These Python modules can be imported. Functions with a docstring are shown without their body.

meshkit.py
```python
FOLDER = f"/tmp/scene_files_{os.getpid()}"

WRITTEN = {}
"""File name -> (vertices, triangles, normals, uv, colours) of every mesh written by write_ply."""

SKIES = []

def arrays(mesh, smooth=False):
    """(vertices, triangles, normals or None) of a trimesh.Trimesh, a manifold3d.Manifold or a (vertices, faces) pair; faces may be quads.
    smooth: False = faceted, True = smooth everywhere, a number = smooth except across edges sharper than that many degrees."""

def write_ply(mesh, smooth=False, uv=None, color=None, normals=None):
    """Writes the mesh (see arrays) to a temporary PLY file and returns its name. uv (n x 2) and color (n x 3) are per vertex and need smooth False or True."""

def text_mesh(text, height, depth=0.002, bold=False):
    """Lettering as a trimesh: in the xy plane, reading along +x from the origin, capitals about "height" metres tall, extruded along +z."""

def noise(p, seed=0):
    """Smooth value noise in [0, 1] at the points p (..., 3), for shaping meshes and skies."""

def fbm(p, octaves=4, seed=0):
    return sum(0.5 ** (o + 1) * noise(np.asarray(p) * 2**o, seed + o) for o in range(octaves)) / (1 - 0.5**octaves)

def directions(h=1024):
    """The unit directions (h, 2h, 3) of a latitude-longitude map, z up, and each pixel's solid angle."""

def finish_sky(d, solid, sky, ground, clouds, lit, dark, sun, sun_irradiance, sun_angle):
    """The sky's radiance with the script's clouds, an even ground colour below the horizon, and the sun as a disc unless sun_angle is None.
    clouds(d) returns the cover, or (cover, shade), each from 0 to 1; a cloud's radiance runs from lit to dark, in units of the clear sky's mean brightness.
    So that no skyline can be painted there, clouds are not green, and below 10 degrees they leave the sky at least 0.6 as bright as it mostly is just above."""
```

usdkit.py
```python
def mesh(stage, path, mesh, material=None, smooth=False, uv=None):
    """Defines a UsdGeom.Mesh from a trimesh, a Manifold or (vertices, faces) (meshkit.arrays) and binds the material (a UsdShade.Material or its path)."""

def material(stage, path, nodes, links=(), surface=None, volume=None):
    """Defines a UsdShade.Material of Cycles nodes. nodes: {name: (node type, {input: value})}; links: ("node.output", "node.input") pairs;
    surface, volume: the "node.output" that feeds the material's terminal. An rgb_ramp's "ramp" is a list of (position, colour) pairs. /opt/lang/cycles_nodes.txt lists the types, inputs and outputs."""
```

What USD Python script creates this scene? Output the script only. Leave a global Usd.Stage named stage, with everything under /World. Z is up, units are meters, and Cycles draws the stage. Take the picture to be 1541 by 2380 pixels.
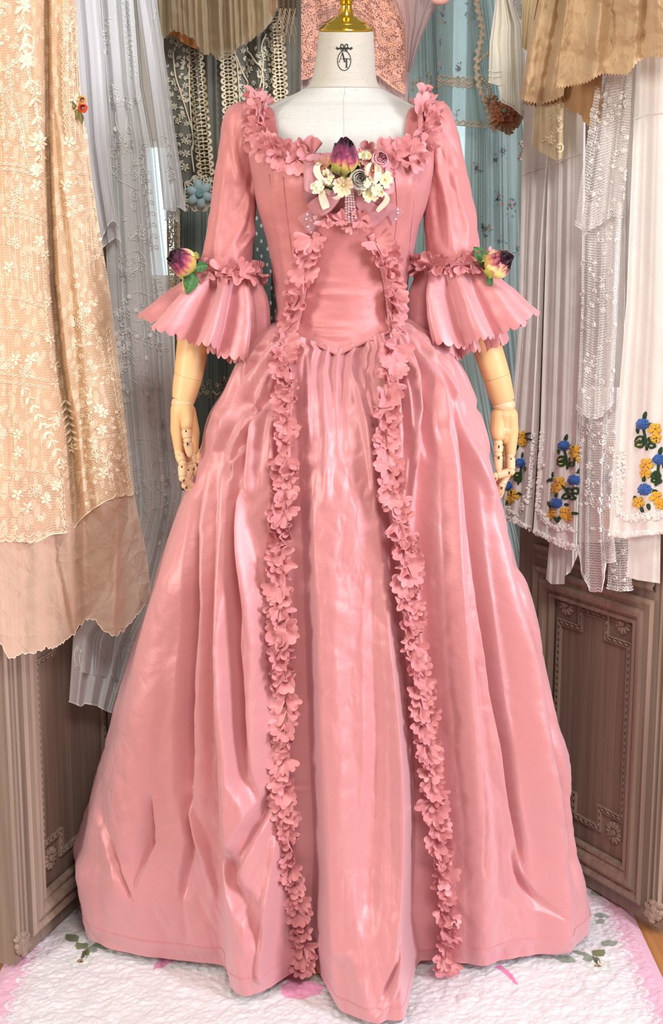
import math, random
import numpy as np, trimesh, usdkit, meshkit
from pxr import Usd, UsdGeom, UsdLux, UsdShade, Sdf, Gf, Vt
from shapely.geometry import Polygon, Point, LineString, box as sbox
from shapely.ops import unary_union
from shapely import affinity

random.seed(7)
RNG = np.random.default_rng(11)
PI = math.pi
stage = Usd.Stage.CreateInMemory()
UsdGeom.SetStageUpAxis(stage, 'Z'); UsdGeom.SetStageMetersPerUnit(stage, 1.0)
UsdGeom.Xform.Define(stage, '/World'); UsdGeom.Scope.Define(stage, '/World/Looks')

# ---------------------------------------------------------------- camera, light, exposure
FPX = 3000.0                                  # focal length, in pixels of the 1541 x 2380 picture
CAM = np.array([-0.0175, -2.107, 1.15]); TILT = math.radians(10.5)
EXPOSURE = -0.28
cam = UsdGeom.Camera.Define(stage, '/World/camera')
cam.CreateHorizontalApertureAttr(36.0); cam.CreateVerticalApertureAttr(36.0 * 2380 / 1541)
cam.CreateFocalLengthAttr(36.0 * FPX / 1541)
cam.CreateClippingRangeAttr(Gf.Vec2f(0.05, 100))
cam.CreateExposureAttr(EXPOSURE)
cx_ = UsdGeom.Xformable(cam); cx_.AddTranslateOp().Set(Gf.Vec3d(*CAM)); cx_.AddRotateXOp().Set(90 - math.degrees(TILT))

dome = UsdLux.DomeLight.Define(stage, '/World/room_light'); dome.CreateIntensityAttr(0.12); dome.CreateColorAttr(Gf.Vec3f(1.0, 0.97, 0.94))

def rect_light(name, pos, target, w, h, power, color):
    l = UsdLux.RectLight.Define(stage, '/World/' + name)
    l.CreateWidthAttr(w); l.CreateHeightAttr(h); l.CreateIntensityAttr(power); l.CreateColorAttr(Gf.Vec3f(*color))
    p, t = np.array(pos, float), np.array(target, float)
    z = (p - t) / np.linalg.norm(p - t); x = np.cross([0, 0, 1], z); x /= np.linalg.norm(x); y = np.cross(z, x)
    m = Gf.Matrix4d(*[float(a) for a in (*x, 0, *y, 0, *z, 0, *p, 1)])
    UsdGeom.Xformable(l).AddTransformOp().Set(m)
rect_light('ceiling_lamp', (0.45, -2.5, 2.75), (0, 0, 0.7), 0.8, 0.7, 34.0, (1.0, 0.965, 0.92))
rect_light('side_lamp', (1.95, -1.75, 1.35), (0, 0, 0.6), 0.5, 1.2, 40.0, (0.97, 0.955, 1.04))
rect_light('side_lamp_001', (-1.95, -1.9, 1.45), (0, 0, 0.6), 0.5, 1.1, 30.0, (1.0, 0.955, 0.87))

# ---------------------------------------------------------------- pixels of the photograph -> points of the place
_f = np.array([0, math.cos(TILT), -math.sin(TILT)]); _u = np.array([0, math.sin(TILT), math.cos(TILT)]); _r = np.array([1.0, 0, 0])
def ray(px, py):
    px, py = np.broadcast_arrays(np.asarray(px, float), np.asarray(py, float))
    return _f + ((px - 770.5) / FPX)[..., None] * _r + ((1190 - py) / FPX)[..., None] * _u
def W(px, py, y):
    """The point of the vertical plane at depth y that the photograph shows at px, py."""
    d = ray(px, py); return CAM + ((np.asarray(y, float) - CAM[1]) / d[..., 1])[..., None] * d
def FL(px, py, z=0.0):
    d = ray(px, py); return CAM + ((np.asarray(z, float) - CAM[2]) / d[..., 2])[..., None] * d
def PLN(px, py, p0, n):
    d = ray(px, py); n = np.asarray(n, float); return CAM + (((np.asarray(p0) - CAM) @ n) / (d @ n))[..., None] * d
def proj(p):
    q = np.asarray(p, float) - CAM; w = q @ _f
    return 770.5 + FPX * (q @ _r) / w, 1190 - FPX * (q @ _u) / w
def zpy(py, y=0.0): return W(785, py, y)[..., 2]
def ip(x, pts, k=1):
    a = np.asarray(pts, float); return np.interp(x, a[:, 0], a[:, k])
def sstep(a, b, x):
    t = np.clip((x - a) / (b - a + 1e-12), 0, 1); return t * t * (3 - 2 * t)
def smooth_ip(x, pts, k=1):
    from scipy.interpolate import PchipInterpolator
    a = np.asarray(pts, float); return PchipInterpolator(a[:, 0], a[:, k])(np.clip(x, a[0, 0], a[-1, 0]))

# ---------------------------------------------------------------- prims
_used = {}
def numbered(parent, name):
    k = (str(parent), name); n = _used.get(k, -1) + 1; _used[k] = n
    return f'{parent}/{name}' + (f'_{n:03d}' if n else '')
BASE = {}
def tag(p, label=None, cat=None, group=None, kind=None):
    for k, v in (('label', label), ('category', cat), ('group', group), ('kind', kind)):
        if v: p.SetCustomDataByKey(k, v)
def thing(name, label, cat, base=(0, 0, 0), group=None, kind=None):
    path = numbered('/World', name); x = UsdGeom.Xform.Define(stage, path)
    x.AddTranslateOp().Set(Gf.Vec3d(*[float(b) for b in base])); BASE[path] = np.array(base, float)
    tag(x.GetPrim(), label, cat, group, kind); return path
def holder(parent, name, label=None):
    path = numbered(parent, name); tag(UsdGeom.Xform.Define(stage, path).GetPrim(), label); return path
def base_of(parent): return BASE.get('/'.join(parent.split('/')[:3]), np.zeros(3))
def part(parent, name, m, mat, smooth=False, label=None, kind=None, uv=None, color=None):
    """One mesh of the scene. m is a trimesh, a Manifold or (vertices, faces), in world coordinates."""
    v, f, n = meshkit.arrays(m, smooth)
    path = numbered(parent, name)
    v = v - base_of(parent)
    if n is None: me = usdkit.mesh(stage, path, (v, f), mat, False, uv)
    else:
        me = usdkit.mesh(stage, path, (v, f), mat, False, uv)
        me.CreateNormalsAttr(Vt.Vec3fArray.FromNumpy(n.astype(np.float32))); me.SetNormalsInterpolation('vertex')
    if color is not None:
        UsdGeom.PrimvarsAPI(me).CreatePrimvar('Cd', Sdf.ValueTypeNames.Color3fArray, 'vertex').Set(Vt.Vec3fArray.FromNumpy(np.asarray(color, np.float32)))
    tag(me.GetPrim(), label, None, None, kind)
    return path
def solo(name, m, mat, label=None, cat=None, group=None, kind=None, **kw):
    path = part('/World', name, m, mat, **kw); tag(stage.GetPrimAtPath(path), label, cat, group, kind); return path

# ---------------------------------------------------------------- mesh tools
def grid_faces(nu, nv, closed=False):
    """Rows of nu vertices, nv rows."""
    i = np.arange(nv - 1)[:, None] * nu; j = np.arange(nu if closed else nu - 1)[None, :]; k = (j + 1) % nu
    a, b, c, d = i + j, i + k, i + nu + k, i + nu + j
    return np.stack([a, b, c, d], -1).reshape(-1, 4)
def grid(P, closed=False):
    nv, nu = P.shape[:2]; return P.reshape(-1, 3), grid_faces(nu, nv, closed)
def cat(ms):
    """Joins (v, f) pairs and trimeshes."""
    V, Fq, n = [], [], 0
    for m in ms:
        v, f, _ = meshkit.arrays(m); V.append(v); Fq.append(f + n); n += len(v)
    return np.vstack(V), np.vstack(Fq)
def box(x0, x1, y0, y1, z0, z1):
    m = trimesh.creation.box([x1 - x0, y1 - y0, z1 - z0]); m.apply_translation([(x0 + x1) / 2, (y0 + y1) / 2, (z0 + z1) / 2]); return m
def tube(pts, r, n=8, caps=True, flat=None):
    """A tube along pts; r a number or one per point; flat scales the second cross axis."""
    p = np.asarray(pts, float); r = np.broadcast_to(np.asarray(r, float), (len(p),))
    t = np.gradient(p, axis=0); t /= np.maximum(np.linalg.norm(t, axis=1, keepdims=True), 1e-12)
    up = np.array([0, -1.0, 0.05]) if abs(t[0] @ np.array([0, 1.0, 0])) < 0.9 else np.array([0, 0, 1.0])
    P = []
    for i in range(len(p)):
        a = np.cross(t[i], up); a /= max(np.linalg.norm(a), 1e-9); b = np.cross(a, t[i]); up = b
        ang = np.arange(n) / n * 2 * PI
        P.append(p[i] + r[i] * (np.cos(ang)[:, None] * a + (flat or 1) * np.sin(ang)[:, None] * b))
    v, f = grid(np.array(P), True)
    f = np.vstack([f[:, [0, 1, 2]], f[:, [0, 2, 3]]])
    if caps:
        m = len(p); v = np.vstack([v, p[0], p[-1]]); j = np.arange(n); k = (j + 1) % n
        f = np.vstack([f, np.stack([np.full(n, m * n), k, j], 1), np.stack([np.full(n, m * n + 1), (m - 1) * n + j, (m - 1) * n + k], 1)])
    return v, f
def lathe(profile, n=32, center=(0, 0, 0)):
    """profile: (radius, z) pairs; revolves about z."""
    pr = np.asarray(profile, float); a = np.arange(n) / n * 2 * PI
    P = np.stack([pr[:, 0:1] * np.cos(a), pr[:, 0:1] * np.sin(a), np.repeat(pr[:, 1:2], n, 1)], -1)
    v, f = grid(P, True); return v + np.asarray(center), f
def frame_from(z, xhint=(1, 0, 0)):
    z = np.asarray(z, float); z = z / np.linalg.norm(z); x = np.asarray(xhint, float); x = x - z * (x @ z)
    if np.linalg.norm(x) < 1e-6: x = np.cross(z, [0.3, 0.9, 0.1])
    x /= np.linalg.norm(x); return np.stack([x, np.cross(z, x), z], 1)
def put(m, origin, R=None, s=1.0):
    v, f, _ = meshkit.arrays(m); v = v * s
    if R is not None: v = v @ np.asarray(R).T
    return v + np.asarray(origin), f
def spline(pts, n=24):
    from scipy.interpolate import CubicSpline, PchipInterpolator
    p = np.asarray(pts, float); d = np.r_[0, np.cumsum(np.maximum(np.linalg.norm(np.diff(p, axis=0), axis=1), 1e-9))]
    if len(p) < 3: return p[0] + (p[-1] - p[0]) * np.linspace(0, 1, n)[:, None]
    return CubicSpline(d, p)(np.linspace(0, d[-1], n))
def bumps(px, py, specs):
    """Folds traced from the photograph: rows (px, py, height, left width, right width) along each fold."""
    out = np.zeros(np.shape(px))
    for s in specs:
        a = np.asarray(s, float); a = a[np.argsort(a[:, 1])]
        c, A, wl, wr = (np.interp(py, a[:, 1], a[:, k]) for k in (0, 2, 3, 4))
        A = A * sstep(a[0, 1] - 45, a[0, 1], py) * (1 - sstep(a[-1, 1], a[-1, 1] + 45, py))
        u = (px - c); u = np.clip(np.where(u < 0, u / wl, u / wr), -1, 1)
        out += A * (0.5 + 0.5 * np.cos(PI * u))
    return out
def crumple(u, v, cell, seed, n_extra=1.0):
    """Facets of crushed cloth: distance between the two nearest of scattered points, 0 at the creases."""
    from scipy.spatial import cKDTree
    g = np.random.default_rng(seed); lo = [u.min() - 2 * cell, v.min() - 2 * cell]; hi = [u.max() + 2 * cell, v.max() + 2 * cell]
    n = int((hi[0] - lo[0]) * (hi[1] - lo[1]) / cell ** 2 * n_extra) + 8
    t = cKDTree(np.stack([g.uniform(lo[0], hi[0], n), g.uniform(lo[1], hi[1], n)], 1))
    d = t.query(np.stack([u.ravel(), v.ravel()], 1), k=2)[0]
    return (np.minimum((d[:, 1] - d[:, 0]) / cell, 1)).reshape(u.shape)

# ---------------------------------------------------------------- materials
def srgb(*c):
    if len(c) == 1: c = c[0]
    c = np.asarray(c, float) / 255; return tuple(np.where(c < 0.04045, c / 12.92, ((c + 0.055) / 1.055) ** 2.4))
_mats = {}
def mat(name, nodes, links, surface, volume=None):
    m = usdkit.material(stage, '/World/Looks/' + name, nodes, links, surface, volume); _mats[name] = m; return m
def plain(name, col, rough=0.6, metal=0.0, bump=0, scale=200, spec=0.5, vary=0.0, vscale=8, sheen=0.0, coat=0.0, sss=0.0):
    n = {'p': ('principled_bsdf', dict(base_color=col, roughness=rough, metallic=metal, specular_ior_level=spec, sheen_weight=sheen, sheen_roughness=0.4, coat_weight=coat))}
    l = []
    if vary or bump: n['g'] = ('texture_coordinate', {})
    if vary:
        n['nz'] = ('noise_texture', dict(scale=vscale, detail=4)); l.append(('g.object', 'nz.vector'))
        n['rr'] = ('rgb_ramp', {'ramp': [(0.3, tuple(np.array(col) * (1 - vary))), (0.7, tuple(np.minimum(np.array(col) * (1 + vary), 1)))]})
        l += [('nz.fac', 'rr.fac'), ('rr.color', 'p.base_color')]
    if bump:
        n['nb'] = ('noise_texture', dict(scale=scale, detail=3)); n['b'] = ('bump', dict(strength=min(1, bump), distance=0.002))
        l += [('g.object', 'nb.vector'), ('nb.fac', 'b.height'), ('b.normal', 'p.normal')]
    return mat(name, n, l, 'p.BSDF')
def vcol(name, rough=0.7, sheen=0.0, spec=0.4, bump=0.0, scale=300, transl=0.0):
    """A surface that takes its own colours from the mesh."""
    n = {'a': ('attribute', dict(attribute='Cd')), 'p': ('principled_bsdf', dict(roughness=rough, sheen_weight=sheen, specular_ior_level=spec))}
    l = [('a.color', 'p.base_color')]; out = 'p.BSDF'
    if bump:
        n['g'] = ('texture_coordinate', {}); n['nb'] = ('noise_texture', dict(scale=scale, detail=3)); n['b'] = ('bump', dict(strength=min(1, bump), distance=0.003))
        l += [('g.object', 'nb.vector'), ('nb.fac', 'b.height'), ('b.normal', 'p.normal')]
    if transl:
        n['t'] = ('translucent_bsdf', {}); n['m'] = ('mix_closure', dict(fac=transl)); l += [('a.color', 't.color'), ('p.BSDF', 'm.closure1'), ('t.BSDF', 'm.closure2')]; out = 'm.closure'
    return mat(name, n, l, out)
def cloth(name, col, alpha=1.0, edge=0.0, transl=0.3, rough=0.85, weave=0, weave_amp=0.15, motif=0, motif_cov=0.5, motif_col=None, net=0, net_w=0.12, holes=0.0, sheen=0.2, bump=0.3, bscale=120, vary=0.06, crinkle=0.0, spec=0.2):
    """Fabric, opaque or sheer: alpha is how much of it is thread; net a mesh of cells (per metre), motif a lace pattern (per metre) of solid figures."""
    col = np.array(col)
    n = {'uv': ('texture_coordinate', {}), 'd': ('principled_bsdf', dict(base_color=tuple(col), roughness=rough, specular_ior_level=spec, sheen_weight=sheen, sheen_roughness=0.4)),
         't': ('translucent_bsdf', dict(color=tuple(col))), 'm': ('mix_closure', dict(fac=transl)),
         'nz': ('noise_texture', dict(scale=9, detail=5)), 'rr': ('rgb_ramp', {'ramp': [(0.3, tuple(col * (1 - vary))), (0.7, tuple(np.minimum(col * (1 + vary), 1)))]})}
    l = [('d.BSDF', 'm.closure1'), ('t.BSDF', 'm.closure2'), ('uv.UV', 'nz.vector'), ('nz.fac', 'rr.fac')]
    out = 'm.closure'; colout = 'rr.color'
    if bump:
        n['nb'] = ('noise_texture', dict(scale=bscale, detail=4)); n['b'] = ('bump', dict(strength=min(1, bump), distance=0.003))
        l += [('uv.UV', 'nb.vector'), ('nb.fac', 'b.height'), ('b.normal', 'd.normal')]
    fac = None
    if alpha < 1 or motif or net:
        n['x'] = ('transparent_bsdf', {}); n['mx'] = ('mix_closure', {})
        n['a0'] = ('math', dict(math_type='add', value1=alpha, value2=0.0)); fac = 'a0.value'
        if edge:
            n['lw'] = ('layer_weight', dict(blend=0.35)); n['a1'] = ('math', dict(math_type='multiply_add', value2=edge, value3=alpha, use_clamp=True)); l.append(('lw.facing', 'a1.value1')); fac = 'a1.value'
        if net:
            n['vn'] = ('voronoi_texture', dict(scale=net, feature='distance_to_edge', randomness=0.35)); n['vl'] = ('math', dict(math_type='less_than', value2=net_w))
            n['na'] = ('math', dict(math_type='maximum')); l += [('uv.UV', 'vn.vector'), ('vn.distance', 'vl.value1'), ('vl.value', 'na.value1'), (fac, 'na.value2')]; fac = 'na.value'
        if motif:
            n['md'] = ('noise_texture', dict(scale=motif * 0.7, detail=1)); n['ma'] = ('mix_vector', dict(fac=0.02)); 
            n['v1'] = ('voronoi_texture', dict(scale=motif, feature='f1', randomness=0.9)); n['v2'] = ('voronoi_texture', dict(scale=motif * 3.3, feature='distance_to_edge'))
            n['c1'] = ('math', dict(math_type='less_than', value2=motif_cov)); n['c2'] = ('math', dict(math_type='greater_than', value2=0.06 if motif_col is None else 0.045)); n['c3'] = ('math', dict(math_type='multiply'))
            n['mm'] = ('math', dict(math_type='maximum'))
            l += [('uv.UV', 'md.vector'), ('uv.UV', 'ma.a'), ('md.color', 'ma.b'), ('ma.result', 'v1.vector'), ('ma.result', 'v2.vector'), ('v1.distance', 'c1.value1'), ('v2.distance', 'c2.value1'), ('c1.value', 'c3.value1'), ('c2.value', 'c3.value2'), ('c3.value', 'mm.value1'), (fac, 'mm.value2')]; fac = 'mm.value'
            if motif_col is not None:
                n['mc'] = ('mix', dict(mix_type='mix', color2=tuple(motif_col))); l += [('c3.value', 'mc.fac'), (colout, 'mc.color1')]; colout = 'mc.color'
        l += [(fac, 'mx.fac'), ('x.BSDF', 'mx.closure1'), ('m.closure', 'mx.closure2')]; out = 'mx.closure'
    l += [(colout, 'd.base_color'), (colout, 't.color')]
    return mat(name, n, l, out)
# ================================================================ the setting
def wood(name, c0, c1, scale=1.0, axis='z', rough=0.55):
    sc = {'z': (60, 60, 1.6), 'x': (1.6, 60, 60), 'y': (60, 1.6, 60)}[axis]
    return mat(name, {'g': ('texture_coordinate', {}), 'mp': ('mapping', dict(scale=tuple(np.array(sc) * scale))), 'nz': ('noise_texture', dict(scale=1.0, detail=6, roughness=0.65)),
                      'rr': ('rgb_ramp', {'ramp': [(0.25, c0), (0.72, c1)]}), 'b': ('bump', dict(strength=0.35, distance=0.0015)), 'p': ('principled_bsdf', dict(roughness=rough, specular_ior_level=0.35))},
               [('g.object', 'mp.vector'), ('mp.vector', 'nz.vector'), ('nz.fac', 'rr.fac'), ('rr.color', 'p.base_color'), ('nz.fac', 'b.height'), ('b.normal', 'p.normal')], 'p.BSDF')
M_TAUPE = wood('taupe_wood', srgb(112, 94, 83), srgb(152, 131, 116))
M_TAUPE_LIGHT = wood('taupe_wood_moulding', srgb(124, 104, 91), srgb(172, 150, 134))
M_PLANK = wood('plank_wood', srgb(150, 96, 52), srgb(186, 130, 78), axis='y', rough=0.4)
M_WALL = plain('wall_paint', srgb(196, 190, 184), 0.9, bump=0.2, scale=60)
def struct(name, m, mt, **kw):
    path = part('/World', name, m, mt, **kw); tag(stage.GetPrimAtPath(path), kind='structure'); return path
fl = struct('floor', box(-2.5, 2.5, -1.6, 0.74, -0.06, -0.022), M_WALL)
for k in range(33):                                             # floor boards
    x0 = -2.49 + k * 0.15
    part(fl, 'plank', box(x0 + 0.0012, x0 + 0.1488, -1.6, 0.74, -0.022, -0.008), M_PLANK)
WY = 0.74
WIN = [(-0.43, -0.34, 1.13, 1.43), (0.225, 0.285, 1.22, 1.90)]   # two tall narrow windows behind the clothes: x0, x1, z0, z1
def wall_back():
    xs = [-2.5, WIN[0][0], WIN[0][1], WIN[1][0], WIN[1][1], 2.5]; ms = [box(xs[k], xs[k + 1], WY, WY + 0.1, -0.02, 2.4) for k in (0, 2, 4)]
    for (x0, x1, z0, z1) in WIN: ms += [box(x0, x1, WY, WY + 0.1, -0.02, z0), box(x0, x1, WY, WY + 0.1, z1, 2.4)]
    return cat(ms)
struct('wall_back', wall_back(), M_WALL)
struct('wall_left', box(-2.6, -2.5, -1.6, WY + 0.1, -0.02, 2.4), M_WALL)
struct('wall_right', box(2.5, 2.6, -1.6, WY + 0.1, -0.02, 2.4), M_WALL)
M_SILL = plain('window_paint', srgb(222, 222, 218), 0.5)
M_DAY = [mat('daylight' + 'ab'[k], {'e': ('emission', dict(color=srgb(205, 232, 240), strength=(4.0, 14.0)[k]))}, [], 'e.emission') for k in (0, 1)]
for i, (x0, x1, z0, z1) in enumerate(WIN):
    w = struct(f'window_{i + 1}', cat([box(x0, x0 + 0.015, WY + 0.02, WY + 0.07, z0, z1), box(x1 - 0.015, x1, WY + 0.02, WY + 0.07, z0, z1), box(x0 + 0.015, x1 - 0.015, WY + 0.02, WY + 0.07, z0, z0 + 0.015), box(x0 + 0.015, x1 - 0.015, WY + 0.02, WY + 0.07, z1 - 0.015, z1)]), M_SILL)
    part(w, 'pane', box(x0 + 0.015, x1 - 0.015, WY + 0.04, WY + 0.046, z0 + 0.015, z1 - 0.015), M_DAY[i], label='frosted window pane lit by daylight')

# ---------------------------------------------------------------- the two carved doors
def flower_relief(R, petals=12, depth=0.008):
    """A carved rosette in the xy plane, facing +z."""
    ms = []
    for k in range(petals):
        a = 2 * PI * k / petals; m = trimesh.creation.icosphere(1, 1.0); m.apply_scale([R * 0.36, R * 0.15, depth * 0.6]); m.apply_translation([R * 0.64, 0, depth * 0.35])
        m.apply_transform(trimesh.transformations.rotation_matrix(a, [0, 0, 1])); ms.append(m)
    for k in range(petals):
        a = 2 * PI * (k + 0.5) / petals; m = trimesh.creation.icosphere(1, 1.0); m.apply_scale([R * 0.26, R * 0.1, depth * 0.5]); m.apply_translation([R * 0.6, 0, depth * 0.2])
        m.apply_transform(trimesh.transformations.rotation_matrix(a, [0, 0, 1])); ms.append(m)
    c = trimesh.creation.icosphere(2, 1.0); c.apply_scale([R * 0.3, R * 0.3, depth * 0.75]); c.apply_translation([0, 0, depth * 0.5]); ms.append(c)
    for k in range(9):
        a = 2 * PI * k / 9; m = trimesh.creation.icosphere(1, R * 0.055); m.apply_translation([R * 0.2 * math.cos(a), R * 0.2 * math.sin(a), depth * 1.15]); ms.append(m)
    rim = trimesh.creation.cylinder(R * 0.98, depth * 0.3, sections=40); ms.append(rim)
    return cat(ms)
def mitred(prof, corners, closed=True):
    """A moulding of profile (across inwards, height) along a rectangle or polyline of corners in the (s, z) plane; across points left of travel."""
    c = np.asarray(corners, float); n = len(c); rows = []
    for i in range(n):
        a = c[i] - c[i - 1] if (closed or i > 0) else c[1] - c[0]; b = c[(i + 1) % n] - c[i] if (closed or i < n - 1) else c[-1] - c[-2]
        a = a / np.linalg.norm(a); b = b / np.linalg.norm(b); na, nb = np.array([-a[1], a[0]]), np.array([-b[1], b[0]])
        mvec = (na + nb) / (1 + na @ nb); rows.append([(*(c[i] + mvec * p), h) for p, h in prof])
    P = np.array(rows)
    if closed: P = np.concatenate([P, P[:1]])
    return grid(P)
STEP = [(0, 0), (0.0, 0.008), (0.006, 0.012), (0.013, 0.008), (0.015, 0.004), (0.02, 0.004), (0.022, 0.010), (0.028, 0.013), (0.036, 0.011), (0.04, 0.004), (0.044, 0.002), (0.047, 0.006), (0.052, 0.006), (0.055, -0.004)]
def carved_door(name, label, A, B, side, width=0.47, height=2.02):
    """side +1: the left door, -1 the right one. s runs along the floor from the near edge A towards B, h out of the door's inner face."""
    A = np.array([A[0], A[1], 0.0]); d = np.array([B[0], B[1], 0.0]) - A; d /= np.linalg.norm(d); nrm = np.array([d[1], -d[0], 0]) * side
    t = thing(name, label, 'wardrobe door', A, 'open carved wardrobe doors')
    def M(m):
        v, f, _ = meshkit.arrays(m); v = A + v[:, 0:1] * d + v[:, 1:2] * np.array([0, 0, 1.0]) + v[:, 2:3] * nrm
        return v, (f if side < 0 else f[:, ::-1])
    def slab(s0, s1, z0, z1, h0, h1): return box(s0, s1, z0, z1, h0, h1)
    Z0, Z1, Z2 = 0.042, 0.592, 0.66
    part(t, 'stile', M(slab(0, 0.055, 0.009, height, -0.03, 0.0)), M_TAUPE)
    part(t, 'stile', M(slab(width - 0.055, width, 0.009, height, -0.03, 0.0)), M_TAUPE)
    part(t, 'rail', M(slab(0.055, width - 0.055, 0.009, Z0, -0.03, 0.0)), M_TAUPE)
    part(t, 'rail', M(slab(0.055, width - 0.055, Z1, Z2, -0.03, 0.0)), M_TAUPE)
    part(t, 'rail', M(slab(0.055, width - 0.055, height - 0.06, height, -0.03, 0.0)), M_TAUPE)
    part(t, 'panel', M(slab(0.055, width - 0.055, Z0, Z1, -0.028, -0.008)), M_TAUPE)
    part(t, 'panel', M(slab(0.055, width - 0.055, Z2, height - 0.06, -0.028, -0.008)), M_TAUPE)
    for k, (s, w) in enumerate(((0.006, 0.006), (0.019, 0.005), (0.031, 0.007))):          # reeds down the near stile
        part(t, 'reed', M(mitred([(0, 0), (0.0008, 0.005), (w * 0.5, 0.0075), (w - 0.0008, 0.005), (w, 0)], [(s + w, 0.05), (s + w, height)], False)), M_TAUPE_LIGHT)
    part(t, 'panel_moulding', M(mitred(STEP, [(0.05, Z0 - 0.006), (width - 0.05, Z0 - 0.006), (width - 0.05, Z1 + 0.006), (0.05, Z1 + 0.006)])), M_TAUPE_LIGHT)
    part(t, 'panel_moulding', M(mitred(STEP, [(0.05, Z2 - 0.006), (width - 0.05, Z2 - 0.006), (width - 0.05, height - 0.054), (0.05, height - 0.054)])), M_TAUPE_LIGHT)
    for s0, s1, z in ((0.055, width - 0.055, 0.625),):                                        # ledge across the rail
        part(t, 'rail_moulding', M(mitred([(0, 0), (0.003, 0.006), (0.009, 0.009), (0.014, 0.004), (0.019, 0.004), (0.022, 0.012), (0.03, 0.012), (0.031, 0)], [(s0, z - 0.014), (s1, z - 0.014)], False)), M_TAUPE_LIGHT)
    # the notched bead border
    a, b, n0, n1 = 0.118, width - 0.118, 0.177, width - 0.177; zb, zt, zn, zm = 0.132, 0.537, 0.172, 0.500
    loop = [(n0, zb), (n1, zb), (n1, zn), (b, zn), (b, zm), (n1, zm), (n1, zt), (n0, zt), (n0, zm), (a, zm), (a, zn), (n0, zn)]
    part(t, 'bead_border', M(mitred([(-0.006, -0.008), (-0.006, -0.003), (-0.004, -0.002), (-0.0035, -0.006), (0.0035, -0.006), (0.004, -0.002), (0.006, -0.003), (0.006, -0.008)], loop)), M_TAUPE_LIGHT)
    beads = []
    for i in range(len(loop)):
        p, q = np.array(loop[i]), np.array(loop[(i + 1) % len(loop)]); L = np.linalg.norm(q - p); m = max(2, int(L / 0.0125)); u = (q - p) / L
        for k in range(m):
            c = p + (q - p) * (k + 0.5) / m; e = trimesh.creation.icosphere(1, 1.0); e.apply_scale([0.0054, 0.0024, 0.0032])
            e.apply_transform(trimesh.transformations.rotation_matrix(math.atan2(u[1], u[0]) + 0.35, [0, 0, 1])); e.apply_translation([*c, -0.0045]); beads.append(e)
    part(t, 'bead_row', M(cat(beads)), M_TAUPE_LIGHT, kind='stuff', smooth=40)
    for s, z in ((0.137, 0.139), (width - 0.137, 0.139), (0.137, 0.537), (width - 0.137, 0.537)):
        r, f = flower_relief(0.0215); part(t, 'carved_rosette', M((r + [s, z, -0.008], f)), M_TAUPE_LIGHT, smooth=40)
    # carved foot at the near corner
    foot = []
    for k in range(26):
        g = np.random.default_rng(k + 50); e = trimesh.creation.icosphere(1, 1.0); e.apply_scale([g.uniform(.004, .009), g.uniform(.004, .012), .006]); e.apply_transform(trimesh.transformations.rotation_matrix(g.uniform(0, PI), [0, 0, 1]))
        z = g.uniform(0.02, 0.055); e.apply_translation([g.uniform(0.002, 0.05 - z * 0.35), z, 0.003]); foot.append(e)
    part(t, 'carved_foot', M(cat(foot)), M_TAUPE_LIGHT, smooth=40, kind='stuff')
    return t
DL = (np.array([-0.548, -0.12]), np.array([-0.483, 0.088])); DR = (np.array([0.567, -0.004]), np.array([0.467, 0.165]))
carved_door('wardrobe_door', 'taupe carved wooden door standing open left of the gown, under the peach lace dress', DL[0], DL[1], 1)
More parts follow.
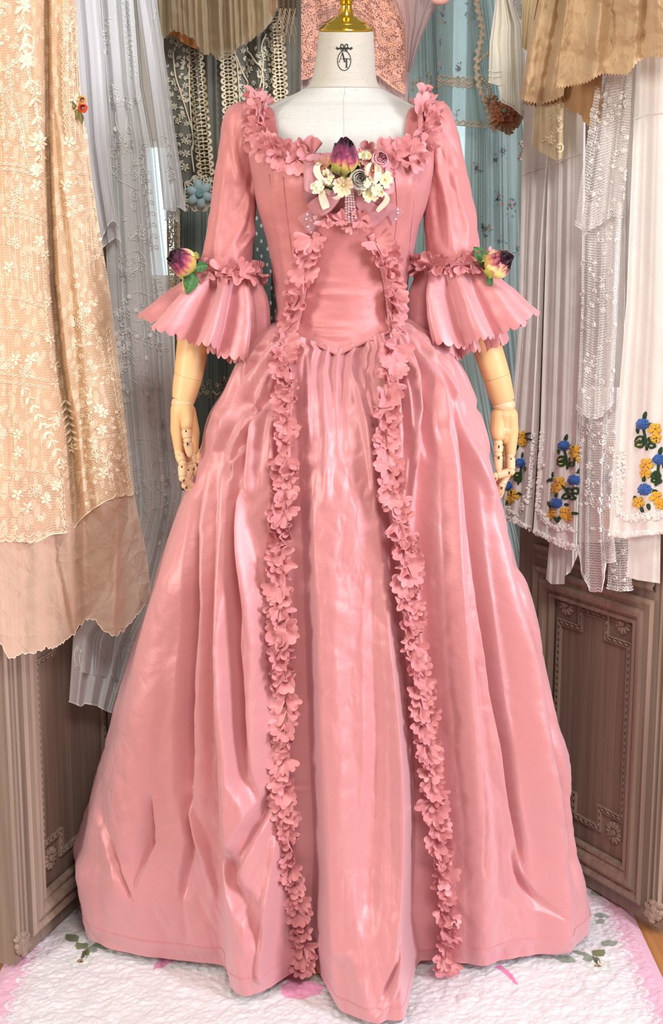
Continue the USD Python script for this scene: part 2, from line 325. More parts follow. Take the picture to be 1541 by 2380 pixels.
carved_door('wardrobe_door', 'taupe carved wooden door standing open right of the gown, under the white embroidered dress', DR[0], DR[1], -1, 0.425)

# ---------------------------------------------------------------- the plush mat
def rug():
    x0, x1, y0, y1 = -0.575, 0.535, -0.95, 0.30; R = 0.13; h = 0.004
    nx = 520; ys = np.r_[np.linspace(y0, -0.42, 60, endpoint=False), np.linspace(-0.42, y1, 380)]; ny = len(ys); X, Y = np.meshgrid(np.linspace(x0, x1, nx), ys)
    # round the corners: squeeze x near the ends
    def halfw(y):
        e = np.minimum(y - y0, y1 - y); return np.where(e < R, R - np.sqrt(np.maximum(R * R - (R - e) ** 2, 0)), 0)
    k = halfw(Y); X = x0 + k + (X - x0) / (x1 - x0) * (x1 - x0 - 2 * k)
    dx = np.minimum(X - (x0 + k), (x1 - k) - X); dy = np.minimum(Y - y0, y1 - Y); edge = np.minimum(dx, dy)
    P3 = np.stack([X, Y, 0 * X], -1)
    Z = h * 0.25 + 0.0055 * (meshkit.fbm(P3 * 55, 3, 3) - 0.35) + 0.004 * (meshkit.fbm(P3 * 14, 3, 9) - 0.5) + 0.0025 * meshkit.noise(P3 * 160, 5)
    Z = np.minimum(Z, 0.0078) * sstep(0, 0.02, edge) - 0.006 * (1 - sstep(0, 0.02, edge))
    white = np.array(srgb(222, 218, 220)); pink = np.array(srgb(226, 176, 196)); C = np.ones(X.shape + (3,)) * white
    C += (meshkit.fbm(P3 * 20, 3, 1)[..., None] - 0.5) * 0.08
    # border: pink band, then a scalloped white lace with eyelets
    s = np.where(dx < dy, Y, X); e0, per, RR = 0.056, 0.038, 0.0185; us = ((s / per + 0.5) % 1 - 0.5) * per; C[edge < e0] = pink
    rr = np.hypot(us, edge - e0); C[(rr < RR) & (edge < e0 + 0.002)] = white * 0.98
    an = np.arctan2(e0 - edge, us) / PI * 6; hole = (rr > RR * 0.42) & (rr < RR * 0.82) & (np.abs(an % 1 - 0.5) < 0.27) & (edge < e0); C[hole] = pink
    row = (edge > e0 + 0.005) & (edge < e0 + 0.013) & ((np.abs((s / 0.0095) % 1 - 0.5) < 0.24)); C[row] = pink * 0.5 + white * 0.5
    def paint(poly, col, a=1.0, soft=0.0):
        import shapely
        m = shapely.contains_xy(Polygon(poly).buffer(0), X.ravel(), Y.ravel()).reshape(X.shape); C[m] = C[m] * (1 - a) + np.array(col) * a
    def px2(pts): return FL(np.array(pts)[:, 0], np.array(pts)[:, 1], 0.0)[:, :2]
    def petal(c, ang, L, w, col, a=1.0, n=14):
        t = np.linspace(0, 1, n); w_ = w * np.sin(PI * t ** 0.8) ; e = np.stack([L * t, w_], 1); e = np.vstack([e, np.stack([L * t, -w_], 1)[::-1]])
        R_ = np.array([[math.cos(ang), -math.sin(ang)], [math.sin(ang), math.cos(ang)]]); paint(np.asarray(c) + e @ R_.T, col, a)
    pk = srgb(226, 120, 170); pk2 = srgb(236, 158, 196); gr = srgb(96, 108, 52); dk = srgb(74, 66, 46); gg = srgb(128, 140, 120)
    paint(px2([(355, 2263), (362, 2245), (385, 2225), (420, 2212), (470, 2206), (440, 2222), (400, 2240), (375, 2255)]), pk, 0.85)
    paint(px2([(455, 2205), (520, 2200), (520, 2230), (470, 2225)]), pk2, 0.9)
    paint(px2([(662, 2268), (685, 2258), (700, 2285), (755, 2295), (745, 2312), (705, 2324), (668, 2325), (652, 2315), (655, 2295), (672, 2285)]), pk2, 0.95)
    paint(px2([(640, 2275), (668, 2255), (682, 2268), (664, 2284)]), pk, 0.9)
    paint(px2([(1148, 2250), (1165, 2246), (1190, 2268), (1206, 2296), (1196, 2292), (1178, 2272)]), pk, 0.95)
    for cxy, sgn in (((186, 2236), 1), ((1390, 2248), -1)):
        c = px2([cxy])[0]
        for k in range(5): petal(c, 0.6 + k * 2 * PI / 5, 0.028, 0.012, srgb(200, 206, 198), 0.95); petal(c, 0.6 + k * 2 * PI / 5, 0.022, 0.007, srgb(228, 229, 226), 0.8)
        for k in range(7): petal(c, k * 0.9, 0.007, 0.004, srgb(206, 160, 90) if k % 2 else dk, 1)
        q = px2([(203, 2206)])[0] if sgn > 0 else px2([(1378, 2225)])[0]
        for (dx_, L, w, aa, col) in ((0, .03, .012, 2.5, gr), (0, .05, .006, 0.5, gg), (0, .024, .010, -0.6, gg)):
            petal(q, aa if sgn > 0 else PI - aa, L, w, col, 0.95)
        v = (c - q); petal(q, math.atan2(v[1], v[0]), np.linalg.norm(v) * 0.9, 0.004, dk, 1); petal(q + [0.004, 0], math.atan2(v[1], v[0]) + 0.12, np.linalg.norm(v) * 0.85, 0.002, gr, 1)
    for c, aa, L in (((1372, 2082), 0.3, 0.035), ((1380, 2130), -0.2, 0.03), ((1385, 2150), 0.7, 0.025), ((1398, 2200), 0.4, 0.035), ((1340, 2235), 2.9, 0.04), ((180, 2190), 2.4, 0.035), ((215, 2200), 0.2, 0.06)):
        petal(px2([c])[0], aa, L, L * 0.33, gr if c[0] == 180 else gg, 0.9)
    for k in range(18):
        g = np.random.default_rng(900 + k); c = (g.uniform(-0.35, 0.35), g.uniform(-0.9, -0.45))
        for j in range(5): petal(c, j * 1.257, 0.03, 0.012, pk2, 0.5)
    C = np.clip(C, 0, 1)
    top = np.stack([X, Y, Z], -1); bot = np.stack([X, Y, 0 * Z - 0.0078], -1)
    v, f = grid(top); vb, fb = grid(bot[[0, -1]][:, [0, -1]]); fb = fb[:, ::-1] + len(v)
    n = nx; ring = np.r_[np.arange(nx), np.arange(1, ny) * nx + nx - 1, (ny - 1) * nx + np.arange(nx - 2, -1, -1), np.arange(ny - 2, 0, -1) * nx]
    rv = v[ring].copy(); rv[:, 2] = -0.0078; o = len(v); k = np.arange(len(ring)); k2 = (k + 1) % len(ring)
    fs = np.stack([ring[k], o + k, o + k2, ring[k2]], 1)
    V = np.vstack([v, rv]); Fc = np.vstack([f, fs]); return V, Fc, np.vstack([C.reshape(-1, 3), C.reshape(-1, 3)[ring]])
M_RUG = vcol('plush_print', rough=0.95, sheen=0.25, spec=0.1, bump=0.6, scale=420)
rv_, rf_, rc_ = rug()
solo('plush_mat', (rv_, rf_), M_RUG, 'white plush mat with pink scalloped lace border and printed flowers under the gown', 'mat', color=rc_, smooth=True)
# ================================================================ the pink gown
def taffeta(name, c_face, c_edge, rough=0.46, metal=0.25, grain=1.0):
    """Shot silk: one colour seen straight on, another at a slant; fine cross slubs."""
    n = {'g': ('texture_coordinate', {}), 'lw': ('layer_weight', dict(blend=0.45)), 'mx': ('mix', dict(mix_type='mix', color1=c_face, color2=c_edge)),
         'p': ('principled_bsdf', dict(roughness=rough, metallic=metal, specular_ior_level=0.9, specular_tint=srgb(255, 228, 232))),
         'mp': ('mapping', dict(scale=(70, 70, 800))), 'nz': ('noise_texture', dict(scale=1.0, detail=3)), 'b': ('bump', dict(strength=0.12 * grain, distance=0.001)),
         'n2': ('noise_texture', dict(scale=30, detail=4, roughness=0.6)), 'b2': ('bump', dict(strength=0.26 * grain, distance=0.004)),
         't': ('translucent_bsdf', dict(color=c_edge)), 'm': ('mix_closure', dict(fac=0.08))}
    l = [('lw.facing', 'mx.fac'), ('mx.color', 'p.base_color'), ('g.object', 'mp.vector'), ('mp.vector', 'nz.vector'), ('nz.fac', 'b.height'), ('g.object', 'n2.vector'), ('n2.fac', 'b2.height'), ('b2.normal', 'b.normal'), ('b.normal', 'p.normal'),
         ('p.BSDF', 'm.closure1'), ('t.BSDF', 'm.closure2')]
    return mat(name, n, l, 'm.closure')
M_SILK = taffeta('pink_taffeta', srgb(208, 136, 136), srgb(234, 190, 197), rough=0.45, metal=0.18)
M_SILK_BODICE = taffeta('pink_taffeta_bodice', srgb(202, 126, 124), srgb(222, 162, 166), rough=0.5, metal=0.14)
M_RUFFLE = taffeta('pink_taffeta_ruffle', srgb(210, 136, 136), srgb(226, 168, 174), rough=0.5, metal=0.05, grain=0.5)

SIL_L = [(739, 653), (757, 628), (775, 606), (799, 583), (830, 560), (870, 540), (907, 523), (981, 481), (1047, 467), (1100, 450), (1164, 430), (1250, 400), (1330, 370), (1450, 340), (1560, 300), (1660, 270), (1780, 240), (1900, 205), (1960, 190), (2005, 172), (2080, 184), (2165, 189), (2200, 190)]
SIL_R = [(734, 935), (750, 962), (771, 1004), (810, 1040), (860, 1074), (944, 1111), (1028, 1140), (1160, 1168), (1300, 1209), (1409, 1240), (1572, 1272), (1767, 1318), (1981, 1345), (2071, 1363), (2203, 1381)]
TRIM_L = [(775, 676), (830, 676), (920, 678), (1000, 676), (1080, 676), (1160, 674), (1230, 668), (1320, 664), (1400, 668), (1500, 670), (1600, 676), (1700, 678), (1800, 674), (1900, 680), (2000, 688), (2080, 702), (2160, 712), (2260, 716)]
TRIM_R = [(775, 908), (810, 912), (870, 893), (950, 886), (1020, 886), (1100, 893), (1170, 903), (1240, 922), (1330, 934), (1420, 934), (1520, 948), (1600, 964), (1680, 974), (1760, 986), (1850, 996), (1950, 1006), (2050, 1020), (2130, 1026), (2210, 1028), (2270, 1024)]
def sil(py): return smooth_ip(py, SIL_L), smooth_ip(py, SIL_R)
def seam_py(px):
    """The pointed waist seam."""
    return np.interp(px, [560, 640, 655, 700, 720, 785, 860, 875, 935, 950, 1100], [734, 740, 744, 782, 792, 822, 788, 782, 740, 736, 732])

RYF = [(735, .085), (760, .108), (800, .130), (900, .163), (1050, .188), (1300, .196), (1700, .176), (2000, .156), (2260, .148)]
RYB = [(735, .09), (760, .16), (800, .20), (900, .26), (1050, .29), (1300, .31), (1700, .34), (2200, .37)]
def ellip(th, Rx, Rf, Rb, p):
    s, c = np.abs(np.sin(th)), np.cos(th); Ry = np.where(c > 0, Rf, Rb)
    return 1 / ((s / Rx) ** p + (np.abs(c) / Ry) ** p) ** (1 / p)

def skirt_surface(th, T, hem=0.018, p=2.25, cy=0.0, inset=0.0):
    """Base of the skirt: th about the axis (0 front, - left), T 0 hem .. 1 waist seam. Returns points and outward directions."""
    py_axis = np.linspace(700, 2240, 400); zt = zpy(py_axis, 0.0)
    top_py = np.interp(th, [-1.6, -1.0, -0.55, 0, 0.55, 1.0, 1.6], [734, 738, 776, 822, 776, 738, 734])
    ztop = zpy(top_py, -0.06)
    z = hem + T * (ztop - hem); pya = np.interp(-z, -zt, py_axis)
    L, R = sil(pya); xl = W(L, pya, 0.0)[..., 0]; xr = W(R, pya, 0.0)[..., 0]
    cxx, Rx = (xl + xr) / 2, (xr - xl) / 2 - inset
    r = ellip(th, Rx, smooth_ip(pya, RYF) - inset, smooth_ip(pya, RYB) - inset, np.interp(pya, [740, 1100, 2200], [2.0, 2.05, p]))
    s, c = np.sin(th), np.cos(th)
    P = np.stack([cxx + r * s, cy - r * c, z], -1)
    n = np.stack([s / Rx, -c / np.where(c > 0, smooth_ip(pya, RYF), smooth_ip(pya, RYB)), 0 * s], -1); n /= np.linalg.norm(n, axis=-1, keepdims=True)
    return P, n

FOLDS_L = [
    # dark valley of the side panel
    [(496, 1000, -.006, 20, 20), (468, 1158, -.018, 22, 18), (456, 1373, -.024, 24, 20), (440, 1528, -.026, 26, 24), (429, 1684, -.024, 30, 26), (425, 1820, -.016, 30, 30), (430, 1900, 0, 26, 30)],
    # broad lit swell left of it
    [(440, 1160, .004, 30, 30), (405, 1350, .014, 50, 55), (365, 1500, .016, 60, 70), (330, 1650, .016, 70, 90), (300, 1800, .012, 80, 100), (280, 2000, .006, 70, 100), (270, 2200, 0, 70, 100)],
    [(490, 1100, .006, 16, 20), (484, 1217, .010, 22, 22), (487, 1411, .010, 24, 18), (472, 1600, .008, 26, 26), (470, 1800, .006, 30, 26), (465, 2000, .0, 30, 30)],
    # the long front fold: sharp left edge at 503
    [(560, 980, .004, 44, 90), (560, 1100, .010, 46, 110), (556, 1250, .015, 46, 115), (552, 1411, .019, 44, 120), (556, 1606, .026, 52, 125), (575, 1750, .034, 72, 120), (585, 1900, .042, 82, 118), (600, 2050, .048, 98, 112), (606, 2240, .052, 104, 108), (608, 2330, .052, 104, 108)],
    # ridge and valley on its face
    [(534, 1100, .007, 16, 18), (530, 1372, .010, 20, 20), (538, 1490, .010, 22, 22), (545, 1684, .010, 24, 30), (552, 1790, .010, 28, 34), (556, 1950, .008, 34, 36), (560, 2200, .004, 34, 40)],
    [(585, 960, -.006, 14, 18), (561, 1158, -.016, 18, 18), (566, 1334, -.022, 20, 20), (563, 1490, -.022, 22, 24), (580, 1684, -.022, 24, 26), (592, 1790, -.016, 26, 28), (618, 1850, -.006, 24, 26), (625, 1900, 0, 24, 26)],
    [(560, 1050, .004, 14, 14), (574, 1217, .010, 16, 22), (596, 1372, .010, 20, 28), (608, 1490, .010, 20, 30), (606, 1640, .008, 20, 30), (612, 1760, .004, 20, 30)],
    # folds that fan out from the gathered waist
    [(668, 790, .003, 8, 8), (645, 800, .008, 12, 14), (605, 860, .012, 18, 22), (565, 930, .013, 18, 26), (530, 1000, .012, 18, 24), (505, 1047, .008, 16, 22), (495, 1150, 0, 16, 22)],
    [(660, 810, .004, 8, 8), (628, 880, .010, 14, 14), (608, 940, .012, 16, 16), (600, 1020, .010, 16, 18), (590, 1120, .004, 16, 18)],
    [(672, 800, -.003, 6, 6), (645, 850, -.010, 10, 10), (618, 930, -.014, 14, 14), (575, 1010, -.014, 14, 14), (548, 1070, -.008, 14, 14)],
    [(640, 770, -.004, 8, 8), (600, 815, -.010, 12, 12), (560, 880, -.010, 14, 14), (520, 950, -.008, 12, 12), (500, 1000, -.003, 10, 10)],
    [(650, 900, -.003, 10, 10), (640, 1000, -.010, 14, 12), (645, 1150, -.010, 16, 14), (655, 1250, -.004, 16, 14)],
    # dents near the hem
    [(350, 1880, -.010, 16, 8), (352, 1960, -.016, 40, 6), (306, 2075, 0, 4, 4)],
    [(232, 1900, -.004, 14, 14), (262, 1960, -.010, 20, 16), (300, 2080, -.006, 10, 6), (304, 2095, 0, 6, 6)],
    [(560, 1960, -.012, 30, 30), (575, 2010, -.020, 20, 40), (600, 2060, -.016, 24, 44), (625, 2120, -.006, 30, 30)],
    [(640, 1830, -.010, 16, 30), (610, 1900, -.020, 30, 22), (580, 1985, -.012, 40, 16), (560, 2040, 0, 30, 12)],
    [(655, 1950, .008, 16, 16), (640, 2080, .012, 12, 18), (636, 2200, .010, 10, 14)],
    [(425, 1880, -.008, 16, 16), (440, 1960, -.012, 14, 20), (420, 2060, -.008, 10, 30)],
    [(445, 1890, .006, 12, 16), (470, 1960, .008, 18, 20), (495, 2060, .004, 20, 12)],
]
FOLDS_R = [
    [(975, 900, -.004, 24, 20), (990, 1035, -.012, 30, 36), (982, 1245, -.016, 40, 44), (1000, 1455, -.016, 46, 44), (1010, 1630, -.016, 40, 48), (1030, 1800, -.014, 34, 46), (1050, 2000, -.010, 30, 46), (1060, 2230, -.006, 30, 46)],
    [(1010, 900, .006, 18, 18), (1035, 1000, .009, 22, 22), (1046, 1088, .011, 24, 30), (1056, 1350, .014, 26, 34), (1070, 1560, .016, 26, 44), (1085, 1750, .016, 24, 50), (1100, 1900, .014, 24, 54), (1115, 2100, .010, 30, 60), (1120, 2260, .008, 30, 60)],
    [(1062, 930, -.006, 12, 14), (1084, 1053, -.014, 16, 18), (1102, 1210, -.018, 20, 20), (1119, 1350, -.020, 20, 20), (1140, 1490, -.022, 20, 18), (1158, 1630, -.024, 18, 18), (1182, 1754, -.024, 18, 16), (1200, 1867, -.020, 18, 14), (1218, 1958, -.014, 18, 12), (1227, 2049, 0, 14, 10)],
    [(1110, 1050, .005, 16, 14), (1150, 1250, .010, 26, 26), (1180, 1400, .014, 34, 34), (1215, 1560, .018, 40, 44), (1240, 1750, .020, 46, 50), (1275, 1950, .018, 46, 50), (1300, 2200, .014, 50, 50)],
    [(1112, 960, -.004, 8, 8), (1150, 1080, -.010, 10, 10), (1190, 1215, -.022, 12, 12), (1216, 1385, -.028, 14, 16), (1250, 1540, -.030, 14, 18), (1288, 1700, -.030, 14, 18), (1316, 1850, -.026, 14, 18), (1336, 1990, -.016, 12, 16), (1350, 2080, 0, 10, 12)],
    # waist folds
    [(925, 790, .004, 8, 8), (955, 850, .010, 12, 16), (975, 950, .010, 14, 18), (968, 1040, .010, 14, 16), (955, 1150, .006, 14, 16), (945, 1220, 0, 12, 12)],
    [(930, 800, -.004, 6, 6), (938, 860, -.012, 10, 10), (945, 940, -.014, 12, 12), (950, 1010, -.010, 12, 12), (935, 1100, -.004, 10, 10)],
    [(950, 760, .004, 8, 8), (990, 810, .009, 16, 16), (1010, 880, .008, 18, 18), (1020, 960, .004, 18, 18)],
    [(950, 775, -.003, 6, 6), (975, 830, -.008, 10, 10), (990, 900, -.010, 10, 12), (1002, 1000, -.008, 10, 12), (1010, 1080, 0, 10, 12)],
    [(1030, 830, .004, 12, 12), (1060, 920, .006, 14, 14), (1080, 1000, .006, 12, 14), (1130, 1150, .004, 14, 14)],
    [(1100, 1560, -.003, 6, 14), (1107, 1750, -.004, 6, 14), (1110, 2000, -.003, 6, 14)],
    [(1200, 2000, -.006, 18, 10), (1228, 2060, -.014, 26, 8), (1270, 2110, -.006, 40, 10), (1290, 2130, 0, 20, 10)],
]
def gather(th, T, k, amp, T0, seed=0, lo=None):
    ph = np.cumsum(0.6 + 0.8 * np.random.default_rng(seed).random(400)); t = np.interp((th + 4) * k / 2 / PI * 4, np.arange(400), ph)
    w = np.clip((T - T0) / (1 - T0), 0, 1); return amp * np.sin(t * 2 * PI / 1.0) * np.sin(np.clip(w, 0, 1) * PI * 0.62) ** 1.5

def overskirt():
    nu, nv = 760, 300
    T = np.linspace(0, 1, nv) ** 0.92; u = np.linspace(0, 1, nu)
    # from the left front edge round the back to the right front edge; rows keep the two edges under the ruched trims
    ths = np.linspace(-1.45, 1.45, 600)
    TH0, TT = np.meshgrid(ths, T); P, n = skirt_surface(TH0, TT); px, py = proj(P)
    el, er = px - np.interp(py, *np.array(TRIM_L).T), px - np.interp(py, *np.array(TRIM_R).T)
    tl = np.array([ths[np.argmin(np.abs(np.where(np.abs(ths) < 1.2, el[i], 1e9)))] for i in range(nv)]); tr = np.array([ths[np.argmin(np.abs(np.where(np.abs(ths) < 1.2, er[i], 1e9)))] for i in range(nv)])
    from scipy.ndimage import gaussian_filter1d
    tl, tr = gaussian_filter1d(tl, 4), gaussian_filter1d(tr, 4)
    uu = np.where(u < 0.4, u / 0.4, np.where(u < 0.6, 1, 1)) * 0
    TH = np.empty((nv, nu)); k1, k2 = int(nu * .42), int(nu * .16); k3 = nu - k1 - k2
    for i in range(nv):
        TH[i] = np.r_[np.linspace(tl[i], -PI / 2 - 0.25, k1, endpoint=False), np.linspace(-PI / 2 - 0.25, -1.5 * PI + 0.25, k2, endpoint=False), np.linspace(-1.5 * PI + 0.25, tr[i] - 2 * PI, k3)]
    TT = np.repeat(T[:, None], nu, 1)
    thw = (TH + PI) % (2 * PI) - PI
    P, n = skirt_surface(thw, TT)
    px, py = proj(P); front = sstep(-0.25, 0.15, np.cos(thw)); k_ = np.arange(nu)
    left = (k_ < nu * 0.5)[None, :]
    d = 1.75 * np.where(left, bumps(px, py, FOLDS_L), bumps(px, py, FOLDS_R)) * front
    arc = thw * 0.42; z = P[..., 2]
    d += gather(thw, TT, 14, 0.0038, 0.78, 3)
    back = 1 - front; d += back * 0.02 * np.sin(TH * 14) * (1 - TT) ** 0.5 * sstep(1.0, .85, TT)
    low = sstep(0.75, 0.1, TT)
    cr = crumple(arc, z * 0.45, 0.05, 4) - 0.4; cr2 = crumple(arc, z * 0.7, 0.022, 5) - 0.4
    d += 0.0075 * cr * (0.2 + 0.8 * low) + 0.0020 * cr2 * (0.4 + 0.6 * low)
    d += 0.006 * (meshkit.fbm(np.stack([arc * 9, z * 3.2, 0 * z], -1), 3, 2) - 0.5)
    # the side seam puff near the left hem
    Q = P + n * d[..., None]
    # the hem turns in a little
    Q = Q - n * (0.006 * sstep(0.03, 0, TT))[..., None]
    return Q, n, thw
OVER, OVER_N, OVER_TH = overskirt()
gown = thing('ball_gown', 'full pink silk gown with ruched petal trims, worn by the dress form in the middle', 'gown', (0, 0, 0.0))
part(gown, 'overskirt', grid(OVER), M_SILK, smooth=True)
def tubes_along(P, r, n=6): return tube(P, r, n)
hem_curve = OVER[2, ::3] + OVER_N[2, ::3] * 0.0006
part(gown, 'hem_stitching', tubes_along(OVER[7, ::2] + OVER_N[7, ::2] * 0.0007, 0.0006, 4), M_RUFFLE)

# ---- the petticoat front
PET_FOLDS = [
    [(745, 1100, .006, 26, 60), (735, 1214, .008, 24, 60), (745, 1403, .010, 26, 60), (755, 1698, .012, 28, 70), (765, 1900, .012, 30, 80), (775, 2200, .010, 30, 80)],
    [(800, 1000, .006, 50, 50), (790, 1200, .008, 60, 70), (780, 1400, .008, 50, 60), (790, 1700, .008, 50, 50), (800, 2100, .006, 50, 50)],
    [(868, 1350, -.006, 24, 24), (866, 1500, -.010, 30, 26), (876, 1700, -.014, 34, 28), (872, 1900, -.014, 40, 26), (860, 2100, -.010, 40, 30), (850, 2200, 0, 30, 30)],
    [(905, 1400, .006, 24, 14), (920, 1600, .010, 26, 14), (934, 1800, .012, 28, 14), (936, 2000, .012, 28, 18), (930, 2150, .006, 28, 18)],
    [(745, 860, .003, 8, 10), (752, 900, .007, 16, 16), (760, 1000, .008, 18, 22), (757, 1150, .004, 18, 22)],
    [(815, 850, .004, 8, 10), (832, 900, .009, 14, 14), (852, 980, .010, 18, 16), (862, 1050, .007, 18, 16), (868, 1120, .003, 14, 14)],
    [(790, 840, -.003, 7, 7), (794, 930, -.006, 12, 12), (798, 1030, -.003, 14, 14)],
    [(840, 840, -.005, 8, 8), (862, 890, -.009, 10, 12), (880, 960, -.007, 12, 14), (890, 1040, 0, 10, 12)],
    [(712, 850, .004, 8, 8), (714, 920, .008, 12, 12), (716, 1000, .004, 12, 12)],
    [(900, 2280, -.012, 20, 14), (925, 2220, -.016, 10, 8), (930, 2160, -.006, 8, 8)],
    [(880, 2330, .008, 20, 20), (920, 2260, .012, 14, 14), (935, 2200, .004, 10, 10)],
    [(830, 2230, .006, 40, 30), (850, 2310, .010, 50, 30), (870, 2360, .004, 50, 30)],
]
def petticoat():
    """Front of the petticoat: tucked behind the two edges of the overskirt, swelling forward between its creases."""
    nu, nv = 300, 300; T = np.linspace(0, 1, nv); u = np.linspace(0, 1, nu); TTm = np.repeat(T[:, None], nu, 1); zhem = 0.016
    el, er = OVER[:, 12], OVER[:, -13]
    def edge(e, zz): o = np.argsort(e[:, 2]); return np.interp(zz, e[o, 2], e[o, 0]), np.interp(zz, e[o, 2], e[o, 1])
    px_top = np.linspace(690, 890, nu); ztop = zpy(seam_py(px_top) - 12, -0.095)[None, :]; Z = zhem + TTm * (ztop - zhem)
    xl, yl = edge(el, Z); xr, yr = edge(er, Z); xl = xl - 0.012; xr = xr + 0.012
    X = xl + (xr - xl) * u; yb = yl + (yr - yl) * u + 0.016
    pya = np.interp(-Z, -zpy(np.linspace(700, 2400, 400), -0.2), np.linspace(700, 2400, 400))
    yc = -smooth_ip(pya, [(700, .085), (780, .09), (840, .102), (900, .128), (1050, .168), (1300, .194), (1700, .212), (2000, .228), (2200, .248), (2400, .265)])
    P = np.stack([X, yc + 0 * X, Z], -1); px, py = proj(P)
    cl = np.interp(py, [800, 900, 1214, 1403, 1698, 1900, 2050, 2250, 2400], [690, 700, 712, 718, 729, 738, 744, 742, 760]); cr = np.interp(py, [800, 900, 1180, 1320, 1480, 1600, 1750, 1900, 2060, 2206, 2400], [880, 876, 888, 905, 920, 936, 950, 958, 955, 948, 975])
    wl = np.interp(py, [800, 1200, 2000, 2250, 2400], [20, 14, 16, 26, 46]); wr = np.interp(py, [800, 1200, 2000, 2200, 2400], [20, 14, 18, 24, 30])
    k = np.minimum(sstep(-1, 1.2, (px - cl) / wl), sstep(-1, 1.2, (cr - px) / wr))
    k = np.maximum(k, sstep(0.93, 1.0, TTm) * 0.999)
    d = bumps(px, py, PET_FOLDS)
    w = np.clip((TTm - 0.905) / 0.095, 0, 1)
    ph = np.cumsum(0.7 + 0.6 * np.random.default_rng(5).random(80)); g = np.interp(u * 11, np.arange(80), ph)
    d += 0.0046 * (np.sin(g * 2 * PI)[None, :] + 0.5 * np.sin(g * 5.1 + 1)[None, :]) * np.sin(w * PI * 0.6) ** 1.4
    d += 0.0040 * (crumple(X, Z * 0.35, 0.05, 14) - .4) + 0.0016 * (crumple(X, Z * 0.6, 0.02, 15) - .4)
    d += 0.006 * (meshkit.fbm(np.stack([X * 12, Z * 3, 0 * Z], -1), 3, 8) - 0.5)
    pool = sstep(0.26, 0.0, TTm) * sstep(735, 870, px) * (1 - sstep(925, 985, px)) * 0.036
    P[..., 1] = yb + (yc - d - pool - yb) * k
    return P
PET = petticoat()
part(gown, 'petticoat', grid(PET), M_SILK, smooth=True)
part(gown, 'hem_stitching', tubes_along(PET[6, ::2] + [0, -0.0008, 0], 0.0006, 4), M_RUFFLE)

# ---- torso rows, shared by the dress form and the bodice: py, left px, right px, front depth, back depth, centre y
TORSO = [(70, 742, 867, .050, .050, -.020), (100, 740, 868, .051, .051, -.016), (140, 734, 870, .053, .053, -.010), (180, 727, 873, .056, .055, -.004), (195, 721, 877, .058, .057, 0), (203, 712, 884, .060, .059, .002), (210, 700, 894, .062, .061, .003),
         (217, 688, 907, .064, .063, .004), (226, 668, 924, .066, .065, .004), (236, 646, 942, .069, .068, .004), (246, 625, 962, .072, .072, .004), (258, 602, 984, .077, .076, .003), (275, 584, 1002, .084, .082, .002), (300, 575, 1010, .093, .088, 0), (340, 580, 1004, .106, .09, 0),
         (400, 590, 1000, .122, .09, 0), (440, 598, 993, .126, .088, 0), (479, 603, 984, .120, .086, 0), (530, 620, 966, .108, .083, 0), (604, 636, 951, .094, .08, 0), (679, 645, 939, .086, .08, 0), (739, 651, 934, .085, .085, 0), (780, 640, 946, .090, .09, 0), (830, 615, 970, .095, .1, 0), (900, 600, 985, .095, .11, 0)]
def torso_at(th, py, off=0.0, tilt=True):
    th, py = np.broadcast_arrays(np.asarray(th, float), np.asarray(py, float)); a = np.array(TORSO)
    g = lambda k: smooth_ip(py, a, k)
    L, R, f, b, cy = (g(k) for k in range(1, 6))
    w = W(L, py, cy); xl, z = w[..., 0], w[..., 2]; xr = W(R, py, cy)[..., 0]
    cxx, Rx = (xl + xr) / 2, (xr - xl) / 2 + off
    r = ellip(th, Rx, f + off, b + off, np.interp(py, [180, 260, 400, 700], [2.0, 2.25, 2.3, 2.0])); s, c = np.sin(th), np.cos(th)
    # two soft breasts
    bust = 0.010 * np.exp(-((py - 430) / 62) ** 2) * (np.exp(-((th - 0.55) / 0.33) ** 2) + np.exp(-((th + 0.55) / 0.33) ** 2)) - 0.006 * np.exp(-((py - 400) / 60) ** 2) * np.exp(-(th / 0.22) ** 2)
    r = r + bust
    P = np.stack([cxx + r * s, cy - r * c, z], -1)
    if tilt: P[..., 2] += np.interp(py, [70, 203, 260], [0.20, 0.10, 0.0]) * (P[..., 1] - cy)
    n = np.stack([s / Rx, -c / np.where(c > 0, f, b), 0 * s], -1); n /= np.linalg.norm(n, axis=-1, keepdims=True)
    return P, n
def neck_py(px):
    """The square neckline and the shoulder straps."""
    return np.interp(px, [500, 566, 585, 600, 606, 630, 638, 650, 668, 720, 785, 860, 922, 938, 946, 955, 962, 985, 1000, 1020, 1100], [300, 290, 268, 258, 249, 249, 262, 335, 354, 356, 355, 356, 354, 335, 262, 249, 249, 258, 268, 290, 300])
BOD_WRINKLES = [
    [(735, 640, .0, 20, 60), (740, 655, .003, 30, 90), (745, 672, .0, 20, 60)], [(760, 668, 0, 40, 70), (770, 684, .0035, 50, 90), (780, 700, 0, 40, 60)],
    [(740, 745, 0, 40, 100), (750, 757, .003, 40, 110), (760, 770, 0, 30, 110)], [(735, 766, 0, 20, 90), (760, 780, .003, 30, 110), (780, 794, 0, 20, 80)],
    [(690, 560, .002, 14, 16), (684, 640, .003, 14, 18), (682, 720, .002, 14, 18)],
    [(635, 400, .003, 10, 14), (640, 480, .004, 12, 16), (655, 560, .004, 12, 16), (665, 640, .003, 12, 14)], [(960, 400, .003, 10, 14), (952, 480, .003, 12, 14), (935, 560, .003, 14, 16)],
]
